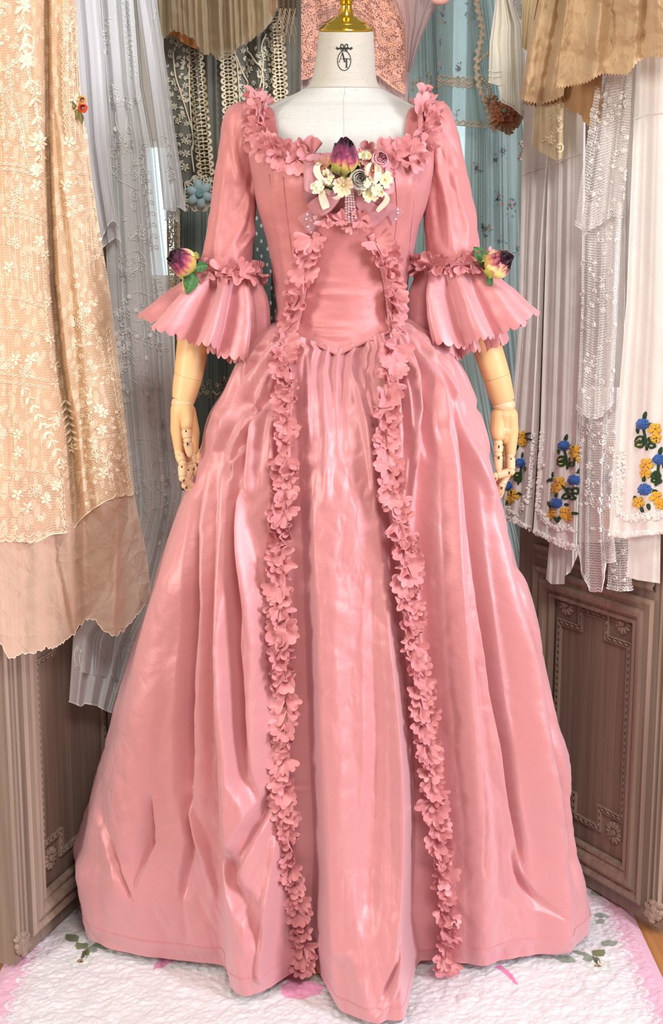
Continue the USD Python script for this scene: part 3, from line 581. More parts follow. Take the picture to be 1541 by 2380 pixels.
def bodice():
    nu, nv = 320, 150; th = np.linspace(-PI, PI, nu); T = np.linspace(0, 1, nv)
    P0, _ = torso_at(th, np.full(nu, 560.0), 0.005); px0, _ = proj(P0); front = np.cos(th) > 0
    # where each meridian meets the seam and the neckline
    bot = np.empty(nu); top = np.empty(nu); rows = np.linspace(235, 840, 500)
    for i in range(nu):
        if not front[i] or abs(th[i]) > 1.5: bot[i] = 738; top[i] = 262; continue
        Pm, _ = torso_at(np.full(500, th[i]), rows, 0.005); pxm, pym = proj(Pm)
        bot[i] = rows[np.argmin(np.abs(pym - (seam_py(pxm) + 3)) + 1000 * (rows < 600))]; top[i] = rows[np.argmin(np.abs(pym - neck_py(pxm)) + 1000 * (rows > 480))]
    ROW = bot[None] + (top - bot)[None] * T[:, None]; TH = np.repeat(th[None], nv, 0)
    P, n = torso_at(TH, ROW, 0.005, True); px, py = proj(P)
    d = bumps(px, py, BOD_WRINKLES) * (np.cos(TH) > 0) + 0.0016 * (meshkit.fbm(np.stack([px / 60, py / 24, 0 * px], -1), 3, 4) - 0.5)
    d += 0.004 * sstep(0.06, 0.0, T)[:, None]
    return P + n * d[..., None], n
BOD, BOD_N = bodice()
part(gown, 'bodice', grid(BOD), M_SILK_BODICE, smooth=True)
def on_torso(px, py, off=0.005):
    """The point of the bodice front seen at px, py."""
    px, py = np.atleast_1d(np.asarray(px, float)), np.atleast_1d(np.asarray(py, float)); th = np.zeros(len(px)); row = py.copy()
    for _ in range(30):
        P, n = torso_at(th, row, off); qx, qy = proj(P); th = np.clip(th + (px - qx) / 230, -1.5, 1.5); row = np.clip(row + (py - qy), 71, 899)
    return torso_at(th, row, off)
# seams and the piped edge
for pts in ([(657, 412), (668, 520), (680, 600)], [(918, 412), (922, 520), (910, 600)], [(625, 405), (640, 520), (660, 640)], [(968, 412), (958, 520), (946, 640)]):
    q = spline(pts, 40); P, n = on_torso(q[:, 0], q[:, 1], 0.0062); part(gown, 'seam', tube(P - n * 0.0005, 0.0007, 5), M_SILK_BODICE, smooth=True)
q = np.array([(x, seam_py(x) + 2) for x in np.linspace(700, 872, 60)]); P, n = on_torso(q[:, 0], q[:, 1], 0.0085)
part(gown, 'waist_piping', tube(P, 0.0022, 7), M_SILK_BODICE, smooth=True)

# ---- sleeves
def loft(rows, nu, nv, disp=None, p=2.0, cap_top=False):
    """rows: py, left px, right px, depth ratio, centre y; a closed sleeve of level rings."""
    a = np.array(rows, float); py = np.linspace(a[0, 0], a[-1, 0], nv) if nv else a[:, 0]
    if cap_top: py = a[0, 0] + (a[-1, 0] - a[0, 0]) * np.linspace(0, 1, nv) ** 1.35
    L, R, k, cy = (smooth_ip(py, a, j) for j in (1, 2, 3, 4)); w = W(L, py, cy); xl, z = w[:, 0], w[:, 2]; xr = W(R, py, cy)[:, 0]
    th = np.linspace(0, 2 * PI, nu, endpoint=False); TH, Rx = np.meshgrid(th, (xr - xl) / 2); cxx = ((xl + xr) / 2)[:, None]; Ry = Rx * k[:, None]
    P = np.stack([cxx + Rx * np.sin(TH), cy[:, None] - Ry * np.cos(TH), np.repeat(z[:, None], nu, 1)], -1); n = np.stack([np.sin(TH), -np.cos(TH), 0 * TH], -1)
    if disp is not None:
        px, py_ = proj(P); P = P + n * disp(px, py_, TH, P)[..., None]
    return P, n
SLEEVE_L = [(235, 578, 600, .8, .0), (239, 552, 614, .8, .0), (245, 536, 624, .85, .0), (254, 526, 629, .9, .0), (268, 520, 631, .95, .0), (290, 515, 628, .95, 0), (320, 512, 620, .95, 0), (360, 507, 611, .95, 0), (400, 500, 604, .95, 0), (430, 495, 600, .95, 0), (460, 491, 598, .95, -.002), (500, 485, 596, .95, -.005), (540, 479, 592, .95, -.008), (580, 472, 588, .95, -.012), (620, 464, 585, .95, -.016), (645, 460, 583, .95, -.018)]
SLEEVE_R = [(231, 985, 1003, .8, 0), (236, 972, 1024, .8, 0), (244, 965, 1039, .85, 0), (256, 961, 1048, .9, 0), (272, 960, 1055, .95, 0), (290, 960, 1061, .95, 0), (320, 968, 1069, .95, 0), (360, 978, 1078, .95, 0), (400, 985, 1087, .95, 0), (440, 986, 1095, .95, 0), (480, 984, 1103, .95, -.003), (520, 984, 1109, .95, -.006), (560, 987, 1113, .95, -.01), (600, 989, 1115, .95, -.014), (640, 990, 1116, .95, -.018)]
WR_L = [[(595, 262, .004, 5, 5), (575, 272, .005, 7, 7), (560, 284, 0, 6, 6)], [(600, 278, .005, 5, 5), (580, 286, .005, 8, 8), (562, 300, 0, 6, 6)], [(590, 300, -.004, 6, 6), (580, 310, -.002, 8, 8), (570, 330, 0, 6, 6)],
        [(600, 410, .004, 12, 8), (575, 470, .007, 16, 16), (562, 520, .007, 16, 18), (540, 570, .005, 18, 20), (522, 612, .002, 18, 18)],
        [(582, 440, -.008, 10, 8), (584, 500, -.005, 10, 8), (575, 540, -.006, 14, 12), (558, 565, -.004, 14, 14)], [(588, 545, .005, 20, 6), (560, 575, .006, 20, 20), (545, 600, .003, 20, 20)],
        [(540, 330, .003, 14, 14), (555, 400, .004, 16, 16), (560, 430, .0, 14, 14)], [(520, 420, .003, 10, 16), (512, 500, .004, 12, 16), (500, 580, .003, 12, 16)]]
WR_R = [[(990, 268, .006, 6, 6), (1010, 272, .006, 7, 7), (1028, 284, 0, 6, 6)], [(992, 284, .006, 6, 6), (1008, 300, .006, 8, 8), (1020, 330, .002, 8, 8)], [(1000, 262, -.004, 5, 5), (1020, 268, -.004, 6, 6), (1035, 285, 0, 5, 5)],
        [(1000, 310, -.004, 6, 8), (1000, 360, -.005, 6, 8), (992, 420, -.006, 8, 8)], [(1010, 330, .004, 8, 12), (1020, 400, .006, 12, 18), (1040, 480, .006, 16, 18), (1050, 560, .004, 18, 20), (1050, 600, .0, 18, 18)],
        [(1010, 450, -.005, 12, 10), (1018, 520, -.004, 14, 12), (1025, 580, 0, 12, 12)], [(1060, 420, .003, 14, 14), (1085, 520, .004, 14, 12), (1090, 590, .0, 12, 12)]]
def sleeve_disp(spec, seed):
    def f(px, py, TH, P):
        fr = sstep(-0.2, 0.2, np.cos(TH)); z = P[..., 2]
        return bumps(px, py, spec) * fr + 0.0022 * (crumple(TH * 0.045, z * 0.8, 0.03, seed) - 0.4) + 0.004 * (meshkit.fbm(np.stack([np.sin(TH) * 1.4, np.cos(TH) * 1.4, z * 12], -1), 3, seed) - 0.5)
    return f
for rows, spec, sd in ((SLEEVE_L, WR_L, 21), (SLEEVE_R, WR_R, 22)):
    P, n = loft(rows, 110, 130, sleeve_disp(spec, sd), cap_top=True); part(gown, 'sleeve', grid(P, True), M_SILK_BODICE, smooth=True)

# ---- the flared, pinked sleeve flounces
def flounce(top_c, top_r, bot_c, bot_r, nf, seed, droop, cut=8, amp=0.31):
    """Gathered cone: top ring to bottom ring (centres 3D, radii (x, y)), nf rolling flutes, pinked hem."""
    nu, nv = 900, 48; g = np.random.default_rng(seed); ph = np.linspace(0, 2 * PI, nu, endpoint=False)
    warp = ph + sum(g.uniform(-0.10, 0.10) * np.sin(k * ph + g.uniform(0, 6)) for k in (1, 2, 3))
    depth = 1 + 0.25 * np.sin(ph * 2 + g.uniform(0, 6)); flute = np.cos(nf * warp) * depth
    v = (np.linspace(0, 1, nv) ** 0.8)[:, None]; tc, bc = np.array(top_c), np.array(bot_c); C = tc + (bc - tc) * v[..., None]; C[..., 0] += (bc - tc)[0] * (v ** 1.6 - v) * 0.5
    e = 1 - (1 - v) ** 1.35
    rx = top_r[0] + (bot_r[0] - top_r[0]) * e; ry = top_r[1] + (bot_r[1] - top_r[1]) * e
    k = 1 + amp * flute[None, :] * sstep(-0.25, 0.5, v)
    roll = 0.6 * amp * np.sin(nf * warp)[None, :] * sstep(0.2, 1, v) / nf * 2.2                # flutes lean over sideways
    A = ph[None, :] + roll
    sc = np.abs(np.sin(ph * cut * nf / 2 + 0.3)) ** 0.55
    P = np.stack([rx * k * np.sin(A), -ry * k * np.cos(A), 0 * A], -1) + C
    P[..., 2] -= droop(ph)[None, :] * v ** 1.4 + ((sc - 0.7) * 0.0085)[None, :] * v ** 14
    P[..., 2] += (0.006 * flute + 0.0)[None, :] * v
    P += 0.0012 * (meshkit.noise(P * 60, seed)[..., None] - 0.5)
    return P
cL_t, cR_t = W(524, 630, -.017), W(1052, 616, -.016)
def flounces():
    a = flounce(cL_t, (.045, .042), W(474, 780, -.012), (.082, .074), 9, 3, lambda p: 0.026 * np.sin(p) + 0.012 * np.cos(p) + 0.012 * np.exp(-((p - 0.8) / .3) ** 2))
    b = flounce(cL_t, (.040, .038), W(512, 822, .012), (.056, .056), 7, 4, lambda p: 0.016 * np.sin(p))
    c = flounce(cR_t, (.046, .043), W(1106, 768, -.012), (.074, .070), 8, 15, lambda p: -0.020 * np.sin(p) + 0.014 * np.cos(p))
    d = flounce(cR_t, (.041, .039), W(1088, 818, .012), (.052, .054), 7, 16, lambda p: -0.012 * np.sin(p))
    return a, b, c, d
for P in flounces(): part(gown, 'sleeve_flounce', grid(P, True), M_SILK, smooth=True)

# ---- ruched petal trims
def ruffle_piece(R, spread, seed, nu=14, nv=6):
    """A fluted petal of pinked silk: base at the origin, opening along +x, face to +z."""
    g = np.random.default_rng(seed); ph = np.linspace(-spread, spread, nu * 2 + 1); rr = np.linspace(0.12, 1, nv)
    lobes = max(2, round(spread * 2 / 0.42)); lob = lobes * PI / (2 * spread); edge = 1 + 0.20 * (np.abs(np.sin((ph + spread) * lob)) ** 0.6 - 0.75)
    a = g.uniform(0.10, 0.26); p0 = g.uniform(0, 6); k = g.choice([1.0, 1.5, 2.0])
    RR, PH = np.meshgrid(rr, ph, indexing='ij'); rad = R * RR * np.where(RR > 0.8, edge[None], 1)
    wv = a * R * RR ** 1.2 * np.sin(k * PI * PH / spread + p0); curl = g.uniform(-0.25, 0.45) * R * RR ** 3
    fold = g.uniform(0.0, 0.9); z = wv + curl + R * fold * RR * (1 - np.cos(PH)) * 0.8 + R * 0.10
    return grid(np.stack([rad * np.cos(PH), rad * np.sin(PH), z], -1))
def place_ruffle(parent, P, n, dirv, R, seed, lift, spread=1.0):
    n = np.asarray(n) / np.linalg.norm(n); d = dirv - n * (dirv @ n); d /= np.linalg.norm(d)
    x = d * math.cos(lift) + n * math.sin(lift); z = n * math.cos(lift) - d * math.sin(lift); y = np.cross(z, x)
    v, f = put(ruffle_piece(R, spread, seed), P, np.stack([x, y, z], 1)); v[:, 2] = np.where(v[:, 2] < 0.016, 0.011 + 0.005 * np.exp((v[:, 2] - 0.016) / 0.02), v[:, 2])
    part(parent, 'ruffle', (v, f), M_RUFFLE, smooth=True)
def trim(label, pts, normals, step, R, seed, style='pair'):
    """Ruffles along a 3D path: pairs to the left and right, tipping down like scales."""
    t = holder(gown, 'ruched_trim', label); g = np.random.default_rng(seed)
    L = np.r_[0, np.cumsum(np.linalg.norm(np.diff(pts, axis=0), axis=1))]; m = int(L[-1] / step); 
    core = np.stack([np.interp(np.linspace(0, L[-1], 120), L, pts[:, k]) for k in range(3)], 1); nn0 = np.stack([np.interp(np.linspace(0, L[-1], 120), L, normals[:, k]) for k in range(3)], 1)
    part(t, 'gathered_band', tube(core + nn0 * 0.001, 0.0048 + 0.0012 * g.random(120), 8, flat=0.5), M_RUFFLE, smooth=True)
    for i in range(m):
        s = (i + 0.5) * L[-1] / m; c = np.array([np.interp(s, L, pts[:, k]) for k in range(3)]); n = np.array([np.interp(s, L, normals[:, k]) for k in range(3)])
        s2 = min(s + 0.01, L[-1]); tan = np.array([np.interp(s2, L, pts[:, k]) for k in range(3)]) - np.array([np.interp(max(0, s2 - 0.02), L, pts[:, k]) for k in range(3)]); tan /= np.linalg.norm(tan)
        side = np.cross(n, tan); side /= np.linalg.norm(side)
        for sg in (-1, 1):
            a = g.uniform(0.15, 1.15) if style == 'pair' else g.uniform(-0.9, 0.9)
            d = side * sg * math.cos(a) + tan * math.sin(a)
            place_ruffle(t, c + side * sg * g.uniform(-.002, .003) + tan * g.uniform(-.004, .004) + n * g.uniform(.001, .005), n, d, R * g.uniform(0.8, 1.15), int(g.integers(1e6)), g.uniform(0.2, 0.95), g.uniform(0.7, 1.1))
    return t
def on_front(py, pxs, pts_grid):
    """Points of the overskirt edge (grid column) at the given picture heights."""
    px, yy = proj(pts_grid); o = np.argsort(yy); return np.stack([np.interp(py, yy[o], pts_grid[o, k]) for k in range(3)], 1)
pyv = np.linspace(788, 2236, 90); EL = on_front(pyv, None, OVER[:, 6]); pyr = np.linspace(788, 2262, 90); ER = on_front(pyr, None, OVER[:, -7])
nf = np.tile([0.0, -1.0, 0.12], (90, 1)); nl = nf + [-0.25, 0, 0]; nr = nf + [0.25, 0, 0]
nl /= np.linalg.norm(nl, axis=1, keepdims=True); nr /= np.linalg.norm(nr, axis=1, keepdims=True)
TR = 0.0265
trim('ruched petal trim down the left edge of the overskirt', EL + nl * 0.003, nl, 0.0165, TR, 1)
trim('ruched petal trim down the right edge of the overskirt', ER + nr * 0.003, nr, 0.0165, TR, 2)
def torso_trim(label, pts, step, R, seed, style='pair', off=0.008):
    q = spline(pts, 60); P, n = on_torso(q[:, 0], q[:, 1], off); trim(label, P, n, step, R, seed, style)
torso_trim('ruched petal trim down the left of the bodice', [(738, 540), (722, 580), (710, 640), (702, 690), (692, 740), (682, 790)], 0.018, 0.026, 3)
torso_trim('ruched petal trim down the right of the bodice', [(862, 545), (884, 600), (896, 650), (903, 700), (906, 745), (908, 795)], 0.018, 0.026, 4)
torso_trim('ruched petal trim over the left shoulder and along the neckline', [(620, 232), (612, 262), (608, 292), (614, 325), (630, 352), (662, 366), (700, 366), (745, 360)], 0.016, 0.029, 5, 'wild', 0.010)
torso_trim('ruched petal trim over the right shoulder and along the neckline', [(964, 232), (974, 262), (976, 292), (970, 325), (955, 352), (925, 366), (890, 366), (840, 360)], 0.016, 0.029, 6, 'wild', 0.010)
torso_trim('ruched petal trim under the bow across the stomacher', [(745, 508), (785, 512), (842, 508)], 0.0115, 0.018, 9, 'wild', 0.006)
def ring_trim(label, c, rx, ry, a0, a1, seed, tilt):
    a = np.linspace(a0, a1, 40); P = np.stack([c[0] + rx * np.sin(a), c[1] - ry * np.cos(a), c[2] + tilt * np.sin(a)], 1); n = np.stack([np.sin(a), -np.cos(a), 0 * a + 0.1], 1)
    trim(label, P, n, 0.013, 0.024, seed, 'wild')
ring_trim('ruched petal trim round the left elbow', cL_t, .047, .045, -1.5, 1.7, 7, -0.004)
ring_trim('ruched petal trim round the right elbow', cR_t, .048, .046, -1.7, 1.5, 8, 0.004)
# ================================================================ the dress form
def linen(name, col):
    return mat(name, {'g': ('texture_coordinate', {}), 'm1': ('mapping', dict(scale=(900, 900, 60))), 'n1': ('noise_texture', dict(scale=1, detail=2)), 'm2': ('mapping', dict(scale=(60, 60, 900))), 'n2': ('noise_texture', dict(scale=1, detail=2)),
                      'ad': ('math', dict(math_type='add')), 'rr': ('rgb_ramp', {'ramp': [(0.62, tuple(np.array(col) * 0.80)), (0.8, col), (1.0, col)]}), 'hv': ('math', dict(math_type='multiply', value2=0.9)),
                      'b': ('bump', dict(strength=0.25, distance=0.0006)), 'p': ('principled_bsdf', dict(roughness=0.85, specular_ior_level=0.25, sheen_weight=0.1))},
               [('g.object', 'm1.vector'), ('m1.vector', 'n1.vector'), ('g.object', 'm2.vector'), ('m2.vector', 'n2.vector'), ('n1.fac', 'ad.value1'), ('n2.fac', 'ad.value2'), ('ad.value', 'hv.value1'), ('hv.value', 'rr.fac'), ('rr.color', 'p.base_color'), ('ad.value', 'b.height'), ('b.normal', 'p.normal')], 'p.BSDF')
M_LINEN = linen('linen_body', srgb(200, 199, 193)); M_LINEN2 = linen('linen_neck', srgb(192, 187, 175))
M_GOLD = plain('polished_gold', srgb(240, 200, 76), 0.16, 1.0)
M_BLACK = plain('black_print', srgb(18, 18, 20), 0.6)
M_LIMB = plain('pale_wood_limb', srgb(222, 182, 130), 0.42, vary=0.06, vscale=14, spec=0.4)
M_LIMB2 = plain('pale_wood_finger', srgb(224, 190, 150), 0.4, vary=0.05, vscale=20, spec=0.4)
M_PIN = plain('dark_slot', srgb(70, 44, 30), 0.8)
form = thing('dress_form', 'white linen dress form with gold finial and jointed wooden arms, wearing the pink gown', 'mannequin', (0, 0, 0))
th = np.linspace(0, 2 * PI, 120, endpoint=False)
rows = np.r_[np.linspace(203.5, 300, 60), np.linspace(306, 880, 90)]
TH, RW = np.meshgrid(th, rows); P, n = torso_at(TH, RW); part(form, 'torso', grid(P, True), M_LINEN, smooth=True)
rows = np.linspace(73, 206, 60); TH, RW = np.meshgrid(th, rows); P, n = torso_at(TH, RW, 0.0008)
v, f = grid(P, True); vs, fs = meshkit.arrays((v, f))[:2]; top_c = P[0].mean(0); k = np.arange(120)
vs = np.vstack([vs, top_c]); fs = np.vstack([fs, np.stack([np.full(120, len(vs) - 1), (k + 1) % 120, k], 1)])
part(form, 'neck', (vs, fs), M_LINEN2, smooth=40)
a = np.linspace(-PI, PI, 121); P, n = torso_at(a, np.full(121, 205.0), 0.0012); part(form, 'neck_seam', tube(P, 0.0007, 5), M_LINEN2, smooth=True)
rows = np.linspace(207, 440, 40); P, n = torso_at(np.full(40, 0.04), rows, 0.0003); part(form, 'front_seam', tube(P, 0.0004, 5), M_LINEN, smooth=True)
# gold cap and finial, tipped with the neck top
pp, _ = torso_at(np.array([0.0, PI, PI / 2, -PI / 2]), np.full(4, 71.0)); cc = pp.mean(0); ax = np.cross(pp[2] - pp[3], pp[1] - pp[0]); ax /= np.linalg.norm(ax); ax = ax if ax[2] > 0 else -ax
Rr = np.linalg.norm(pp[2] - pp[3]) / 2; FR = frame_from(ax); s = Rr / 62
prof = [(0, -1), (62.5, -1), (64, 1.5), (63, 4), (58, 7), (53, 12), (50, 14), (49, 17), (45, 20), (38, 24), (31, 28), (29, 30), (19, 31), (17, 34), (15.5, 40), (13.5, 48), (13, 54), (15.5, 57), (16.5, 59), (14, 61), (15.5, 63), (17, 66), (14, 68), (16, 71), (17.5, 74), (14.5, 77), (13, 82), (15, 88), (20, 96), (24, 106), (23, 116), (17, 124), (9, 129), (0, 131)]
def seg(a, b): return put(lathe([(r * s, z * s) for r, z in prof[a:b]], 64), cc, FR)
part(form, 'neck_cap', seg(0, 13), M_GOLD, smooth=35); part(form, 'finial', seg(12, len(prof)), M_GOLD, smooth=35)
# printed monogram: an oval under a ribbon bow, with the letters A and T
def logo_poly():
    ov = affinity.scale(Point(0, 0).buffer(1, 48), 16.2, 23.6); ovi = affinity.scale(Point(0, 0).buffer(1, 48), 14.6, 22); sh = [ov.difference(ovi)]
    def ln(pts, w): return LineString(pts).buffer(w / 2, cap_style=2, join_style=1)
    # A
    ax_, ay = -4.5, 7
    sh += [ln([(ax_ - 7, ay - 10), (ax_ + 0.2, ay + 11)], 1.1), ln([(ax_ + 0.2, ay + 12), (ax_ + 6, ay - 10)], 2.9), ln([(ax_ - 4.5, ay - 3), (ax_ + 3.5, ay - 3)], 1.0), ln([(ax_ - 9, ay - 10), (ax_ - 4.6, ay - 10)], 1.0), ln([(ax_ + 3, ay - 10), (ax_ + 9, ay - 10)], 1.0)]
    tx, ty = 5.5, -5
    sh += [ln([(tx, ty + 10), (tx, ty - 11)], 2.9), ln([(tx - 6.5, ty + 9.6), (tx + 6.5, ty + 9.6)], 1.5), ln([(tx - 6.5, ty + 10), (tx - 6.8, ty + 5.6)], 1.1), ln([(tx + 6.5, ty + 10), (tx + 6.8, ty + 5.6)], 1.1), ln([(tx - 3.5, ty - 11), (tx + 3.5, ty - 11)], 1.0)]
    for sg in (-1, 1):
        lp = affinity.rotate(affinity.scale(Point(0, 0).buffer(1, 24), 4.2, 6.0), sg * -14).difference(affinity.rotate(affinity.scale(Point(0, 0).buffer(1, 24), 2.1, 3.8), sg * -14)); sh.append(affinity.translate(lp, sg * 4.8, 33.5))
        sh.append(Polygon([(0, 27), (sg * 6, 25), (sg * 11, 27.5), (sg * 15, 24.5), (sg * 21, 29.5), (sg * 17, 30), (sg * 19.5, 33.5), (sg * 13, 29.5), (sg * 9, 31.5), (sg * 4, 28.8), (0, 30)]))
        sh.append(ln([(0, 28), (sg * 5, 22.5), (sg * 8, 24)], 1.6))
    sh.append(Point(0, 28.5).buffer(2.6))
    return unary_union(sh)
lp = logo_poly(); ms = []
for gpoly in lp.geoms if hasattr(lp, 'geoms') else [lp]:
    gpoly = gpoly.segmentize(2.0); v, f = trimesh.creation.triangulate_polygon(gpoly, engine='earcut'); v = np.asarray(v)
    Q, nn = on_torso(800 + v[:, 0], 141 - v[:, 1], 0.0015); ms.append((Q, np.asarray(f)))
Vl, Fl = cat(ms); tri = Vl[Fl]; nz = np.cross(tri[:, 1] - tri[:, 0], tri[:, 2] - tri[:, 0])[:, 1]; Fl[nz > 0] = Fl[nz > 0][:, ::-1]
part(form, 'printed_monogram', (Vl, Fl), M_BLACK, label='black printed monogram A T in an oval under a bow')

# ---- jointed wooden arms
def limb(rows_, nu=48, p=None):
    """Tapered limb through rows: (left px, left py), (right px, right py), centre y, depth ratio."""
    C, A, D = [], [], []
    for (l, r, y, k) in rows_:
        a, b = W(*l, y), W(*r, y); C.append((a + b) / 2); A.append((b - a) / 2); D.append(k)
    C, A, D = map(np.array, (C, A, D)); m = 24
    t = np.linspace(0, len(C) - 1, (len(C) - 1) * m // 2 + 2); from scipy.interpolate import PchipInterpolator as PI_
    C, A, D = (PI_(np.arange(len(x)), x)(t) for x in (C, A, D)); ph = np.linspace(0, 2 * PI, nu, endpoint=False)
    ln = np.linalg.norm(A, axis=1); P = C[:, None] + A[:, None] * np.sin(ph)[None, :, None] + (np.array([0, -1.0, 0])[None, None] * (ln * D)[:, None, None]) * np.cos(ph)[None, :, None]
    v, f = grid(P, True); f = meshkit.arrays((v, f))[1]; n = len(v); v = np.vstack([v, C[0], C[-1]]); k = np.arange(nu); o = (len(C) - 1) * nu
    f = np.vstack([f, np.stack([np.full(nu, n), (k + 1) % nu, k], 1), np.stack([np.full(nu, n + 1), o + k, o + (k + 1) % nu], 1)])
    return v, f
def ball(c, r, sc=(1, 1, 1)):
    m = trimesh.creation.icosphere(3, r); m.apply_scale(sc); m.apply_translation(c); return m
def bone(p, q, r0, r1, n=20):
    """A turned finger segment with rounded ends."""
    p, q = np.array(p), np.array(q); L = np.linalg.norm(q - p); R = frame_from((q - p) / L, (1, 0.1, 0))
    prof = [(0, 0), (r0 * 0.75, 0.0003), (r0 * 0.96, r0 * 0.18), (r0, r0 * 0.45), (r0 * 0.5 + r1 * 0.5, L * 0.5), (r1, L - r1 * 0.45), (r1 * 0.96, L - r1 * 0.18), (r1 * 0.75, L - 0.0003), (0, L)]
    return put(lathe(prof, n), p, R)
def tipbone(p, q, r0, r1, flat=0.8):
    p, q = np.array(p), np.array(q); L = np.linalg.norm(q - p); R = frame_from((q - p) / L, (1, 0.1, 0)); t = np.linspace(0, 1, 12)
    prof = [(0, 0), (r0 * 0.8, 0.0002), (r0, r0 * 0.3)] + [((r0 + (r1 - r0) * x) * math.sqrt(max(1 - max(0, (x - 0.55) / 0.45) ** 2.2, 0)), r0 * 0.3 + (L - r0 * 0.3) * x) for x in t[1:]]
    v, f = lathe(prof, 20); v = v * [1, flat, 1]; return put((v, f), p, R)
def finger(hand, pts, r, tip_flat=0.8, slot=True):
    """pts: px, py, y of the joints from the knuckle to the tip."""
    J = [W(a, b, c) for a, b, c in pts]; n = len(J) - 1
    for i in range(n):
        r0, r1 = r * (1 - 0.09 * i), r * (1 - 0.09 * (i + 1)); d = (J[i + 1] - J[i]); L = np.linalg.norm(d); d /= L
        part(hand, 'joint_ball', ball(J[i], r0 * 0.9), M_LIMB2, smooth=True)
        if i < n - 1: part(hand, 'finger_segment', bone(J[i] + d * r0 * 0.35, J[i + 1] - d * r0 * 0.3, r0, r1), M_LIMB2, smooth=40)
        else: part(hand, 'fingertip', tipbone(J[i] + d * r0 * 0.3, J[i + 1], r0, r1 * 0.8, tip_flat), M_LIMB2, smooth=40)
        if slot and i < n: part(hand, 'joint_slot', put(box(-.0011, .0011, -.0016, .0016, -.0022, .0022), J[i] + d * r0 * 0.6 + np.array([0, -r0 * 0.86, 0])), M_PIN)
def palm(chains, refine=0.003):
    import manifold3d as m3
    tot = None
    for a in chains:
        for (p, r), (q, s_) in zip(a[:-1], a[1:]):
            sp = [m3.Manifold.sphere(rr, 24).translate(tuple(map(float, c))) for c, rr in ((p, r), (q, s_))]; h = m3.Manifold.batch_hull(sp); tot = h if tot is None else tot + h
    tot = tot.refine_to_length(refine); me = tot.to_mesh(); t = trimesh.Trimesh(me.vert_properties[:, :3], me.tri_verts, process=True)
    trimesh.smoothing.filter_taubin(t, iterations=14); return t
U = 1 / 1400.0
# left arm
yl = (-.02, -.030, -.042)
part(form, 'upper_forearm', limb([((424, 640), (520, 640), -.017, .95), ((418, 740), (497, 752), -.018, .95), ((411, 800), (484, 815), -.02, .95), ((405, 865.5), (470, 884.5), -.026, .95)]), M_LIMB, smooth=40, label='left upper forearm, pale turned wood')
part(form, 'lower_forearm', limb([((404.9, 865.9), (469.9, 884.9), -.026, .95), ((401.5, 895), (461, 912), -.03, .9), ((400.5, 921), (451.5, 939), -.034, .85)]), M_LIMB, smooth=40)
part(form, 'wrist_ball', ball(W(424.5, 937, -.036), 25.5 * U, (1, .8, .72)), M_LIMB2, smooth=True)
hl = holder(form, 'hand', 'left wooden hand with curled jointed fingers')
q = lambda x, y_, d=-.04: W(x, y_, d)
part(hl, 'palm', palm([[(q(418, 952, -.038), .0150), (q(414, 1000, -.04), .0125), (q(416, 1046, -.046), .0080)], [(q(432, 952, -.038), .0145), (q(432, 1000, -.036), .0130), (q(430, 1038, -.034), .0105)], [(q(436, 956, -.034), .0135), (q(446, 1005, -.030), .0130), (q(448, 1044, -.028), .0095)], [(q(430, 952, -.042), .0130), (q(434, 976, -.056), .0108), (q(434, 988, -.060), .0098)], [(q(418, 990, -.038), .0125), (q(446, 1005, -.030), .012)], [(q(414, 1030, -.042), .0085), (q(447, 1035, -.030), .0095)]]), M_LIMB, smooth=True)
finger(hl, [(433, 994, -.060), (436, 1024, -.066), (443, 1064, -.064)], .0086, 0.75)
finger(hl, [(416, 1052, -.048), (424, 1078, -.060), (424, 1112, -.068), (457, 1136, -.052)], .0082)
finger(hl, [(432, 1050, -.036), (441, 1086, -.046), (430, 1128, -.058), (463, 1154, -.044)], .0082)
finger(hl, [(444, 1050, -.030), (449, 1083, -.040), (462, 1113, -.042), (461, 1143, -.030)], .0078)
finger(hl, [(457, 1050, -.022), (458, 1074, -.034), (463, 1098, -.034), (458, 1118, -.026)], .0070)
# right arm
part(form, 'upper_forearm', limb([((1060, 640), (1128, 640), -.016, .95), ((1082, 740), (1149, 738), -.014, .95), ((1098, 808), (1166, 800), -.01, .95), ((1124.5, 886.5), (1185, 866), -.004, .95)]), M_LIMB, smooth=40, label='right upper forearm, pale turned wood')
part(form, 'lower_forearm', limb([((1124.6, 887), (1185.1, 866.5), -.004, .95), ((1134, 916), (1191, 897), -.002, .9), ((1144, 941), (1195.5, 925), .0, .85)]), M_LIMB, smooth=40)
part(form, 'wrist_ball', ball(W(1171, 941, .0), 26 * U, (1, .8, .72)), M_LIMB2, smooth=True)
hr = holder(form, 'hand', 'right wooden hand with curled jointed fingers')
part(hr, 'palm', palm([[(q(1160, 966, 0), .0140), (q(1157, 1000, -.004), .0125), (q(1158, 1012, -.008), .0108)], [(q(1172, 966, 0), .0150), (q(1173, 1000, .002), .0130), (q(1178, 1020, .004), .0115)], [(q(1184, 966, 0), .0140), (q(1188, 1005, .002), .0120), (q(1187, 1052, .0), .0086)], [(q(1160, 1000, -.002), .0125), (q(1188, 1000, .002), .0125)], [(q(1176, 1010, .008), .011), (q(1178, 1050, .012), .008)]]), M_LIMB, smooth=True)
finger(hr, [(1158, 1030, -.010), (1158, 1056, -.014), (1159, 1099, -.014)], .0084, 0.75)
finger(hr, [(1186, 1060, -.002), (1188, 1096, -.012), (1152, 1106, -.016), (1146, 1118, -.010)], .0080)
finger(hr, [(1178, 1056, .010), (1182, 1094, .004), (1166, 1128, -.004), (1160, 1150, .004)], .0078)
finger(hr, [(1172, 1054, .018), (1176, 1098, .014), (1166, 1136, .008), (1160, 1160, .014)], .0074)
finger(hr, [(1164, 1052, .024), (1168, 1090, .022), (1160, 1120, .018), (1154, 1140, .022)], .0068)
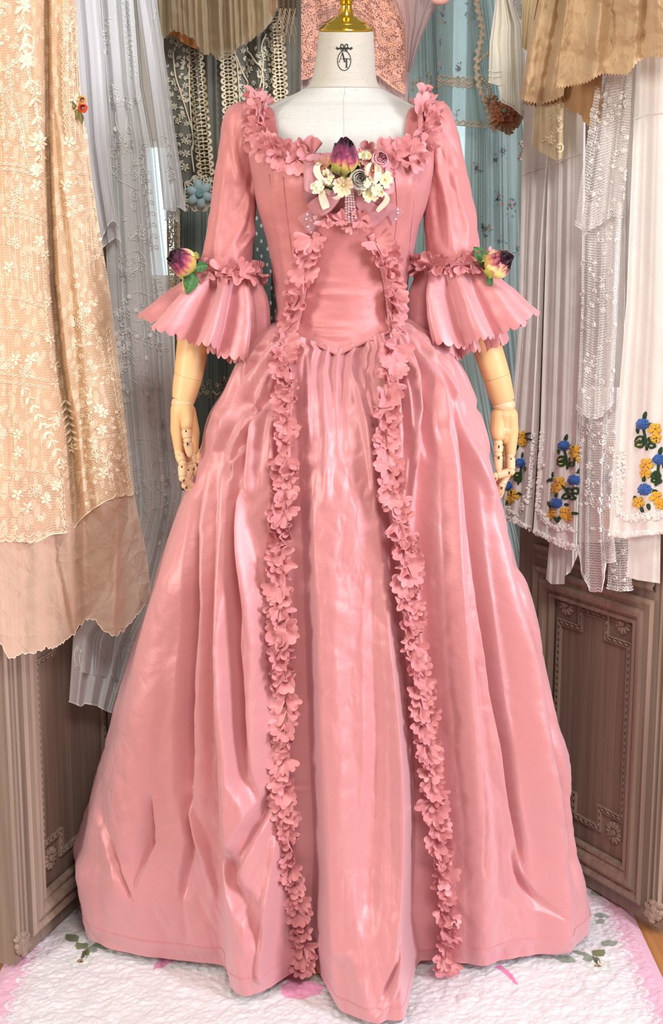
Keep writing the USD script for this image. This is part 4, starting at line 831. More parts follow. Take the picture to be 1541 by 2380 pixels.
# pole and foot under the skirt
part(form, 'stand_pole', lathe([(0.016, 0.02), (0.016, 1.0)], 24), M_GOLD, smooth=40)
part(form, 'stand_base', lathe([(0, 0.0085), (0.15, 0.0085), (0.155, 0.014), (0.14, 0.02), (0.03, 0.028), (0.018, 0.05), (0.0, 0.05)], 48), M_GOLD, smooth=35)
# ================================================================ roses on the sleeves and the corsage on the bodice
M_PETAL = vcol('dyed_petal', rough=0.6, sheen=0.3, spec=0.3, bump=0.25, scale=260, transl=0.12)
M_LEAF = vcol('cloth_leaf', rough=0.5, spec=0.4, bump=0.3, scale=400)
def ramp_cols(t, stops):
    a = np.array([s_[0] for s_ in stops]); c = np.array([s_[1] for s_ in stops]); return np.stack([np.interp(t, a, c[:, k]) for k in range(3)], -1)
def rose_petal(R, H, span, twist, r_open, seed, stops, curl=0.15, tip=0.0):
    """A cupped petal wrapped about +z, from the base up."""
    g = np.random.default_rng(seed); nu, nv = 17, 14; T, Uu = np.meshgrid(np.linspace(0, 1, nv), np.linspace(-1, 1, nu), indexing='ij')
    w = span * np.sin(np.clip(T * 0.86 + 0.14, 0, 1) * PI * 0.62) ** 0.8; ang = twist + Uu * w
    prof = np.sin(np.clip(T * 0.92 + 0.10, 0, 1) * PI * 0.80) ** 0.75
    r = R * r_open * prof * (1 + 0.03 * np.sin(Uu * 3 + seed)) + R * curl * np.maximum(T - 0.8, 0) ** 1.2 * 3 * (0.6 + 0.4 * np.abs(Uu)) - R * 0.10 * (1 - Uu ** 2) * 0
    z = H * T * (1 - 0.16 * Uu ** 2 * T) + 0.02 * H * np.sin(Uu * 7 + seed) * T ** 3 + tip * H * T ** 4 * (1 - np.abs(Uu))
    P = np.stack([r * np.cos(ang), r * np.sin(ang), z], -1)
    nz = meshkit.fbm(P * 260 + seed, 3, 3); t = np.clip(T + 0.30 * (nz - 0.5) + 0.22 * np.abs(Uu) ** 3 * T + 0.06 * np.sin(Uu * 14 + seed), 0, 1)
    return grid(P), ramp_cols(t, stops).reshape(-1, 3)
def leaf(L, wd, seed, c0, c1, bend=0.2):
    n, m = 16, 9; T, S = np.meshgrid(np.linspace(0, 1, n), np.linspace(-1, 1, m), indexing='ij'); hw = wd * np.sin(PI * T ** 0.85) ** 0.85 * (1 - 0.1 * T)
    z = bend * L * T ** 2 * -1 + 0.22 * wd * np.abs(S) + 0.03 * wd * np.sin(T * 26 + np.abs(S) * 4)
    C = ramp_cols(np.clip(1 - np.exp(-(S / 0.10) ** 2) * 0.8 - 0.35 * (np.abs(((T * 9 - np.abs(S) * 1.2) % 1) - 0.5) < 0.06), 0, 1), [(0, c1), (1, c0)])
    return grid(np.stack([L * T, hw * S, z], -1)), C.reshape(-1, 3)
PURPLE, MAG, YEL, OLIVE, CREAM = srgb(84, 26, 58), srgb(150, 52, 92), srgb(218, 184, 104), srgb(140, 142, 52), srgb(240, 224, 150)
def rosebud(parent, c, axis, R, H, seed, dark=0.0, xh=(1, 0, 0), part_name='petal'):
    F = frame_from(axis, xh); g = np.random.default_rng(seed)
    inner = [(0, YEL), (0.35, srgb(214, 150, 110)), (0.6, MAG), (0.85, PURPLE), (1, srgb(56, 16, 40))]
    outer = [(0, OLIVE), (0.25, srgb(200, 190, 84)), (0.5, YEL), (0.68 - dark, srgb(196, 110, 104)), (0.84 - dark, MAG), (1, PURPLE)]
    yellow = [(0, OLIVE), (0.3, srgb(214, 208, 96)), (0.75, CREAM), (0.93, srgb(210, 140, 130)), (1, MAG)]
    spec = [(4, 0.40, 1.0, inner, 1.2), (5, 0.66, 0.97, inner, 1.15), (4, 0.90, 0.90, outer, 1.15), (5, 1.03, 0.76, outer, 1.05)]
    for ring, (m, op, hh, st, sp) in enumerate(spec):
        for k in range(m):
            s2 = yellow if (ring >= 2 and ((k % 3 == 1 and dark == 0) or (k % 2 == 0 and dark < 0))) else st
            me, col = rose_petal(R, H * hh * g.uniform(0.94, 1.04), sp, 2 * PI * k / m + ring * 0.7 + g.uniform(-.2, .2), op, int(g.integers(1e5)), s2, curl=0.06 + 0.09 * ring, tip=g.uniform(-.08, .08))
            part(parent, part_name, put(me, c, F), M_PETAL, smooth=True, color=col)
    for k in range(4):
        me, col = rose_petal(R * 1.04, H * g.uniform(0.32, 0.5), 0.36, 2 * PI * k / 5 + 0.3, 1.10, int(g.integers(1e5)), [(0, srgb(92, 108, 40)), (0.6, srgb(140, 146, 54)), (1, srgb(170, 152, 66))], 0.02, 0.3)
        part(parent, 'sepal', put(me, c, F), M_PETAL, smooth=True, color=col)
    part(parent, 'hip', put(ball((0, 0, 0), R * 0.34, (1, 1, 1.2)), c - F[:, 2] * R * 0.05), plain_cache('rose_hip_green', srgb(120, 136, 50)), smooth=True)
_pc = {}
def plain_cache(name, col, rough=0.55, **k):
    if name not in _pc: _pc[name] = plain(name, col, rough, **k)
    return _pc[name]
G0, G1 = srgb(62, 110, 58), srgb(96, 140, 84)
def put_leaf(parent, px, py, y, dirpx, L, wd, seed, facing=(0, -1, 0.1), c0=G0, c1=G1):
    p = W(px, py, y); d = W(px + dirpx[0], py + dirpx[1], y) - p; d /= np.linalg.norm(d); n = np.array(facing, float); n -= d * (n @ d); n /= np.linalg.norm(n)
    me, col = leaf(L, wd, seed, c0, c1); part(parent, 'leaf', put(me, p, np.stack([d, np.cross(n, d), n], 1)), M_LEAF, smooth=True, color=col)
r1 = thing('sleeve_rose', 'purple and yellow cloth rosebud with two green leaves on the left elbow ruffle', 'rose', W(458, 622, -.085), 'cloth roses on the sleeve ruffles')
rosebud(r1, W(449, 622, -.082), (-0.70, -0.55, 0.42), .0215, .044, 31)
put_leaf(r1, 452, 632, -.088, (-22, 62), .036, .0125, 1); put_leaf(r1, 450, 622, -.086, (40, -6), .024, .009, 2); put_leaf(r1, 448, 634, -.080, (-40, 14), .018, .007, 3)
part(r1, 'stem', tube(spline([W(462, 628, -.07), W(458, 628, -.08), W(449, 622, -.083)], 8), .0018, 6), plain_cache('stem_green', srgb(80, 110, 50)), smooth=True)
r2 = thing('sleeve_rose', 'wilting purple and ochre cloth rosebud with one green leaf on the right elbow ruffle', 'rose', W(1128, 630, -.07), 'cloth roses on the sleeve ruffles')
rosebud(r2, W(1136, 628, -.070), (0.58, -0.66, 0.42), .0210, .044, 45, dark=-0.12)
put_leaf(r2, 1130, 612, -.072, (-30, -44), .032, .0115, 4, (0.3, -1, 0.1)); put_leaf(r2, 1134, 640, -.066, (10, 30), .018, .006, 5)
part(r2, 'stem', tube(spline([W(1112, 612, -.058), W(1124, 620, -.066), W(1136, 628, -.071)], 8), .0018, 6), plain_cache('stem_green', srgb(80, 110, 50)), smooth=True)

# ---- the corsage
co = thing('corsage', 'floral corsage with mauve bow, ivory ribbon loops and bead drops on the gown neckline', 'corsage', on_torso(800, 430, 0.01)[0][0])
def ribbon_mat(name, col, rough, sheen): return plain(name, col, rough, sheen=sheen, bump=0.15, scale=500)
M_MAUVE = taffeta('mauve_ribbon', srgb(194, 134, 140), srgb(216, 168, 174), rough=0.5, metal=0.1, grain=0.6)
M_IVORY = plain('ivory_velvet_ribbon', srgb(228, 214, 190), 0.75, sheen=0.6)
M_DOT = cloth('sheer_ribbon', srgb(214, 170, 178), alpha=0.5, edge=0.3, transl=0.3, bump=0)
def tp(px, py, h): return on_torso(px, py, 0.005 + h)[0][0]
def ribbon(name, rows_, mt, n=28, m=7, bulge=0.0):
    """rows_: (px, py, height) of both edges, row after row along the ribbon."""
    A = np.array([tp(*r[0]) for r in rows_]); B = np.array([tp(*r[1]) for r in rows_]); A, B = spline(A, n), spline(B, n); t = np.linspace(0, 1, m)[None, :, None]
    P = A[:, None] + (B - A)[:, None] * t; P[..., 1] -= bulge * np.sin(np.linspace(0, PI, m))[None, :]
    part(co, name, grid(P), mt, smooth=True); return P
# mauve bow: two upper loops, two lower loops, two tails
ribbon('bow_loop', [((788, 398, .012), (792, 440, .012)), ((750, 362, .026), (752, 450, .020)), ((712, 364, .020), (708, 440, .018)), ((704, 390, .008), (708, 428, .008)), ((730, 400, .004), (735, 424, .004)), ((785, 410, .006), (788, 430, .006))], M_MAUVE)
ribbon('bow_loop', [((812, 398, .012), (808, 440, .012)), ((850, 360, .026), (860, 455, .022)), ((898, 366, .018), (916, 446, .018)), ((916, 400, .006), (914, 440, .006)), ((880, 410, .004), (876, 430, .004)), ((815, 412, .006), (812, 430, .006))], M_MAUVE)
ribbon('bow_loop', [((800, 430, .014), (806, 452, .014)), ((760, 446, .022), (776, 480, .018)), ((722, 468, .018), (744, 502, .014)), ((714, 480, .008), (728, 498, .008)), ((740, 478, .004), (748, 492, .004))], M_MAUVE)
ribbon('bow_tail', [((802, 436, .010), (796, 450, .010)), ((770, 458, .014), (776, 484, .012)), ((738, 476, .010), (748, 504, .008)), ((730, 478, .009), (740, 506, .007))], M_MAUVE)
ribbon('bow_tail', [((818, 440, .014), (808, 448, .012)), ((850, 462, .018), (828, 478, .014)), ((886, 482, .016), (846, 506, .010)), ((904, 498, .010), (866, 530, .006))], M_MAUVE)
ribbon('bow_tail', [((826, 436, .010), (822, 450, .010)), ((868, 452, .020), (860, 476, .014)), ((912, 476, .012), (898, 500, .010)), ((922, 488, .008), (890, 504, .008))], M_MAUVE)
ribbon('bow_loop', [((716, 432, .006), (740, 420, .008)), ((706, 446, .010), (748, 436, .012)), ((712, 470, .006), (738, 452, .008)), ((722, 480, .003), (742, 470, .003))], M_MAUVE)
for rows_ in ([((762, 478, .006), (738, 470, .006)), ((745, 508, .008), (712, 492, .008)), ((722, 545, .006), (690, 507, .006))], [((880, 480, .005), (905, 470, .005)), ((905, 505, .006), (930, 484, .006)), ((912, 525, .004), (940, 490, .004))], [((738, 500, .004), (714, 500, .004)), ((735, 520, .006), (716, 520, .006)), ((728, 545, .004), (710, 540, .004))]):
    P = ribbon('sheer_ribbon', rows_, M_DOT, 20)
    for k in range(7):
        c = P[2 + (k * 37) % 17, 1 + (k * 23 // 7) % 5] + np.array([0, -0.0004, 0]); part(co, 'ribbon_dot', ball(c, .0014, (1, .4, 1)), plain_cache('white_dot', srgb(244, 238, 240)), smooth=True)
# ivory velvet loops
ribbon('ivory_loop', [((792, 434, .016), (788, 440, .014)), ((758, 432, .026), (764, 420, .034)), ((734, 412, .030), (748, 406, .036)), ((728, 392, .030), (744, 388, .034)), ((738, 376, .028), (752, 384, .022)), ((748, 382, .014), (756, 394, .010)), ((770, 420, .010), (776, 426, .010))], M_IVORY, 36)
ribbon('ivory_loop', [((822, 432, .016), (828, 438, .014)), ((846, 400, .028), (858, 398, .030)), ((856, 380, .034), (868, 376, .030)), ((872, 378, .036), (870, 390, .026)), ((886, 392, .034), (870, 404, .030)), ((880, 420, .030), (866, 426, .028)), ((862, 440, .024), (852, 442, .020)), ((832, 444, .014), (830, 440, .012))], M_IVORY, 36)
ribbon('ivory_tail', [((796, 440, .016), (792, 452, .014)), ((762, 452, .022), (764, 440, .026)), ((742, 444, .028), (756, 440, .032)), ((742, 466, .026), (760, 460, .028)), ((752, 488, .022), (765, 482, .022))], M_IVORY, 30)
ribbon('ivory_tail', [((820, 444, .016), (826, 452, .014)), ((860, 462, .022), (866, 446, .024)), ((892, 446, .028), (880, 440, .030)), ((906, 462, .026), (894, 456, .028)), ((898, 478, .024), (884, 474, .024)), ((880, 494, .020), (874, 490, .020))], M_IVORY, 34)
ribbon('ivory_tail', [((800, 436, .018), (804, 446, .016)), ((786, 452, .022), (788, 462, .018)), ((768, 458, .020), (766, 468, .016))], M_IVORY, 16)
def blossom(name, px, py, h, R, n, c_in, c_out, seed, cup=0.4, face=(0, -1, 0.25), ctr=None, split=True):
    """A small cloth flower: n petals round a stamen knot."""
    g = np.random.default_rng(seed); F = frame_from(face, (1, 0, 0)); c = tp(px, py, h); hd = holder(co, name) if split else None; ms, cs = [], []
    for k in range(n):
        nu, nv = 9, 7; T, S = np.meshgrid(np.linspace(0.05, 1, nv), np.linspace(-1, 1, nu), indexing='ij'); w = R * 0.62 * (2.6 / n) ** 0.5 * np.sin(np.clip(T * 0.8 + 0.15, 0, 1) * PI * 0.78)
        a = 2 * PI * k / n + g.uniform(-.2, .2); x = R * T * g.uniform(.9, 1.1); y = w * S; z = cup * R * T ** 1.6 * g.uniform(.6, 1.3) + 0.25 * w * S ** 2 + R * 0.08 * np.sin(S * 5 + k) * T
        P = np.stack([x * math.cos(a) - y * math.sin(a), x * math.sin(a) + y * math.cos(a), z], -1); col = ramp_cols(T, [(0, c_in), (1, c_out)]).reshape(-1, 3); me = put(grid(P), c, F)
        if split: part(hd, 'petal', me, M_PETAL, smooth=True, color=col)
        else: ms.append(me); cs.append(col)
    kn = ball(c + F[:, 2] * R * 0.16, R * 0.13); 
    if split: part(hd, 'stamen', kn, plain_cache('stamen_' + name, ctr or srgb(206, 186, 120)), smooth=True)
    else: part(co, name, cat(ms), M_PETAL, smooth=True, color=np.vstack(cs))
PEA, CRM, WHT, GRY, PNK = srgb(222, 168, 146), srgb(240, 226, 200), srgb(246, 244, 234), srgb(176, 168, 158), srgb(222, 150, 164)
blossom('peach_flower', 758, 392, .022, .0150, 7, srgb(196, 130, 104), PEA, 1, 0.6, (-0.2, -1, 0.3)); blossom('peach_flower', 866, 398, .022, .0140, 7, srgb(196, 120, 104), PEA, 2, 0.5, (0.2, -1, 0.2))
blossom('pink_flower', 848, 366, .020, .0160, 7, srgb(240, 214, 150), PNK, 3, 0.3, (0.1, -1, 0.4)); blossom('cream_flower', 799, 430, .034, .0145, 7, srgb(196, 172, 126), srgb(232, 214, 184), 4, 0.55, (-0.1, -1, -0.25)); blossom('cream_flower', 862, 448, .024, .0130, 6, srgb(214, 206, 150), srgb(236, 226, 190), 5, 0.3, (0.2, -1, -0.2)); blossom('cream_flower', 895, 418, .020, .0120, 5, srgb(214, 210, 160), srgb(238, 228, 196), 6, 0.2, (0.4, -1, 0.1))
for k, (x, y) in enumerate([(757, 402), (768, 412), (762, 420), (730, 432), (738, 440), (746, 436), (734, 444), (740, 428), (852, 428), (858, 420), (846, 434), (872, 440), (872, 450), (880, 436), (872, 446), (850, 358), (856, 362), (842, 362), (886, 450)]):
    blossom('white_blossom', x, y, .028 + .002 * (k % 3), .0056, 5, srgb(226, 226, 140), WHT, 40 + k, 0.5, (0.2 * math.sin(k), -1, 0.2 * math.cos(k)), split=False)
def small_rose(name, px, py, h, R, cols, seed, axis):
    hd = holder(co, name); c = tp(px, py, h); F = frame_from(axis); g = np.random.default_rng(seed)
    for ring, (m, op, hh) in enumerate([(3, .3, 1.0), (4, .6, .95), (5, .9, .82), (6, 1.25, .6)]):
        for k in range(m):
            me, col = rose_petal(R, R * 1.5 * hh, 0.95, 2 * PI * k / m + ring, op, int(g.integers(1e5)), cols, 0.10 + .12 * ring); part(hd, 'petal', put(me, c, F), M_PETAL, smooth=True, color=col)
small_rose('grey_rose', 832, 420, .024, .0120, [(0, srgb(140, 130, 118)), (0.6, GRY), (1, srgb(206, 200, 190))], 61, (0.25, -1, 0.15)); small_rose('pink_rose', 880, 374, .020, .0105, [(0, srgb(196, 120, 134)), (0.7, PNK), (1, srgb(240, 200, 206))], 62, (0.3, -1, 0.3))
rb = holder(co, 'rosebud', 'large purple and olive rosebud'); rosebud(rb, tp(801, 404, .026), (-0.02, -0.42, 0.9), .0205, .052, 77, dark=0.10)
for x, y, d, L in ((790, 420, (-30, 22), .022), (812, 412, (30, 6), .02), (782, 428, (-36, 8), .018)):
    p = tp(x, y, .026); dd = W(x + d[0], y + d[1], p[1]) - p; dd /= np.linalg.norm(dd); n = np.array([0, -1, 0.2]) - dd * (np.array([0, -1, .2]) @ dd); n /= np.linalg.norm(n)
    me, col = leaf(L, .005, 1, srgb(74, 88, 58), srgb(110, 120, 84)); part(co, 'leaf', put(me, p, np.stack([dd, np.cross(n, dd), n], 1)), M_LEAF, smooth=True, color=col)
for k in range(16):
    a = 2 * PI * k / 16; c = tp(852 + 9 * math.cos(a), 364 + 8 * math.sin(a), .034); part(co, 'stamen', tube([tp(850, 366, .024), c], .0004, 4), plain_cache('stamen_thread', srgb(244, 226, 150)))
M_CRYSTAL = mat('pink_crystal', {'p': ('principled_bsdf', dict(base_color=srgb(236, 204, 206), roughness=0.06, ior=1.5, transmission_weight=0.45, specular_ior_level=0.9))}, [], 'p.BSDF')
for k, (x0, x1, y1) in enumerate(((804, 805, 508), (810, 811, 522), (815, 819, 518), (820, 826, 506))):
    st = holder(co, 'bead_strand'); n = int((y1 - 448) / 5.6)
    for i in range(n):
        t = i / (n - 1); c = tp(x0 + (x1 - x0) * t, 450 + (y1 - 450) * t, .020 - .008 * t); b = trimesh.creation.icosphere(1, .0024 if i % 2 else .0019); b.apply_translation(c); part(st, 'bead', b, M_CRYSTAL)
# ================================================================ hanging clothes
from scipy.ndimage import map_coordinates
class Sheet:
    """A hung cloth: left and right edges as (py, px) lists, a hem as (u, py) pairs, a depth, and folds."""
    def __init__(s, L, R, top, hem, Y, folds=(), nu=120, nv=120, spec=(), wob=0.004, crease=0.0, cell=0.06, seed=0, pink=0, lettuce=0.0, flare=1.0, side=0.0, full=0.0, hemn=0.0, vein=0.0):
        g = np.random.default_rng(seed + 1000); u = np.linspace(0, 1, nu); v = np.linspace(0, 1, nv)[:, None]
        s.L, s.R, s.top, s.hem = L, R, top, hem
        h = np.interp(u, *np.array(hem, float).T) if np.ndim(hem) else np.full(nu, float(hem))
        from scipy.ndimage import gaussian_filter1d as gf_
        h = gf_(h, max(1.0, nu / 70), mode='nearest')
        if pink: h = h + 3.2 * (np.abs(((u * pink) % 1) - 0.5) * 4 - 1)
        h = h + (hemn * (meshkit.fbm(np.stack([u * nu / 6, 0 * u + seed, 0 * u], -1), 3, seed) - .5) if hemn else 0); s.h = h; PY = top + v * (h[None] - top); PX = ip(PY, L) + (ip(PY, R) - ip(PY, L)) * u
        y = Y(PX, PY) if callable(Y) else np.full(PX.shape, float(Y)); U2 = np.repeat(u[None], nv, 0); V2 = np.repeat(v, nu, 1)
        d = np.zeros_like(PX)
        for (n, amp, fd, tp0) in folds:          # number of folds across, depth in metres, how fast they grow downwards, share at the top
            w = U2 + 0.5 / n * sum(g.uniform(-.35, .35) * np.sin(2 * PI * (k * U2 * n / 4 + g.uniform(0, 1) + 0.12 * V2 * k)) for k in (1, 2, 3)); a = amp * (tp0 + (1 - tp0) * V2 ** fd)
            m = 0.65 + 0.5 * np.sin(2 * PI * (U2 * 2.3 + g.uniform(0, 1)))
            d += a * m * np.sin(2 * PI * n * w + g.uniform(0, 6))
        if len(spec): d += bumps(PX, PY, spec)
        q = np.stack([PX / 60, PY / 90, 0 * PX + seed], -1); d += wob * (meshkit.fbm(q, 3, seed) - 0.5)
        if crease: d += crease * (crumple(PX / 1400, PY / 1400, cell, seed) - 0.4) + 0.35 * crease * (crumple(PX / 1400, PY / 1400 * 0.7, cell * 0.4, seed + 1) - 0.4)
        if vein:
            for c_, k_ in ((cell, 1.0), (cell * 0.45, 0.5)): d += vein * k_ * np.exp(-crumple(PX / 1400 + .01 * meshkit.noise(q * 2, 5), PY / 1400 * .75, c_, seed + 3) / 0.09)
        if lettuce: d += lettuce * np.sin(U2 * 22 + 2 * np.sin(U2 * 9)) * sstep(0.93, 1.0, V2)
        y = y - d + (full * (2 * U2 - 1) ** 2 if full else 0)
        s.P = W(PX, PY, y); s.nu, s.nv = nu, nv
        du = np.gradient(s.P, axis=1); dv = np.gradient(s.P, axis=0); n = np.cross(du, dv); n /= np.maximum(np.linalg.norm(n, axis=-1, keepdims=True), 1e-9); n[n[..., 1] > 0] *= -1; s.N = n
        wid = np.linalg.norm(np.diff(s.P[nv // 2], axis=0), axis=1).sum(); hei = np.linalg.norm(np.diff(s.P[:, nu // 2], axis=0), axis=1).sum()
        s.uv = np.stack([U2 * wid, (1 - V2) * hei], -1).reshape(-1, 2)
    def uvof(s, px, py):
        px, py = np.asarray(px, float), np.asarray(py, float); u = np.clip((px - ip(py, s.L)) / (ip(py, s.R) - ip(py, s.L)), 0, 1)
        h = np.interp(u, np.linspace(0, 1, s.nu), s.h); return u, np.clip((py - s.top) / (h - s.top), 0, 1)
    def at(s, px, py, off=0.0):
        sc_ = np.ndim(px) == 0; u, v = s.uvof(np.atleast_1d(px), np.atleast_1d(py)); c = [v * (s.nv - 1), u * (s.nu - 1)]
        P = np.stack([map_coordinates(s.P[..., k], c, order=1, mode='nearest') for k in range(3)], -1); N = np.stack([map_coordinates(s.N[..., k], c, order=1, mode='nearest') for k in range(3)], -1)
        return (P + N * off)[0] if sc_ else P + N * off
    def nrm(s, px, py):
        u, v = s.uvof(px, py); c = [np.atleast_1d(v * (s.nv - 1)), np.atleast_1d(u * (s.nu - 1))]; return np.array([map_coordinates(s.N[..., k], c, order=1, mode='nearest')[0] for k in range(3)])
    def build(s, parent, name, m, **kw):
        v, f = grid(s.P); return part(parent, name, (v, f), m, smooth=True, uv=s.uv, **kw)
    def hem_tube(s, r, off=0.0, row=-1): return tube(s.P[row] + s.N[row] * off, r, 5)
def stroke(sh, pts, r, off=0.0008, n=None, k=5, sp=True):
    p = np.asarray(pts, float); n = n or max(6, int(np.linalg.norm(np.diff(p, axis=0), axis=1).sum() / 4)); q = spline(p, n) if sp and len(p) > 2 else (p if len(p) > 2 else spline(p, n))
    return tube(sh.at(q[:, 0], q[:, 1], off), r, k)
def loop_leaf(sh, x, y, ang, L, w, r, off=0.0008):
    t = np.linspace(0, 1, 9); hw = w * np.sin(PI * t); c, s_ = math.cos(ang), math.sin(ang); a = np.stack([L * t, hw], 1); b = np.stack([L * t, -hw], 1)[::-1]; q = np.vstack([a, b[1:]])
    return stroke(sh, q @ np.array([[c, s_], [-s_, c]]) + [x, y], r, off, 20)
def fill_leaf(sh, x, y, ang, L, w, off=0.001, th=0.0012):
    """A padded satin-stitch leaf."""
    t = np.linspace(0, 1, 9); P = np.stack([x + L * t * math.cos(ang), y + L * t * math.sin(ang)], 1); return tube(sh.at(P[:, 0], P[:, 1], off), np.maximum(w / 1400 * np.sin(PI * np.clip(t * .96 + .02, 0, 1)) ** .8, 0.0002), 6, flat=0.5)
def loop_flower(sh, x, y, R, n, r, off=0.0008, hub=True):
    ms = [loop_leaf(sh, x + R * .22 * math.cos(2 * PI * k / n + .2), y + R * .22 * math.sin(2 * PI * k / n + .2), 2 * PI * k / n + .2, R * .8, R * 1.2 / n, r, off) for k in range(n)]
    if hub: ms.append(stroke(sh, [(x + R * .17 * math.cos(a), y + R * .17 * math.sin(a)) for a in np.linspace(0, 2 * PI, 9)], r, off, 12))
    return cat(ms)
def pad_flower(sh, x, y, R, n, off=0.001): return cat([fill_leaf(sh, x + R * .15 * math.cos(a), y + R * .15 * math.sin(a), a, R * .85, R * .30, off) for a in (2 * PI * k / n + .3 for k in range(n))] + [ball(sh.at(x, y, off + .001), R * .2 / 1400)])
def spiral(sh, x, y, R, turns, r, a0=0.0, sg=1, off=0.0008):
    t = np.linspace(0.12, 1, int(16 * turns)); a = a0 + sg * t * turns * 2 * PI; return stroke(sh, np.stack([x + R * t * np.cos(a), y + R * t * np.sin(a)], 1), r, off, len(t) * 2)
def sprig(sh, pts, n, L, w, r, off=0.0008, pad=False):
    q = spline(np.asarray(pts, float), 40); ms = [stroke(sh, pts, r, off)]
    for k in range(n):
        i = int(3 + 36 * k / n); d = q[min(i + 1, 39)] - q[i - 1]; a = math.atan2(d[1], d[0])
        for sg in (-1, 1):
            ang = a + sg * 0.75
            ms.append(fill_leaf(sh, *q[i], ang, L, w, off) if pad else loop_leaf(sh, *q[i], ang, L, w, r, off))
    return cat(ms)
def braid(sh, pts, wpx, r, off=0.001):
    """Two wavy cords."""
    q = spline(np.asarray(pts, float), max(20, int(np.linalg.norm(np.diff(np.asarray(pts, float), axis=0), axis=1).sum() / 3))); t = np.arange(len(q)); d = np.gradient(q, axis=0); d /= np.linalg.norm(d, axis=1, keepdims=True); nn = np.stack([-d[:, 1], d[:, 0]], 1)
    return cat([stroke(sh, q + nn * (wpx * (o + 0.22 * np.sin(t * 1.5 + o * 9)))[:, None], r, off, len(q), 5, False) for o in (-.5, .5)])
def scallops(sh, pts, n, drop, r, off=0.001):
    q = spline(np.asarray(pts, float), n * 8 + 1); t = np.linspace(0, n, n * 8 + 1); return stroke(sh, q + np.stack([0 * t, drop * np.abs(np.sin(PI * t))], 1), r, off, len(q), 5, False)
def lace_fill(sh, box_, n, seed, r, sc=1.0, kinds='fls', inside=None, pad=True, off=0.0009):
    """Scattered lace figures within a picture box of the sheet."""
    g = np.random.default_rng(seed); ms = []; x0, y0, x1, y1 = box_; pts = []
    for _ in range(n * 12):
        x, y = g.uniform(x0, x1), g.uniform(y0, y1)
        if inside and not inside(x, y): continue
        if all((x - a) ** 2 + (y - b) ** 2 > (13 * sc) ** 2 for a, b in pts): pts.append((x, y))
        if len(pts) >= n: break
    for x, y in pts:
        k = kinds[int(g.integers(len(kinds)))]; s_ = sc * g.uniform(.7, 1.25)
        if k == 'f': ms.append(pad_flower(sh, x, y, 11 * s_, 6, off) if pad else loop_flower(sh, x, y, 11 * s_, 6, r, off))
        elif k == 'l': a = g.uniform(0, 6.28); ms += [fill_leaf(sh, x, y, a + da, 13 * s_, 3.4 * s_, off) for da in (-.5, .15, .8)]
        elif k == 's': ms.append(spiral(sh, x, y, 9 * s_, 1.3, r, g.uniform(0, 6), 1 if g.random() < .5 else -1, off))
        elif k == 'e': ms.append(stroke(sh, [(x + 5 * s_ * math.cos(a), y + 6 * s_ * math.sin(a)) for a in np.linspace(0, 6.28, 9)], r, off, 14))
    return cat(ms)

# ---- depth of the two rows of clothes: along the open doors
def YL(off):
    def f(px, py): return np.interp(px, [-90, 0, 53, 128, 183, 260, 350, 430], [-.26, -.185, -.115, -.02, .03, .07, .10, .13]) + off
    return f
def YR(off):
    A3 = np.array([DR[0][0], DR[0][1], 0.0]); d = np.array([DR[1][0], DR[1][1], 0]) - A3; d /= np.linalg.norm(d); nn = np.array([-d[1], d[0], 0]); nn = nn if nn[1] < 0 else -nn
    def f(px, py): return PLN(px, py, A3 + nn * off, nn)[..., 1]
    return f
T_ = -300
def YW(off):
    """Behind the peach dress but still in front of the left door."""
    A3 = np.array([DL[0][0], DL[0][1], 0.0]); d = np.array([DL[1][0], DL[1][1], 0]) - A3; d /= np.linalg.norm(d); nn = np.array([d[1], -d[0], 0]); f0 = YL(off)
    def f(px, py):
        yd = PLN(px, py, A3 + nn * 0.03, nn)[..., 1]; yd = np.where((np.asarray(px) < 300) & (yd > -1), yd, 9.0); return np.minimum(f0(px, py), yd)
    return f
# ================================================================ left: the peach lace dress
M_PLACE = cloth('peach_lace', srgb(250, 226, 194), alpha=0.42, transl=0.3, net=260, net_w=0.13, motif=46, motif_cov=0.40, motif_col=srgb(254, 236, 206), bump=0.5, bscale=300)
M_PLINE = cloth('peach_lining', srgb(246, 214, 174), transl=0.12, bump=0.3, bscale=60)
M_PTULLE = cloth('blush_tulle', srgb(246, 214, 188), alpha=0.52, edge=0.6, transl=0.2, bump=0.5, bscale=60, vary=0.04)
M_PEMB = plain('peach_embroidery', srgb(252, 236, 208), 0.75, sheen=0.3)
PE_R = [(-150, 172), (0, 178), (150, 181), (260, 190), (330, 205), (430, 216), (560, 236), (680, 256), (800, 271), (930, 286), (1080, 302), (1160, 312), (1280, 338), (1400, 352), (1500, 356)]
pe = thing('lace_dress', 'peach lace and tulle dress with raised cream embroidery hanging at the far left', 'dress', W(100, 20, -.05))
VAL = [(106, -150, -.05, 14, 12), (108, 150, -.055, 14, 14), (112, 400, -.06, 16, 14), (122, 650, -.06, 18, 16), (140, 850, -.06, 22, 18), (162, 1000, -.055, 24, 20), (172, 1150, -.045, 26, 24), (178, 1320, -.03, 20, 18), (185, 1440, -.02, 18, 18)]
ROLL = [(150, -150, .022, 34, 34), (156, 200, .026, 34, 34), (170, 430, .03, 40, 40), (200, 700, .034, 56, 56), (235, 1000, .034, 60, 60), (262, 1250, .03, 70, 70), (275, 1480, .02, 70, 70)]
ROLL2 = [(75, -150, .012, 40, 26), (85, 400, .016, 40, 24), (100, 700, .018, 44, 24), (120, 1000, .020, 50, 28), (140, 1240, .02, 50, 30)]
